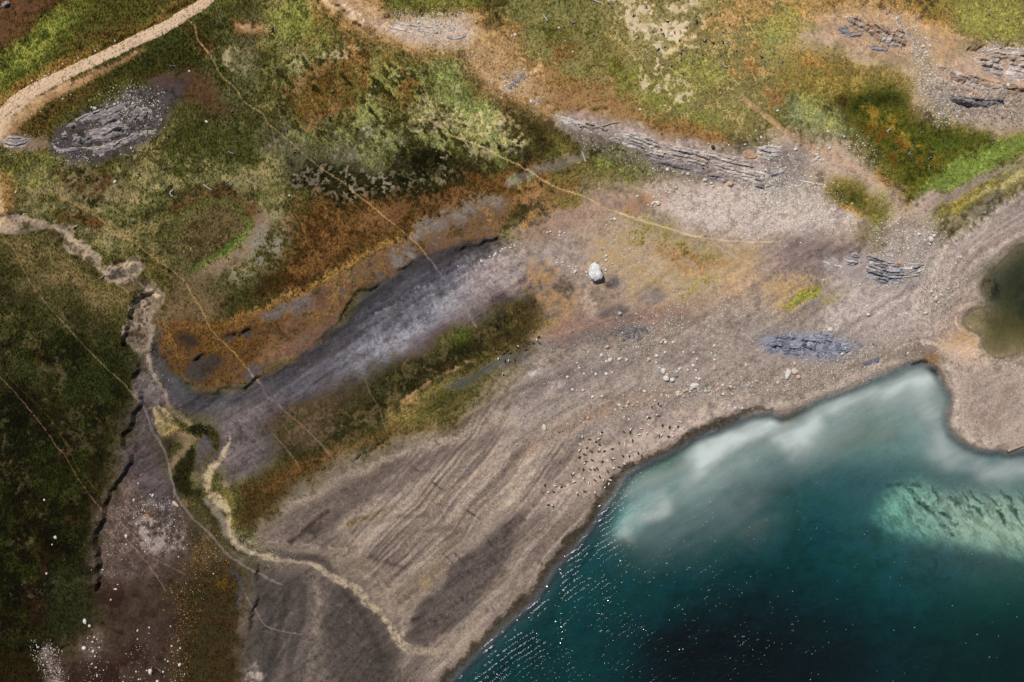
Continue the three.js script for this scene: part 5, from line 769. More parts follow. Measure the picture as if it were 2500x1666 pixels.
function stoneAt(name, label, group, e, s, size, kind = 'w', wide = 1, turn = null, high = 1) {   // size: breadth in dm
  const o = new THREE.Mesh(SHAPES[Math.floor(pick() * 9)], STONE[kind]), r = size / 20;
  o.name = numbered(name); o.castShadow = o.receiveShadow = true;
  const y = r * high * (0.85 + 0.3 * pick());
  o.scale.set(r * wide, y, r / wide * 1.06); o.rotation.y = turn ?? pick() * 6.28; o.position.set(X(e), ground(e, s) + y * 0.3, Z(s));
  scene.add(o); tag(o, label, size > 14 ? 'boulder' : 'stone', group);
  return o;
}
{ // the lone boulder, one big worn block with a hollow flank
  const g = new THREE.IcosahedronGeometry(1, 12), p = g.attributes.position, v = new THREE.Vector3();
  const out = pts('1451,644 1460,652 1463,662 1469,673 1466,681 1452,685 1443,682 1437,672 1437,659 1441,650').map(([e, s]) => [(e - 1452) / 10, (s - 665) / 10]);
  const radius = (a) => { let m = 0; for (let i = 0, j = out.length - 1; i < out.length; j = i++) { const [x0, y0] = out[j], [x1, y1] = out[i], c = Math.cos(a), q = Math.sin(a), den = c * (y1 - y0) - q * (x1 - x0); if (!den) continue; const t = (x0 * (y1 - y0) - y0 * (x1 - x0)) / den, u = (x0 * q - y0 * c) / den; if (t > 0 && u >= 0 && u <= 1) m = Math.max(m, t); } return m || 1.5; };
  for (let i = 0; i < p.count; i++) {
    v.fromBufferAttribute(p, i);
    const a = Math.atan2(v.z, v.x), flat = Math.hypot(v.x, v.z), rr = radius(a) * Math.pow(flat, 0.36), n = 1 + 0.10 * (fbm(v.x * 2.4 + 5, v.z * 2.4 + v.y * 3, 4, 19) - 0.5) * 2.4;
    const y = Math.sign(v.y) * Math.pow(Math.abs(v.y), 0.5) * (1.35 - 0.3 * v.z);
    p.setXYZ(i, rr * Math.cos(a) * n, y * n, rr * Math.sin(a) * n);
  }
  g.computeVertexNormals();
  const o = put('boulder', g, stone(0.95, 0.93, 0.92)); o.scale.setScalar(1.1); o.position.set(X(1452), ground(1452, 665) + 0.9, Z(665));
  tag(o, 'largest pale grey boulder standing alone on the bare tan flat', 'boulder');
}
const FIELDS = [
  ['small pale stone lying around the big lone boulder', 'stones around the lone boulder', '1404,664,9 1391,652,5 1406,652,5 1361,642,5 1375,641,5 1386,651,4 1398,656,4 1431,665,5 1433,673,5 1446,690,5 1479,660,7 1479,668,5 1480,636,7 1480,625,8 1495,645,4 1491,652,4 1501,650,4 1474,655,4 1457,640,6,g 1462,636,4 1493,639,4 1470,648,4'],
  ['pale stone in the short row along the slate flat', 'stones in a row on the slate flat', '1196,627,6 1206,624,6 1210,620,8 1223,614,5 1227,609,6 1234,606,5 1246,605,6 1256,601,6 1258,595,4 1176,638,9 1118,650,4 1186,648,4 1249,598,4'],
  ['small white stone on the mauve soil between the footpath and the lone boulder', 'stones between footpath and lone boulder', '1336,568,6 1344,566,6 1367,568,7 1366,575,6 1378,570,6 1493,537,8,g 1501,536,9 1480,550,5 1485,562,7,o 1466,566,5,o 1546,583,5 1538,609,5'],
  ['pale stone of the small heap on tan ground below the long ledge', 'heap of stones on the tan ground', '1593,498,10,c 1599,494,7 1606,497,13 1582,501,5 1589,505,5 1598,504,5 1596,482,6 1608,476,6 1611,481,5 1626,469,5 1634,472,5 1650,458,6 1556,480,7 1574,464,4'],
  ['stone fallen on the dark soil at the foot of the long ledge', 'stones at the foot of the long ledge', '1594,413,6 1629,415,10 1644,420,6 1666,424,10,g 1680,426,9,c 1711,426,5 1670,445,5 1721,440,11,c 1722,451,6 1736,448,8 1739,456,8 1868,471,7 1840,462,6 1848,467,5 1819,458,5'],
  ['pale stone among the rubble above the east end of the long ledge', 'stones above the long ledge', '1729,352,5 1818,354,6 1858,336,8 1876,350,5 1845,319,5 1898,271,8 1901,314,4 1918,288,4 1942,365,9 2024,363,8 1997,363,6 2022,322,7 2061,334,6 2107,350,5 2112,356,5 1994,378,9 1992,389,8 1997,384,8 2003,392,6 1986,392,6 1981,395,5 2011,392,5 2077,359,4'],
  ['pale rock lying between the two ribbed outcrops on the grassy rise', 'rocks between the ribbed outcrops', '2271,112,7 2259,130,7 2253,114,10 2263,137,6 2238,137,6 2269,184,7 2188,47,7 2251,170,5 2456,211,11 2465,181,6 2499,154,5 2244,125,5 2248,150,5'],
  ['grey-white stone on the upper beach by the striped slate outcrop', 'stones by the striped slate outcrop', '2245,572,10 2273,584,13,w 2282,575,9 2219,607,7 2271,596,5 2259,587,6 2211,566,6 2240,596,5 2349,628,9,c 2337,643,5 2288,729,13,c 2277,712,8 2301,720,7 2264,764,9 2216,766,7 2318,705,6 2262,713,5 2314,673,4 2120,747,7 2123,768,10 2151,766,6 2030,805,13 2011,684,6 2101,695,5 2120,675,5 2290,745,5 2296,738,5'],
  ['rounded pale stone scattered over the pebble beach', 'stones scattered over the pebble beach', '1469,867,9 1481,883,8 1512,877,10 1530,879,8 1603,869,9 1603,886,7 1624,861,8 1626,836,10 1623,830,6 1615,836,6 1644,836,8 1618,831,6 1669,860,6 1694,861,6 1703,877,7 1694,893,9 1661,901,9 1681,904,7 1654,908,7 1642,928,12 1611,899,6 1701,905,6 1702,924,7 1709,926,9 1747,879,7 1749,869,6 1739,863,6 1745,845,8 1824,892,8 1575,956,9 1455,914,8 1480,913,9 1495,910,6 1426,913,6 1398,952,8 1424,953,7 1448,969,9 1470,968,7 1385,921,8 1768,963,7 1791,963,6 1766,988,6 1785,991,5 1798,998,8 1816,998,7 1262,1085,7,g 1537,1025,6 1525,1020,5 1415,899,6 1436,860,5 1409,886,5 1490,879,12 2222,863,6 2485,893,5 2465,1040,4 2060,864,10'],
  ['tan or pink stone scattered over the pebble beach', 'tan stones on the pebble beach', '1483,847,12,t 1585,878,10,p 1630,915,11,p 1746,899,12,t 1755,887,6,p 1944,888,11,p 2384,877,6,t 1437,1021,8,t'],
  ['stone lying in the long line of cobbles across the beach', 'stones in the cobble line', '1513,990,11,c 1516,998,7,g 1503,1002,6,c 1533,986,6,t 1558,983,6,c 1585,978,8,w 1662,964,6,c 1418,1030,5,g 1388,1037,5,g'],
  ['white stone scattered over the dark brown soil', 'white stones on the dark soil', '310,1329,5 248,1393,5 285,1438,6 280,1438,4 287,1428,4 272,1464,5 337,1539,6 365,1532,5 337,1560,4 399,1640,6 385,1663,8 441,1582,5 420,1577,5 334,1639,5 340,1658,5 411,1614,5 404,1610,4 417,1529,4 437,1359,4 522,1401,4 328,1221,7 375,1209,8 337,1181,4 369,1207,4 229,1589,7 233,1602,5 232,1555,6 239,1647,5 236,1629,5 228,1566,5 244,1580,5 226,1620,5 238,1560,4 302,1664,5 360,1636,4'],
  ['white stone on the dark turf beside the brown soil', 'white stones on the dark turf', '138,1311,9 130,1329,5 117,1399,6 111,1220,6 220,1527,7'],
  ['white stone at the edge of the bright pebble scree', 'stones by the pebble scree', '94,1579,8 123,1584,6 107,1623,5 112,1600,5 104,1606,4'],
  ['small white stone on the turf bank beside the dirt road', 'stones beside the dirt road', '175,206,5 175,233,4 155,243,5 155,158,5 163,155,4 81,199,5 111,187,5 122,182,4 136,175,4 234,126,5 404,82,4 193,142,4 184,150,4 96,197,4 227,176,4 282,101,6,g 115,186,4 50,224,4 102,275,4 80,280,4'],
  ['white stone lying on open green turf', 'white stones on the turf', '505,298,8 322,363,6 296,378,4 463,175,6 282,444,8 41,470,6 56,522,6 708,479,6 807,287,4 1258,87,9 1250,89,5 1399,128,5 1380,101,4 1364,70,7 1603,212,5 1562,269,7 1277,178,5 1731,177,4 1758,228,4 1144,101,5 1056,109,5'],
  ['white rock among the small stones on the slate knoll', 'rocks on the slate knoll', '234,266,9 326,255,7 245,272,5 226,264,5 330,262,5'],
];
for (const [label, group, s] of FIELDS) for (const w of s.split(' ')) { const [e, n, d, k] = w.split(','); stoneAt(+d > 9.5 ? 'boulder' : 'stone', label, group, +e, +n, +d * 0.97, k ?? 'w'); }
const lone = (label, e, s, d, k, wide, turn, high) => stoneAt(d > 9.5 ? 'boulder' : 'stone', label, undefined, e, s, d, k, wide, turn, high);
lone('oblong white boulder at the head of the cobble line', 1697, 943, 18, 'w', 1.15, 0.1, 0.9);
lone('tall white boulder, larger of the pair touching on the pebble beach', 1627, 924, 15.5, 'w', 1.1, 0.4);
lone('white boulder just above the pink stone on the pebble beach', 1620, 907, 15, 'w', 1.08, 0.2);
lone('dark blue-grey stone beside the two white boulders', 1653, 918, 9, 'b', 1, 1);
lone('tall pale boulder, biggest of three above the bay', 1926, 915, 20, 'w', 0.85, -0.3);
lone('long pale boulder lying aslant beside the tallest of three', 1943, 908, 17, 'c', 1.3, -0.45, 0.8);
lone('brownish boulder, lowest of three above the bay', 1953, 921, 13, 'p', 1.05, 0.3);
lone('grey boulder beside the blue outcrop', 2079, 865, 12, 'g', 1.1, 0.2, 0.7);
lone('small blue-grey rock on the gravel east of the blue outcrop', 2136, 838, 8, 'b', 1, 0.2);
lone('egg-shaped grey boulder alone low on the sandy beach', 1329, 1045, 16, 'c', 0.82, 0.1);
lone('rusty brown boulder under the cliff of the long ledge', 1782, 451, 14, 't', 1.05, 0.7, 1.2);
lone('small black boulder on top of the long ledge', 1739, 361, 10, 'd', 1, 0.2, 1.2);
lone('grey boulder with a dark hollow in the wet stain', 1513, 766, 12, 'g', 1.1, 0.4, 1.1);
lone('white three-cornered rock beside the cart track on dark soil', 310, 1309, 9, 'w', 1, 0.3);
lone('white rock, larger of two at the corner of the dark turf', 210, 1515, 11, 'w', 0.85, 0.4);
lone('angular white rock on the pale soil patch by the scree', 208, 1581, 12, 'w', 1.05, 0.2);
lone('largest white rock on the dark brown soil', 369, 1639, 13, 'w', 0.95, 0.1);
lone('narrow white rock near the golden pebbles on dark soil', 440, 1622, 9, 'w', 1.3, 0.8);
lone('flat pinkish slab on the pale soil beside the creek track', 429, 1230, 13, 'p', 1.45, -0.7, 0.5);
lone('pale boulder in the middle of the northern gravel ledge', 1022, 56, 9, 'w', 1, 0.2);
lone('pale stone at the foot of the rubble on the rust slope', 1297, 249, 9, 'w', 1, 0.2);
{ // cobbles thrown up in a line
  const P = curve(pts('1300,1085 1340,1068 1400,1040 1450,1018 1500,1000 1560,982 1620,972 1660,962 1700,955 1760,945 1820,940 1880,934 1930,925'), 4), r = rng(99);
  for (let n = 0; n < 46; n++) { const t = (0.35 + 0.65 * r()) * (P.length - 1.01), i = Math.floor(t), a = P[i], b = P[i + 1], f = t - i, e = lerp(a[0], b[0], f) + (r() - 0.5) * 8, s = lerp(a[1], b[1], f) + (r() - 0.5) * 15; stoneAt('stone', 'rounded cobble packed in the long line across the beach', 'cobbles in the line across the beach', e, s, 5.5 + 3.5 * r(), 'wctpgg'[Math.floor(r() * 6)]); }
}
// loose pebbles nobody could count
{
  const pebble = pebbleShape(5, 0, 0.6, 0.4); const spots = [], r = rng(777), pal = { w: ['e8e2d8', 'd8d0c4', 'f2ece2', 'c8bcae'], m: ['c8bcae', 'a89a8c', 'd8ccbc', '8c8076', 'b49c84', 'e2d8ca'], o: ['c8924c', 'd8b070', 'a87840', 'e0d0b0'], d: ['6a625c', '54504c', '8a827a', 'b0a698'] };
  const field = (n, lo, hi, kind, s, soft = 0.5) => { n *= 1.25; lo *= 0.8; hi *= 0.85; const P = pts(s), b = boxOf(P, 30); let made = 0, tries = 0; while (made < n && tries++ < n * 12) { const e = b[0] + r() * (b[2] - b[0]), q = b[1] + r() * (b[3] - b[1]); const rim = polyDist(e, q, P); if (rim < -30 || (rim < 25 && r() > (rim + 30) / 55)) continue; const k = Math.floor((q - S0) / STEP) * GW + Math.floor((e - E0) / STEP), m = 0.5 * N.M[k] + 0.5 * N.S[k]; if (k < 0 || k >= GN || m < soft * 0.9 - 0.02 + 0.5 * (r() - 0.5)) continue; const h = ground(e, q); if (h < WATER + 0.02) continue; const pl = pal[kind]; spots.push([e, q, h, lo + (hi - lo) * r() ** 3.5, pl[Math.floor(r() * pl.length)]]); made++; } };
  field(9000, 1.2, 4.2, 'm', '1340,850 1500,850 1640,800 1780,760 1980,770 2120,730 2240,660 2330,620 2380,640 2360,700 2300,790 2260,870 2100,930 1900,990 1760,1010 1600,1000 1480,990 1380,1040 1290,1090 1260,1010 1300,900');
  field(4200, 1.4, 5, 'm', '1340,1070 1400,1030 1450,1008 1500,992 1560,974 1620,962 1700,943 1780,930 1880,920 1960,900 2040,890 2100,900 1980,960 1900,950 1800,952 1700,968 1600,985 1500,1015 1400,1055', 0.2);
  field(2600, 1.5, 5.5, 'w', '1600,470 1700,450 1800,450 1900,440 2020,470 2080,540 1980,580 1860,585 1760,560 1660,530');
  field(1800, 1.5, 5, 'w', '1820,440 1900,420 1980,420 2040,470 2060,520 1960,560 1880,520');
  field(1500, 1.4, 4.5, 'w', '1640,730 1720,720 1860,740 1900,770 1860,800 1760,830 1660,810 1560,850 1480,860 1560,790');
  field(1300, 1.4, 4.5, 'm', '1480,800 1620,780 1700,810 1640,860 1520,900 1400,900 1360,870');
  field(2600, 1.4, 5, 'w', '2150,560 2240,530 2300,570 2290,640 2230,680 2160,690 2130,640');
  field(2200, 1.3, 4, 'm', '2230,680 2330,620 2390,640 2370,720 2330,760 2280,800 2220,790 2200,740');
  field(2000, 1.3, 4.5, 'm', '2000,880 2080,850 2160,830 2200,850 2120,900 2000,950 1900,985 1880,960');
  field(2200, 1.2, 3.6, 'm', '2320,890 2420,890 2560,890 2560,1080 2460,1095 2380,1080 2335,1030');
  field(1500, 1.6, 5, 'w', '930,60 960,35 1050,40 1140,45 1160,80 1110,100 1020,85', 0.4);
  field(500, 1.4, 4, 'w', '1100,100 1180,120 1230,180 1240,220 1190,190');
  field(800, 1.6, 5, 'w', '215,265 270,240 330,220 385,240 390,290 340,300 280,300 230,300', 0.45);
  field(300, 1.5, 4, 'w', '130,350 200,380 300,370 380,310 400,330 300,395 180,400');
  field(160, 1.5, 4.5, 'w', '2,328 40,325 80,340 60,360 10,360');
  field(420, 1.6, 4.2, 'w', '92,1582 112,1580 128,1600 142,1640 150,1680 130,1690 118,1650 104,1620', 0.1);
  field(120, 1.6, 4, 'w', '224,1548 240,1550 246,1600 240,1690 212,1690 220,1620', 0.3);
  field(300, 1.2, 3, 'w', '262,1240 300,1230 330,1260 310,1330 300,1400 244,1420 240,1350', 0.45);
  field(420, 1.3, 3.6, 'o', '420,1430 470,1420 480,1500 450,1560 440,1680 424,1680 430,1520', 0.4);
  field(420, 1.2, 3.2, 'o', '470,1330 530,1320 540,1370 500,1400 460,1390', 0.4);
  field(500, 1.2, 4, 'w', '340,1240 420,1240 450,1310 390,1350 330,1310');
  field(160, 1.4, 3.6, 'w', '300,1560 440,1560 440,1690 300,1690');
  field(900, 1.6, 5.5, 'w', '1790,350 1900,340 1960,400 2010,400 2020,430 1900,470 1800,440 1880,400', 0.4);
  field(700, 1.4, 4, 'w', '1400,320 1500,350 1600,390 1700,420 1700,440 1560,420 1440,370', 0.4);
  field(700, 1.4, 4, 'w', '1960,330 2100,330 2160,430 2200,480 2160,490 2080,430 1980,410');
  field(900, 1.5, 5.5, 'w', '2170,30 2230,70 2260,110 2270,180 2240,170 2230,110 2180,60', 0.25);
  field(2400, 1.6, 6.5, 'm', '2250,200 2300,190 2360,220 2500,235 2560,240 2560,300 2420,300 2340,290 2290,270', 0.2);
  field(900, 1.6, 6, 'w', '2250,210 2290,200 2330,240 2340,280 2300,290 2260,240', 0.1);
  field(900, 1.5, 5, 'w', '2370,130 2430,110 2500,120 2540,160 2480,160 2400,150', 0.3);
  field(600, 1.5, 5, 'c' in pal ? 'c' : 'o', '2060,45 2130,55 2200,80 2200,120 2130,110 2080,80', 0.2);
  field(300, 1.8, 6, 'w', '1240,200 1270,180 1280,190 1250,215', 0); field(120, 1.5, 4, 'w', '1290,250 1320,235 1330,240 1300,268', 0);
  field(1400, 1, 2.6, 'm', '1120,1110 1260,1040 1340,1000 1400,1060 1300,1130 1160,1200 1060,1230', 0.55);
  field(700, 1.2, 3, 'm', '560,1290 620,1330 700,1350 700,1365 600,1350', 0.1);
  field(300, 1.2, 3.5, 'd', '455,1040 500,1045 470,1065 430,1030 400,980 412,975', 0.2);
  field(300, 1.2, 3.5, 'm', '330,740 370,740 370,900 400,960 380,960 340,860', 0.3);
  field(500, 1.2, 4, 'd', '1310,845 1480,800 1580,800 1590,830 1480,850 1340,865');
  const m = new THREE.InstancedMesh(pebble, new THREE.MeshPhysicalMaterial({ color: 0xffffff, roughness: 0.95, specularIntensity: 0.2 }), spots.length), M4 = new THREE.Matrix4(), q = new THREE.Quaternion(), up = new THREE.Vector3(0, 1, 0), col = new THREE.Color();
  spots.forEach(([e, s, h, d, c], i) => { const k = d / 20; q.setFromAxisAngle(up, r() * 6.28); M4.compose(new THREE.Vector3(X(e), h + k * 0.2, Z(s)), q, new THREE.Vector3(k * (0.8 + 0.5 * r()), k * (0.6 + 0.5 * r()), k)); m.setMatrixAt(i, M4); col.set('#' + c).multiplyScalar(0.4 + 0.55 * r()); m.setColorAt(i, col); });
  m.name = 'pebbles'; m.castShadow = m.receiveShadow = true; scene.add(m);
  tag(m, 'loose pebbles strewn over beach, soil and outcrops', 'pebbles', null, 'stuff');
  console.log('pebbles', spots.length);
}
// ---------------------------------------------------------------- bedrock
const rockMap = (() => { const n = 256, d = new Uint8Array(n * n * 4); for (let j = 0; j < n; j++) for (let i = 0; i < n; i++) { const k = clamp(0.8 + 0.8 * (fbm(i / 30, j / 7, 4, 401) - 0.5) + 0.25 * (fbm(i / 3, j / 2, 2, 403) - 0.5)) * 255, o = (j * n + i) * 4; d[o] = d[o + 1] = d[o + 2] = k; d[o + 3] = 255; } const t = sheetTexture(d, n, n, true); t.wrapS = t.wrapT = THREE.MirroredRepeatWrapping; return t; })();
const rock = (r, g, b) => new THREE.MeshPhysicalMaterial({ color: new THREE.Color(r, g, b), map: rockMap, bumpMap: rockMap, bumpScale: 0.12, roughness: 0.95, specularIntensity: 0.25, flatShading: true });
const ROCK = { slate: [rock(0.40, 0.35, 0.35), rock(0.50, 0.43, 0.41), rock(0.30, 0.27, 0.27)], pale: [rock(0.68, 0.57, 0.51), rock(0.82, 0.71, 0.63), rock(0.55, 0.47, 0.43)], tan: [rock(0.60, 0.40, 0.28), rock(0.66, 0.5, 0.38), rock(0.5, 0.38, 0.3)], blue: [rock(0.42, 0.44, 0.55), rock(0.54, 0.55, 0.66), rock(0.30, 0.32, 0.42)], stripe: [rock(0.48, 0.43, 0.43), rock(0.68, 0.62, 0.58), rock(0.38, 0.36, 0.38)], orange: [rock(0.75, 0.48, 0.3)] };
const chip = rng(909);
function ledgeBlock(P, w, h, root, mat, name) {   // a tilted layer of rock along P: dips back to the north, breaks off to the south
  w *= 1.7; h *= 0.6;
  const across = [[-1, -0.3], [-0.8, 0.3], [-0.4, 0.62], [0.0, 0.8], [0.42, 1], [0.5, 0.3], [0.56, -0.6]], n = P.length, p = [], uv = [], ix = [], sd = Math.floor(chip() * 1e4), A = across.length, ox = root.position;
  let along = 0;
  for (let i = 0; i < n; i++) {
    const a = P[Math.max(0, i - 1)], b = P[Math.min(n - 1, i + 1)], l = Math.hypot(b[0] - a[0], b[1] - a[1]) || 1; let nx = -(b[1] - a[1]) / l, ny = (b[0] - a[0]) / l; if (ny < 0) { nx = -nx; ny = -ny; }
    if (i) along += Math.hypot(P[i][0] - P[i - 1][0], P[i][1] - P[i - 1][1]) / 10;
    const tip = i === 0 || i === n - 1 ? 0.55 : 1, hh = h * (0.6 + 0.8 * vnoise(i * 0.9, sd, 3)) * (tip < 1 ? 0.5 : 1), ww = w * tip * (0.75 + 0.5 * vnoise(i * 0.7, sd + 9, 5)), jut = w * 0.45 * (vnoise(i * 1.1, sd + 4, 7) - 0.5);
    across.forEach(([t, y], m) => { const e = P[i][0] + nx * (ww * t + jut) + 2.4 * (vnoise(i * 1.7 + m * 3.1, sd, 11) - 0.5), s = P[i][1] + ny * (ww * t + jut) + 2.4 * (vnoise(i * 1.3 + m * 2.7, sd, 13) - 0.5); p.push(X(e) - ox.x, ground(e, s) + hh * y + 0.12 * h * (vnoise(i * 2.1 + m * 5, sd, 17) - 0.5) - ox.y, Z(s) - ox.z); uv.push(along / 6, t * ww / 60); });
    if (i) for (let m = 0; m < A - 1; m++) { const c = (i - 1) * A + m, d = c + A; ix.push(c, c + 1, d, d, c + 1, d + 1); }
  }
  for (const i of [0, n - 1]) for (let m = 1; m < A - 1; m++) ix.push(...(i ? [i * A, i * A + m, i * A + m + 1] : [0, m + 1, m]));
  const g = new THREE.BufferGeometry(); g.setAttribute('position', new THREE.Float32BufferAttribute(p, 3)); g.setAttribute('uv', new THREE.Float32BufferAttribute(uv, 2)); g.setIndex(ix); g.computeVertexNormals();
  return put(name, g, mat, root);
}
function ledge(root, s, w, h, mats, len = 34) {   // a ledge broken into blocks
  const P = curve(pts(s), 3); let from = 0;
  while (from < P.length - 1) {
    let to = from + 1, d = 0; const want = len * (0.6 + 0.9 * chip());
    while (to < P.length - 1 && d < want) { d += Math.hypot(P[to][0] - P[to - 1][0], P[to][1] - P[to - 1][1]); to++; }
    const part = [], off = (chip() - 0.5) * w * 0.8; for (let i = from; i <= to; i++) part.push([P[i][0] + (i === from ? 3 : i === to ? -3 : 0) * chip(), P[i][1] + off]); if (part.length < 3) part.splice(1, 0, [(part[0][0] + part[1][0]) / 2, (part[0][1] + part[1][1]) / 2]);
    ledgeBlock(part, w * (0.75 + 0.5 * chip()), h * (0.7 + 0.6 * chip()), root, mats[Math.floor(chip() * mats.length)], 'ledge');
    from = to;
  }
}
function slab(root, s, h, mat, name = 'slab') {   // a worn sheet of rock with its own outline
  const P = curve([...pts(s), pts(s)[0]], 3).slice(0, -1), c = [P.reduce((a, q) => a + q[0], 0) / P.length, P.reduce((a, q) => a + q[1], 0) / P.length], rings = [1.04, 0.98, 0.7, 0.4, 0.12], p = [], uv = [], ix = [], n = P.length, sd = Math.floor(chip() * 999), ox = root.position;
  rings.forEach((k, r) => P.forEach(([x, y]) => { const e = c[0] + (x - c[0]) * k + (r ? 1.5 * (vnoise(x / 5, y / 5, sd) - 0.5) : 0), s = c[1] + (y - c[1]) * k; p.push(X(e) - ox.x, ground(e, s) + (r === 0 ? -0.2 : h * (0.75 + 0.25 * (1 - k)) * (0.7 + 0.6 * vnoise(e / 9, s / 9, sd + 3)) + 0.004 * h * (s - c[1])) - ox.y, Z(s) - ox.z); uv.push(e / 60, s / 60); }));
  for (let r = 0; r < rings.length - 1; r++) for (let i = 0; i < n; i++) { const a = r * n + i, b = r * n + (i + 1) % n; ix.push(a, b, a + n, a + n, b, b + n); }
  p.push(X(c[0]) - ox.x, ground(...c) + h - ox.y, Z(c[1]) - ox.z); uv.push(c[0] / 60, c[1] / 60);
  for (let i = 0; i < n; i++) ix.push((rings.length - 1) * n + i, (rings.length - 1) * n + (i + 1) % n, rings.length * n);
  const g = new THREE.BufferGeometry(); g.setAttribute('position', new THREE.Float32BufferAttribute(p, 3)); g.setAttribute('uv', new THREE.Float32BufferAttribute(uv, 2)); g.setIndex(ix); g.computeVertexNormals();
  return put(name, g, mat, root);
}
const LUMPS = Array.from({ length: 7 }, (_, k) => { const g = pebbleShape(70 + k * 5, 1, 0.6, 0.9); return g; });
function lumps(root, n, lo, hi, mats, s, name = 'rock_lump') {
  const P = pts(s), b = boxOf(P); let made = 0, tries = 0;
  while (made < n && tries++ < 4000) { const e = b[0] + chip() * (b[2] - b[0]), q = b[1] + chip() * (b[3] - b[1]); if (!inPoly(e, q, P)) continue; const d = (lo + (hi - lo) * chip() ** 1.6) / 20, o = put(name, LUMPS[Math.floor(chip() * 7)], mats[Math.floor(chip() * mats.length)], root); o.scale.set(d * (0.8 + 0.6 * chip()), d * (0.4 + 0.4 * chip()) / (1 + d * 0.6), d); o.rotation.y = chip() * 6.28; o.position.set(X(e) - root.position.x, ground(e, q) + d * 0.15 - root.position.y, Z(q) - root.position.z); made++; }
}
const outcrop = (e, s, label) => tag(bundle('rock_outcrop', X(e), ground(e, s), Z(s)), label, 'outcrop');
// Tilted beds that break the surface: each bed rises southward and snaps off in a step; joints cut the beds into blocks, and every block is a part.
function beds(root, area_, axis_, { gap = 9, amp = 0.7, len = 40, mats, seed = 1, lift = 0.1, rough = 0.16, cell = 1.7, fade = 16, teeth = 0, bury = 0 }) {
  const P = curve([...pts(area_)], 1), A = curve(pts(axis_), 4), b = boxOf(P, 4), nx = Math.ceil((b[2] - b[0]) / cell), ny = Math.ceil((b[3] - b[1]) / cell), at = new Array((nx + 1) * (ny + 1)), run = [0];
  for (let i = 1; i < A.length; i++) run[i] = run[i - 1] + Math.hypot(A[i][0] - A[i - 1][0], A[i][1] - A[i - 1][1]);
  const frame = (e, s) => { let best = 1e18, v = 0, u = 0; for (let i = 1; i < A.length; i++) { const [d, t] = segDist2(e, s, A[i - 1], A[i]); if (d < best) { best = d; const dx = A[i][0] - A[i - 1][0], dy = A[i][1] - A[i - 1][1]; u = run[i - 1] + t * (run[i] - run[i - 1]); v = Math.sqrt(d) * Math.sign(dx * (s - A[i - 1][1]) - dy * (e - A[i - 1][0])); } } return [u, v]; };
  for (let j = 0; j <= ny; j++) for (let i = 0; i <= nx; i++) {
    const e = b[0] + i * cell, s = b[1] + j * cell, rim = polyDist(e + 10 * (fbm(e / 12, s / 12, 3, seed) - 0.5), s + 10 * (fbm(e / 12, s / 12, 3, seed + 3) - 0.5), P);
    if (rim < -3) continue;
    let [u, v] = frame(e, s);
    v += 1.1 * gap * (fbm(u / 70, v / 40, 3, seed + 5) - 0.5) + 3.2 * (fbm(u / 7, v / 7, 2, seed + 7) - 0.5) + 500;
    const bed = Math.floor(v / gap), ru = u + 14 * (hash2(bed, 1, seed) - 0.5) + 3 * (vnoise(v / 3, u / 3, seed) - 0.5), l = len * (0.5 + hash2(bed, 2, seed)), blk = Math.floor(ru / l), fr = v / gap - bed, tall = 0.25 + 1.1 * hash2(bed, blk, seed + 9), joint = Math.min(1, Math.min(ru / l - blk, 1 - ru / l + blk) * l / 2.2);
    let y = amp * tall * (0.15 + 0.85 * fr) + rough * (fbm(e / 5, s / 5, 3, seed + 11) - 0.5) + 0.5 * rough * (hash2(i, j, seed) - 0.5);
    if (teeth) y *= 0.55 + 0.75 * smooth(0.3, 0.7, vnoise(u / teeth, bed * 3.3, seed + 13));
    y *= 0.45 + 0.55 * joint;
    const m = smooth(-3, fade, rim) * (bury ? smooth(bury - 0.12, bury + 0.1, fbm(e / 34, s / 22, 3, seed + 21)) : 1);
    at[j * (nx + 1) + i] = { e, s, y: ground(e, s) - 0.07 + m * (lift + y + 0.07), key: bed * 1000 + blk, tone: hash2(bed * 7 + 1, blk, seed + 15) };
  }
  const groups = new Map();
  for (let j = 0; j < ny; j++) for (let i = 0; i < nx; i++) { const k = j * (nx + 1) + i, q = [at[k], at[k + 1], at[k + nx + 1], at[k + nx + 2]]; if (q.some((x) => !x)) continue; if (!groups.has(q[0].key)) groups.set(q[0].key, { tris: [], tone: q[0].tone }); groups.get(q[0].key).tris.push([q[0], q[2], q[1]], [q[1], q[2], q[3]]); }
  for (const { tris, tone } of groups.values()) {
    const ids = new Map(), p = [], uv = [], ix = [];
    for (const t of tris) for (const v of t) { if (!ids.has(v)) { ids.set(v, p.length / 3); p.push(X(v.e) - root.position.x, v.y - root.position.y, Z(v.s) - root.position.z); uv.push(v.e / 60, v.s / 60); } ix.push(ids.get(v)); }
    const g = new THREE.BufferGeometry(); g.setAttribute('position', new THREE.Float32BufferAttribute(p, 3)); g.setAttribute('uv', new THREE.Float32BufferAttribute(uv, 2)); g.setIndex(ix); g.computeVertexNormals();
    put('rock_bed', g, mats[Math.floor(tone * mats.length)], root);
  }
}
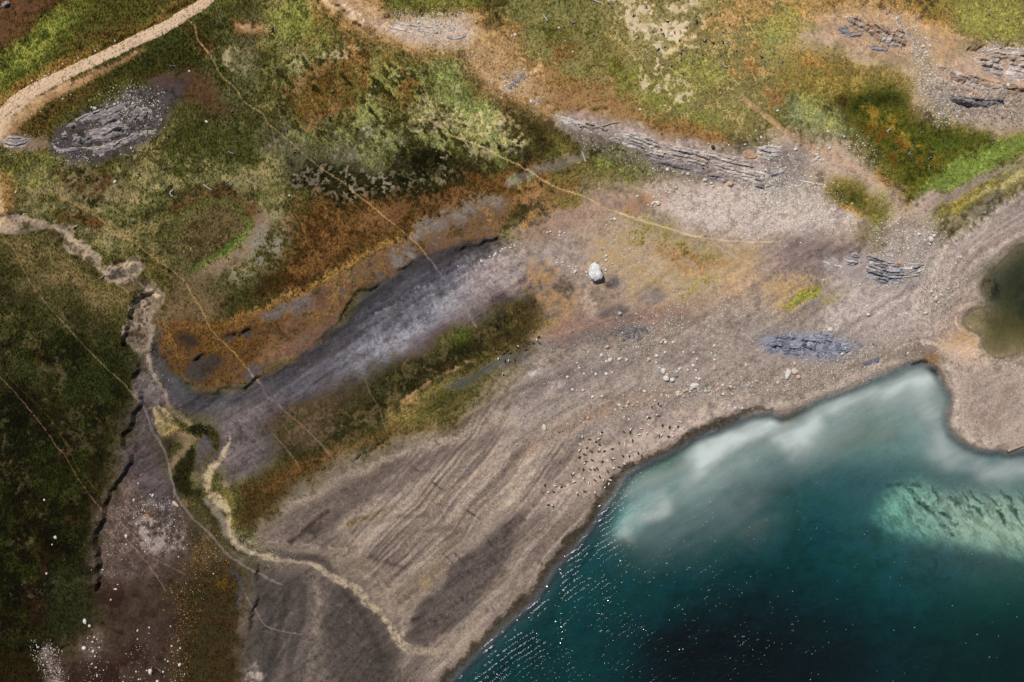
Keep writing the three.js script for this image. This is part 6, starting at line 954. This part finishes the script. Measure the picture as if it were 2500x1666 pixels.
{ const o = outcrop(255, 320, 'dark slate knoll of curved ledges and slabs beside the dirt road');
  beds(o, '135,352 152,326 172,300 200,282 232,272 268,262 292,252 320,250 360,262 372,272 360,292 342,308 322,322 300,334 270,344 236,352 200,358 160,360', '129,343 148,354 175,356 208,354 236,343 263,335 291,324 315,313 335,299 354,277', { gap: 17, amp: 0.9, len: 50, mats: [...ROCK.slate, ROCK.slate[1]], seed: 3, rough: 0.3, bury: 0.47 });
  beds(o, '122,346 150,360 200,362 250,352 300,340 340,320 378,316 380,326 340,338 310,350 290,364 250,380 215,390 180,384 140,372', '129,357 170,373 208,374 236,368 263,360 285,359 299,346 329,330', { gap: 10, amp: 0.8, len: 24, mats: [ROCK.slate[0], ROCK.slate[1], ROCK.pale[2]], seed: 5, rough: 0.3, bury: 0.42 });
  lumps(o, 70, 2.5, 9, [...ROCK.slate, ROCK.pale[2], ROCK.pale[0]], '135,350 200,376 300,362 375,300 390,270 360,240 300,240 240,262 180,300'); }
{ const o = outcrop(40, 345, 'small flat rock knoll at the bend of the dirt road'); beds(o, '2,346 22,333 50,332 76,338 78,350 50,362 20,361', '4,350 25,359 50,361 76,352', { gap: 8, amp: 0.5, len: 30, mats: [ROCK.pale[2], ROCK.slate[1], ROCK.pale[0]], seed: 7, fade: 8 }); }
{ const o = outcrop(1620, 370, 'long grey ledge of tilted rock layers with a dark broken cliff');
  beds(o, '1348,282 1380,280 1430,292 1480,304 1540,322 1600,342 1660,360 1720,368 1790,380 1850,398 1880,420 1880,448 1862,458 1810,446 1750,430 1690,408 1620,394 1560,376 1500,350 1440,326 1380,304', '1352,285 1421,313 1481,338 1542,362 1605,384 1668,398 1723,414 1780,432 1843,446 1876,452', { gap: 9, amp: 0.75, len: 70, mats: [ROCK.pale[0], ROCK.pale[1], ROCK.pale[2], ROCK.stripe[0], ROCK.stripe[1], ROCK.pale[0]], seed: 11, rough: 0.22, bury: 0.48 });
  beds(o, '1560,372 1620,390 1690,404 1750,424 1810,440 1864,452 1870,464 1810,456 1740,440 1680,422 1600,400', '1560,382 1640,404 1720,424 1800,446 1870,460', { gap: 12, amp: 1.4, len: 40, mats: [ROCK.slate[1], ROCK.stripe[0], ROCK.slate[0]], seed: 13, fade: 9, rough: 0.34, bury: 0.4 });
  beds(o, '1856,460 1880,440 1870,420 1890,410 1930,416 1946,432 1930,446 1890,458', '1862,455 1887,451 1915,443 1940,435', { gap: 8, amp: 0.5, len: 30, mats: [ROCK.stripe[0], ROCK.pale[2], ROCK.stripe[1]], seed: 17, fade: 12, bury: 0.44 });
  beds(o, '1846,362 1880,352 1912,358 1906,378 1880,392 1862,396 1850,380', '1850,360 1880,366 1910,362', { gap: 11, amp: 0.45, len: 30, mats: [ROCK.pale[1], ROCK.stripe[1]], seed: 19, fade: 8 });
  slab(o, '1810,372 1828,369 1848,380 1840,388 1817,384', 0.3, ROCK.orange[0]); ledge(o, '1948,440 1980,446 2011,451', 2, 0.2, [ROCK.pale[1]], 40);
  lumps(o, 70, 2.5, 9, [...ROCK.pale, ROCK.stripe[0]], '1840,400 1900,370 1930,410 1920,460 1850,462 1780,440 1700,425 1710,405'); lumps(o, 40, 2, 6, ROCK.pale, '1360,275 1440,300 1560,345 1700,375 1540,370 1440,330 1360,295'); }
{ const o = outcrop(2130, 90, 'ribbed tan outcrop with two toothed ledges in the pink soil');
  beds(o, '2060,44 2090,40 2130,56 2180,70 2210,76 2214,118 2180,122 2140,104 2100,84 2070,66', '2077,47 2107,63 2129,80 2156,101 2197,117', { gap: 13, amp: 0.9, len: 36, mats: [...ROCK.tan, ROCK.pale[0]], seed: 23, teeth: 5, rough: 0.25, bury: 0.36 });
  beds(o, '2046,64 2060,62 2080,78 2102,82 2100,92 2070,94 2050,82', '2050,68 2070,84 2100,88', { gap: 9, amp: 0.6, len: 30, mats: [ROCK.slate[1], ROCK.slate[0]], seed: 29, fade: 7 }); beds(o, '2122,110 2140,114 2166,118 2166,128 2140,128 2126,120', '2126,112 2142,121 2164,123', { gap: 8, amp: 0.4, len: 20, mats: ROCK.stripe, seed: 31, fade: 6 });
  lumps(o, 50, 2.5, 8, [...ROCK.tan, ...ROCK.pale], '2070,45 2130,60 2210,78 2210,120 2150,110 2090,80'); lumps(o, 30, 3, 9, [ROCK.pale[1], ROCK.pale[0]], '2185,40 2230,75 2250,110 2240,118 2200,70'); }
{ const o = outcrop(2400, 210, 'broad outcrop of parallel toothed ledges above a dark hollow and rubble');
  beds(o, '2282,162 2300,158 2350,180 2400,196 2450,204 2500,206 2560,206 2560,236 2480,236 2430,232 2380,222 2330,204', '2288,165 2310,181 2337,197 2370,211 2403,219 2436,225 2474,228 2540,232', { gap: 15, amp: 1.1, len: 40, mats: [...ROCK.tan, ROCK.pale[0]], seed: 37, teeth: 5, rough: 0.3, bury: 0.33 });
  beds(o, '2380,120 2430,108 2490,118 2560,130 2560,204 2500,202 2440,198 2400,180 2370,160', '2381,156 2408,164 2436,172 2463,174 2500,178 2550,180', { gap: 14, amp: 0.85, len: 46, mats: [ROCK.pale[0], ROCK.pale[2], ROCK.tan[1], ROCK.pale[1]], seed: 41, rough: 0.25, teeth: 8, bury: 0.43 });
  beds(o, '2312,232 2350,238 2400,246 2440,244 2450,256 2400,264 2350,260 2318,248', '2318,236 2354,248 2381,253 2440,254', { gap: 16, amp: 1.8, len: 34, mats: [ROCK.slate[0], ROCK.slate[2]], seed: 43, fade: 7, rough: 0.35 });
  lumps(o, 130, 3, 11, [...ROCK.pale, ROCK.tan[1]], '2255,212 2290,200 2330,215 2350,250 2420,262 2440,275 2340,285 2290,268'); lumps(o, 80, 2.5, 8, [...ROCK.pale, ROCK.tan[1], ROCK.slate[1]], '2340,215 2420,232 2540,236 2540,262 2440,262 2360,240'); lumps(o, 24, 4, 10, [ROCK.pale[1]], '2380,125 2430,112 2490,122 2500,140 2420,136'); }
{ const o = outcrop(2160, 660, 'striped slate outcrop of thin wavy layers on the grey beach');
  beds(o, '2060,634 2090,614 2130,622 2180,634 2230,642 2262,644 2258,664 2230,684 2190,700 2150,698 2120,676 2110,654 2070,648', '2063,640 2107,648 2156,664 2189,670 2225,668 2255,656', { gap: 7, amp: 0.7, len: 34, mats: [...ROCK.stripe, ROCK.blue[1], ROCK.pale[1]], seed: 47, rough: 0.22, fade: 10, bury: 0.42 });
  ledge(o, '2006,640 2027,647', 2.5, 0.3, [ROCK.pale[1]], 40); ledge(o, '2033,646 2057,651', 2.5, 0.3, [ROCK.pale[1]], 40); slab(o, '2150,609 2170,614 2174,626 2166,624', 0.25, ROCK.pale[0]); slab(o, '2130,642 2150,643 2148,649 2134,648', 0.7, ROCK.orange[0]); slab(o, '2184,638 2200,640 2196,648 2184,646', 0.7, ROCK.orange[0]);
  lumps(o, 30, 2.5, 8, [...ROCK.stripe, ROCK.blue[1]], '2100,640 2240,650 2270,662 2220,695 2140,696'); }
{ const o = outcrop(1985, 845, 'fractured blue-grey rock mass on the gravel above the bay');
  beds(o, '1866,842 1900,820 1940,812 1990,808 2030,818 2072,834 2084,858 2050,880 2010,876 1980,868 1940,866 1890,866', '1866,850 1920,842 1980,848 2030,856 2080,850', { gap: 21, amp: 0.7, len: 17, mats: ROCK.blue, seed: 53, rough: 0.9, fade: 9, bury: 0.46, teeth: 11 }); lumps(o, 26, 7, 20, ROCK.blue, '1872,842 1900,824 1940,822 1990,818 2030,826 2062,838 2072,858 2050,874 2010,870 1980,862 1940,860 1890,862', 'rock_block'); lumps(o, 50, 4, 11, ROCK.blue, '1868,846 1920,812 2000,812 2100,828 2110,845 2060,868 2000,880 1930,868', 'rock_block'); lumps(o, 9, 6, 16, ROCK.blue, '2108,886 2130,880 2150,872 2144,884 2120,892', 'rock_block'); }
{ const o = outcrop(1050, 75, 'low gravel-strewn rock ribs in the northern sand hollow'); ledge(o, '949,66 970,71 993,77', 3, 0.35, ROCK.pale, 30); ledge(o, '1023,74 1050,79 1072,80', 3, 0.35, [ROCK.pale[2], ROCK.pale[0]], 22); ledge(o, '1090,94 1115,96 1133,90 1136,82', 4, 0.3, [ROCK.pale[2]], 24); ledge(o, '960,56 1010,62 1060,68', 2.5, 0.25, [ROCK.pale[0]], 26); lumps(o, 26, 3, 6, [ROCK.pale[1], ROCK.pale[0]], '960,50 1040,40 1140,45 1150,80 1080,85 1000,75'); }
{ const o = outcrop(1265, 205, 'jumble of pale broken rock on the rust-coloured slope'); lumps(o, 34, 4, 13, [ROCK.pale[1], ROCK.pale[0], ROCK.slate[1]], '1238,212 1256,192 1276,180 1284,188 1262,206 1244,220'); lumps(o, 8, 4, 9, [ROCK.pale[1]], '1294,248 1326,234 1330,240 1304,262'); }
{ const o = outcrop(1530, 815, 'dark broken slate showing through the gravel below the wet stain'); lumps(o, 44, 4, 12, [ROCK.slate[0], ROCK.slate[2], ROCK.blue[2]], '1490,810 1530,798 1575,800 1590,815 1560,830 1510,832', 'rock_block'); lumps(o, 10, 4, 8, ROCK.slate, '1480,690 1505,680 1512,696 1490,702', 'rock_block'); }
{ const o = outcrop(8, 5, 'dark rock step at the top of the red-brown turf'); ledge(o, '-30,8 -6,14 10,13 24,6', 6, 0.9, ROCK.slate, 20); }
// ---------------------------------------------------------------- dead wood
const woodMap = (() => { const n = 128, d = new Uint8Array(n * n * 4); for (let j = 0; j < n; j++) for (let i = 0; i < n; i++) { const k = clamp(0.72 + 0.7 * (fbm(i / 26, j / 3, 3, 501) - 0.5)) * 255, o = (j * n + i) * 4; d[o] = d[o + 1] = d[o + 2] = k; d[o + 3] = 255; } const t = sheetTexture(d, n, n, true); t.wrapS = t.wrapT = THREE.MirroredRepeatWrapping; return t; })();
const wood = (r, g, b) => new THREE.MeshPhysicalMaterial({ color: new THREE.Color(r, g, b), map: woodMap, bumpMap: woodMap, bumpScale: 0.02, roughness: 0.9, specularIntensity: 0.3 });
const WOOD = { pale: wood(0.86, 0.82, 0.76), dark: wood(0.05, 0.045, 0.04), tan: wood(0.72, 0.6, 0.46), grey: wood(0.42, 0.4, 0.38) };  // dark: the black shadow of the stumps put into the wood colour
function limb(P, r0, r1, sides = 7) {   // a tapered, closed branch through the points (metres)
  const C = curve(P, 3), p = [], uv = [], ix = [], n = C.length, d = new THREE.Vector3(), a = new THREE.Vector3(), b = new THREE.Vector3();
  C.forEach((q, i) => { const f = C[Math.max(0, i - 1)], t = C[Math.min(n - 1, i + 1)]; d.set(t[0] - f[0], t[1] - f[1], t[2] - f[2]).normalize(); a.set(0.31, 1, 0.17).cross(d).normalize(); b.crossVectors(d, a); const r = lerp(r0, r1, i / (n - 1)) * (0.85 + 0.3 * vnoise(i, r0 * 99, 3)); for (let k = 0; k <= sides; k++) { const w = k / sides * 6.2832, c = Math.cos(w) * r, s = Math.sin(w) * r; p.push(q[0] + a.x * c + b.x * s, q[1] + a.y * c + b.y * s, q[2] + a.z * c + b.z * s); uv.push(k / sides, i * 0.4); } });
  for (let i = 0; i < n - 1; i++) for (let k = 0; k < sides; k++) { const c = i * (sides + 1) + k, e = c + sides + 1; ix.push(c, c + 1, e, e, c + 1, e + 1); }
  for (const i of [0, n - 1]) { const m = p.length / 3; p.push(...C[i]); uv.push(0.5, i); for (let k = 0; k < sides; k++) { const c = i * (sides + 1) + k; ix.push(...(i ? [c, c + 1, m] : [c + 1, c, m])); } }
  const g = new THREE.BufferGeometry(); g.setAttribute('position', new THREE.Float32BufferAttribute(p, 3)); g.setAttribute('uv', new THREE.Float32BufferAttribute(uv, 2)); g.setIndex(ix); g.computeVertexNormals(); return g;
}
const STUMPS = [0, 1, 2, 3, 4].map((k) => { const r = rng(600 + k), parts = [], h = 0.55 + 0.3 * r(), lean = 0.35; parts.push(['trunk', limb([[0, -0.1, 0], [0.05, h * 0.4, 0.05], [lean * r(), h, lean * r()]], 0.26, 0.15), k % 2 ? 'grey' : 'dark']); const n = 3 + (k % 3); for (let i = 0; i < n; i++) { const w = (i + r()) / n * 6.28, l = 0.45 + 0.5 * r(); parts.push(['root', limb([[Math.cos(w) * 0.1, 0.22, Math.sin(w) * 0.1], [Math.cos(w) * l * 0.55, 0.16, Math.sin(w) * l * 0.55], [Math.cos(w + 0.3) * l, -0.04, Math.sin(w + 0.3) * l]], 0.12, 0.05, 6), i === 0 || i === 2 ? 'pale' : 'dark']); } return parts; });
const chop = rng(1212);
function stump(e, s, label, group, k = 1) { const o = bundle('tree_stump', X(e), ground(e, s), Z(s)), parts = STUMPS[Math.floor(chop() * 5)]; for (const [n, g, m] of parts) put(n, g, WOOD[m], o); o.scale.setScalar(k * (0.55 + 0.35 * chop())); o.rotation.y = chop() * 6.28; tag(o, label, 'stump', group); }
const stumpField = (label, group, s, k) => { for (const [e, n] of pts(s)) stump(e, n, label, group, k); };
stumpField('old dark tree stump with bleached roots on the pale northern meadow', 'tree stumps on the northern meadow', '1365,4 1577,18 1547,40 1647,3 1657,1 1421,60 1448,87 1592,80 1613,74 1618,84 1676,70 1558,95 1646,82 1657,102 1576,128 1607,123 1622,117 1666,126 1660,134 1698,130 1714,136 1614,159 1638,165 1661,150 1687,156 1665,182 1720,104 1739,107 1764,104 1777,106 1758,137 1768,162 1797,128 1764,82 1858,140 1699,56 1699,41 1612,21 1629,55 1734,38 1758,41 1779,65');
stumpField('old dark tree stump on the yellow-green rise', 'tree stumps on the yellow-green rise', '1887,133 1909,154 2414,21 2414,38 2484,46 2459,52 2456,83 1860,140');
stumpField('old dark tree stump in the dark green hollow', 'tree stumps in the green hollow', '2249,324 2232,352 2277,365 2301,343 2267,387 2237,400 2270,409 2423,352');
stumpField('old dark tree stump on the turf east of the slate knoll', 'tree stumps east of the slate knoll', '422,162 574,203 563,223 563,237 505,337 617,106 572,122 404,413 555,303 566,273 411,333 433,340 686,240 701,319 721,373 807,288');
stumpField('old dark tree stump on the turf around the oval mound', 'tree stumps around the oval mound', '374,490 436,483 554,448 566,454 396,452 369,420 400,414 356,548 281,518 559,633 592,679 633,517 247,743 222,731 33,661 340,425');
stump(668, 75, 'largest dark tree stump beside the red-brown soil patch', undefined, 1.7);
stump(319, 544, 'bleached white tree stump with crossed roots above the creek', undefined, 1.1);
function log(label, s, r0, r1, mat = 'pale', branches = []) {   // a fallen trunk lying on the ground
  const P = pts(s), c = P[Math.floor(P.length / 2)], o = bundle('log', X(c[0]), ground(...c), Z(c[1])), at = ([e, n, y]) => [X(e) - o.position.x, ground(e, n) + (y ?? r0 * 0.8) - o.position.y, Z(n) - o.position.z];
  put('trunk', limb(P.map((q, i) => at([q[0], q[1], lerp(r0, r1, i / (P.length - 1)) * 0.8])), r0, r1, 8), WOOD[mat], o);
  for (const b of branches) put('branch', limb(pts(b).map(at), r1 * 0.8, r1 * 0.35, 6), WOOD[mat], o);
  tag(o, label, 'log');
}
log('long pale driftwood trunk with a tangled root end on the long ledge', '1414,311 1424,308 1440,312 1456,312 1476,308 1494,302 1512,300', 0.32, 0.14, 'tan', ['1424,308 1416,304 1410,306', '1424,308 1420,316 1412,320', '1434,312 1440,318 1448,320']);
log('thin pale log with a fallen end on the grey strip by the footpath', '1421,372 1424,380 1427,390 1430,397', 0.16, 0.22, 'pale');
log('straight thin white pole lying on turf north of the oval mound', '498,452 508,459 518,465', 0.16, 0.12, 'pale');
log('curved bleached log beside a dark stump on the turf', '424,465 417,470 418,477 424,481', 0.2, 0.13, 'pale', ['417,470 414,474']);
log('bleached log on the shore at the tip of the shingle spit', '2466,1103 2480,1097 2500,1090 2516,1085', 0.42, 0.34, 'tan');
log('grey log with black shadowed side in the northern meadow grass', '1483,8 1489,11 1493,16 1495,21', 0.3, 0.18, 'grey', ['1489,11 1494,8']);
log('long curved pale log lying at the top of the northern meadow', '1440,1 1450,3 1459,7 1467,10', 0.22, 0.2, 'pale');
log('pale broken log beside a stump on the dark heath edge', '1327,38 1330,44 1334,49 1336,54', 0.22, 0.2, 'pale');
log('forked grey log on the green part of the northern meadow', '1395,59 1401,57 1408,55', 0.26, 0.14, 'grey', ['1401,57 1404,60']);
log('curved white log standing out on the eastern meadow', '1777,102 1779,107 1777,112', 0.18, 0.12, 'pale');
log('pale log with a dark end near the rusty bank of the meadow', '1764,158 1767,164 1773,167', 0.22, 0.2, 'pale');
log('short white log on the meadow between scattered stumps', '1588,75 1591,80 1596,82', 0.2, 0.18, 'pale');
log('bleached log at the middle of the northern meadow', '1574,124 1577,129 1578,134', 0.22, 0.16, 'pale');
log('forked white branch in the ochre patch of the green hollow', '2167,322 2171,317 2177,315', 0.18, 0.12, 'pale', ['2171,317 2174,312 2178,310']);
log('grey branched snag lying in the dark green hollow', '2214,380 2219,376 2222,370', 0.22, 0.12, 'grey', ['2219,376 2223,380', '2219,376 2214,373']);
log('short pale log on the turf under the slate knoll', '558,370 564,374 572,376', 0.22, 0.18, 'grey');
log('short log fallen from the creek bank', '244,680 251,676 256,673', 0.2, 0.2, 'grey');
log('small pale log half on the turf at the creek bend', '180,557 186,553 192,552', 0.3, 0.22, 'tan');
// ---------------------------------------------------------------- geese on the beach
const goose = (() => {   // tail, body, neck, head and beak in one skin
  const spine = [[-0.42, 0.30, 0.005, 0.02], [-0.34, 0.32, 0.05, 0.07], [-0.2, 0.33, 0.115, 0.15], [-0.02, 0.33, 0.15, 0.18], [0.14, 0.35, 0.12, 0.15], [0.23, 0.42, 0.065, 0.08], [0.27, 0.52, 0.04, 0.045], [0.285, 0.61, 0.035, 0.038], [0.31, 0.68, 0.045, 0.042], [0.36, 0.69, 0.04, 0.036], [0.41, 0.68, 0.018, 0.014], [0.44, 0.675, 0.006, 0.005]], C = curve(spine, 2), p = [], ix = [], K = 8, n = C.length, paint = { d: [], w: [] };
  C.forEach((q, i) => { const f = C[Math.max(0, i - 1)], t = C[Math.min(n - 1, i + 1)], l = Math.hypot(t[0] - f[0], t[1] - f[1]), dx = (t[0] - f[0]) / l, dy = (t[1] - f[1]) / l; for (let k = 0; k < K; k++) { const a = k / K * 6.2832, s = Math.sin(a) * q[2], c = Math.cos(a) * q[3]; p.push(q[0] - dy * s, q[1] + dx * s, c); const beak = i > n - 5, back = q[0] < 0.05 && Math.sin(a) > -0.2; paint.d.push(...(beak ? [0.08, 0.06, 0.05] : q[0] > 0.2 ? [0.2, 0.11, 0.06] : back ? [0.05, 0.04, 0.035] : [0.12, 0.08, 0.05])); paint.w.push(...(beak ? [0.05, 0.05, 0.05] : back && Math.abs(Math.cos(a)) > 0.5 ? [0.3, 0.28, 0.26] : [0.85, 0.84, 0.82])); } });
  for (let i = 0; i < n - 1; i++) for (let k = 0; k < K; k++) { const a = i * K + k, b = i * K + (k + 1) % K; ix.push(a, a + K, b, b, a + K, b + K); }
  const make = (c) => { const g = new THREE.BufferGeometry(); g.setAttribute('position', new THREE.Float32BufferAttribute(p, 3)); g.setAttribute('color', new THREE.Float32BufferAttribute(c, 3)); g.setIndex(ix); g.computeVertexNormals(); return g; };
  return { d: make(paint.d), w: make(paint.w) };
})();
const feather = new THREE.MeshPhysicalMaterial({ vertexColors: true, roughness: 0.85, specularIntensity: 0.3 }), shank = new THREE.MeshPhysicalMaterial({ color: new THREE.Color(0.5, 0.3, 0.06), roughness: 0.7 }), gooseLeg = limb([[0, 0.25, 0], [-0.02, 0.13, 0], [0, 0.012, 0], [0.08, 0.01, 0]], 0.018, 0.014, 5), flock = rng(3131);
function geese(kind, label, group, e0, s0, scale, s) { for (const [x, y] of pts(s)) { const e = e0 + x / scale, n = s0 + y / scale, o = bundle('goose', X(e), ground(e, n), Z(n)); put('body', goose[kind], feather, o); for (const z of [-0.06, 0.06]) put('leg', gooseLeg, shank, o).position.set(-0.02, 0, z); o.rotation.y = flock() * 6.28; o.scale.setScalar(0.95 + 0.25 * flock()); tag(o, label, 'goose', group); } }
geese('d', 'dark brown goose standing on the bare sand near the lake', 'dark geese on the beach', 1240, 820, 3.647, '838,860 730,925 787,945 815,970 705,1000 745,1033 682,1057 638,1080 812,1035 862,1030 935,1010 993,957 1038,860 1090,863 1113,938 1268,732 1350,715 1287,638 1340,603 1360,623 1382,798 1445,815 1520,813 1355,893 1437,900 1597,870 1085,1073 1027,1073 928,1108 755,1113 698,1122 842,1127 673,1193 735,1193 773,1197 797,1190 993,1173 1113,1138 1165,1048 1197,1078 820,1260 778,1293 922,1267 893,1217 568,1243 403,1392 475,1350 327,1335 685,1390 788,1430 850,1350 362,1508 400,1522 797,1495 625,1424');
geese('w', 'white goose standing on the bare sand near the lake', 'white geese on the beach', 1240, 820, 3.647, '663,897 645,968 638,1020 810,920 830,877 820,1015 1097,835 1192,830 1173,883 1240,873 1257,795 1245,728 1330,707 1535,768 1575,820 1485,840 1395,845 1370,890 1477,898 1043,965 1097,1040 940,1097 1040,1145 943,1187 683,1140 583,1230 590,1303 720,1312 675,1275 852,1293 915,1290 903,1325 865,1358 777,1400 618,1405 420,1338 362,1395 390,1512 818,1523');
geese('d', 'dark brown goose grazing at the tip of the green strip', 'dark geese by the green strip', 1240, 820, 3.647, '145,35 180,68 222,62 283,65 270,10 160,120 80,88 20,150 58,215 -120,110 -112,150 -62,158 -35,152 -10,130 -30,225 -45,345');
geese('w', 'white goose at the tip of the green strip', 'white geese by the green strip', 1240, 820, 3.647, '255,35 90,92 5,220 -48,340 -85,205');
// ---------------------------------------------------------------- grass and low scrub
{
  const blades = []; const r = rng(55);
  for (let i = 0; i < 6; i++) { const w = (i + 0.6 * r()) / 6 * 6.28, l = 0.75 + 0.5 * r(), h = 0.35 + 0.5 * r(), c = Math.cos(w), s = Math.sin(w), g = new THREE.BufferGeometry(), q = 0.16; g.setAttribute('position', new THREE.Float32BufferAttribute([c * 0.05 - s * q, 0, s * 0.05 + c * q, c * 0.05 + s * q, 0, s * 0.05 - c * q, c * l * 0.6 + s * q * 0.7, h, s * l * 0.6 - c * q * 0.7, c * l, h * 0.7, s * l], 3)); g.setIndex([0, 1, 2, 0, 2, 3]); blades.push(g); }
  const tuft = mergeGeometries(blades); tuft.computeVertexNormals();
  const spots = []; const col = new THREE.Color();
  for (let n = 0; n < 900000 && spots.length < 260000; n++) {
    const e = -240 + 2980 * r(), s = -240 + 2140 * r(), k = Math.floor((s - S0) / STEP) * GW + Math.floor((e - E0) / STEP), green = Gc[k] - Bc[k] * 1.22 + 0.25 * (Gc[k] - R[k]), h = ground(e, s);
    if (h < WATER + 0.15 || r() > smooth(2, 26, green) * (0.35 + 0.8 * N.S[k])) continue;
    const i = clamp((e - E0) / STEP, 0, GW - 1) | 0;
    spots.push([e, s, h, k]);
  }
  const m = new THREE.InstancedMesh(tuft, new THREE.MeshPhysicalMaterial({ color: 0xffffff, roughness: 1, specularIntensity: 0.1, side: THREE.DoubleSide }), spots.length), M4 = new THREE.Matrix4(), q = new THREE.Quaternion(), up = new THREE.Vector3(0, 1, 0);
  spots.forEach(([e, s, h, k], i) => { const a = 0.13 + 0.16 * r(); q.setFromAxisAngle(up, r() * 6.28); M4.compose(new THREE.Vector3(X(e), h - 0.01, Z(s)), q, new THREE.Vector3(a, a * (0.8 + 0.8 * r()), a)); m.setMatrixAt(i, M4); const f = 0.8 + 1.1 * r() ** 1.3; col.setRGB(toLinear[skin[k * 4]] * f * 1.1, toLinear[skin[k * 4 + 1]] * f * 1.06, toLinear[skin[k * 4 + 2]] * f * 0.95); m.setColorAt(i, col); });
  m.name = 'grass'; m.castShadow = m.receiveShadow = true; scene.add(m); tag(m, 'short tufted grass and heath covering the turf', 'grass', null, 'stuff');
  console.log('tufts', spots.length);
  // dwarf shrubs of the dark heath
  const bush = mergeGeometries([0, 1, 2].map((i) => { const g = pebbleShape(800 + i, 1, 0.7, 1.2); g.translate(0.7 * Math.cos(i * 2.1), 0.1 * i, 0.7 * Math.sin(i * 2.1)); return g; }));
  const homes = [];
  for (let n = 0; n < 500000 && homes.length < 14000; n++) { const e = -240 + 2980 * r(), s = -240 + 2140 * r(), k = Math.floor((s - S0) / STEP) * GW + Math.floor((e - E0) / STEP), y = 0.3 * R[k] + 0.6 * Gc[k] + 0.1 * Bc[k], h = ground(e, s); if (h < WATER + 0.3 || Gc[k] < Bc[k] * 1.2 || r() > smooth(48, 26, y) * (0.2 + 0.9 * N.S[k])) continue; homes.push([e, s, h, k]); }
  const b = new THREE.InstancedMesh(bush, new THREE.MeshPhysicalMaterial({ color: 0xffffff, roughness: 1, specularIntensity: 0.1, flatShading: true }), homes.length);
  homes.forEach(([e, s, h, k], i) => { const a = 0.1 + 0.14 * r() ** 2; q.setFromAxisAngle(up, r() * 6.28); M4.compose(new THREE.Vector3(X(e), h, Z(s)), q, new THREE.Vector3(a, a * 0.9, a)); b.setMatrixAt(i, M4); const f = 0.8 + 0.6 * r(); col.setRGB(toLinear[skin[k * 4]] * f, toLinear[skin[k * 4 + 1]] * f, toLinear[skin[k * 4 + 2]] * f); b.setColorAt(i, col); });
  b.name = 'scrub'; b.castShadow = b.receiveShadow = true; scene.add(b); tag(b, 'dark dwarf shrubs growing through the heath', 'shrubs', null, 'stuff');
  console.log('shrubs', homes.length);
}
renderer.render(scene, camera);
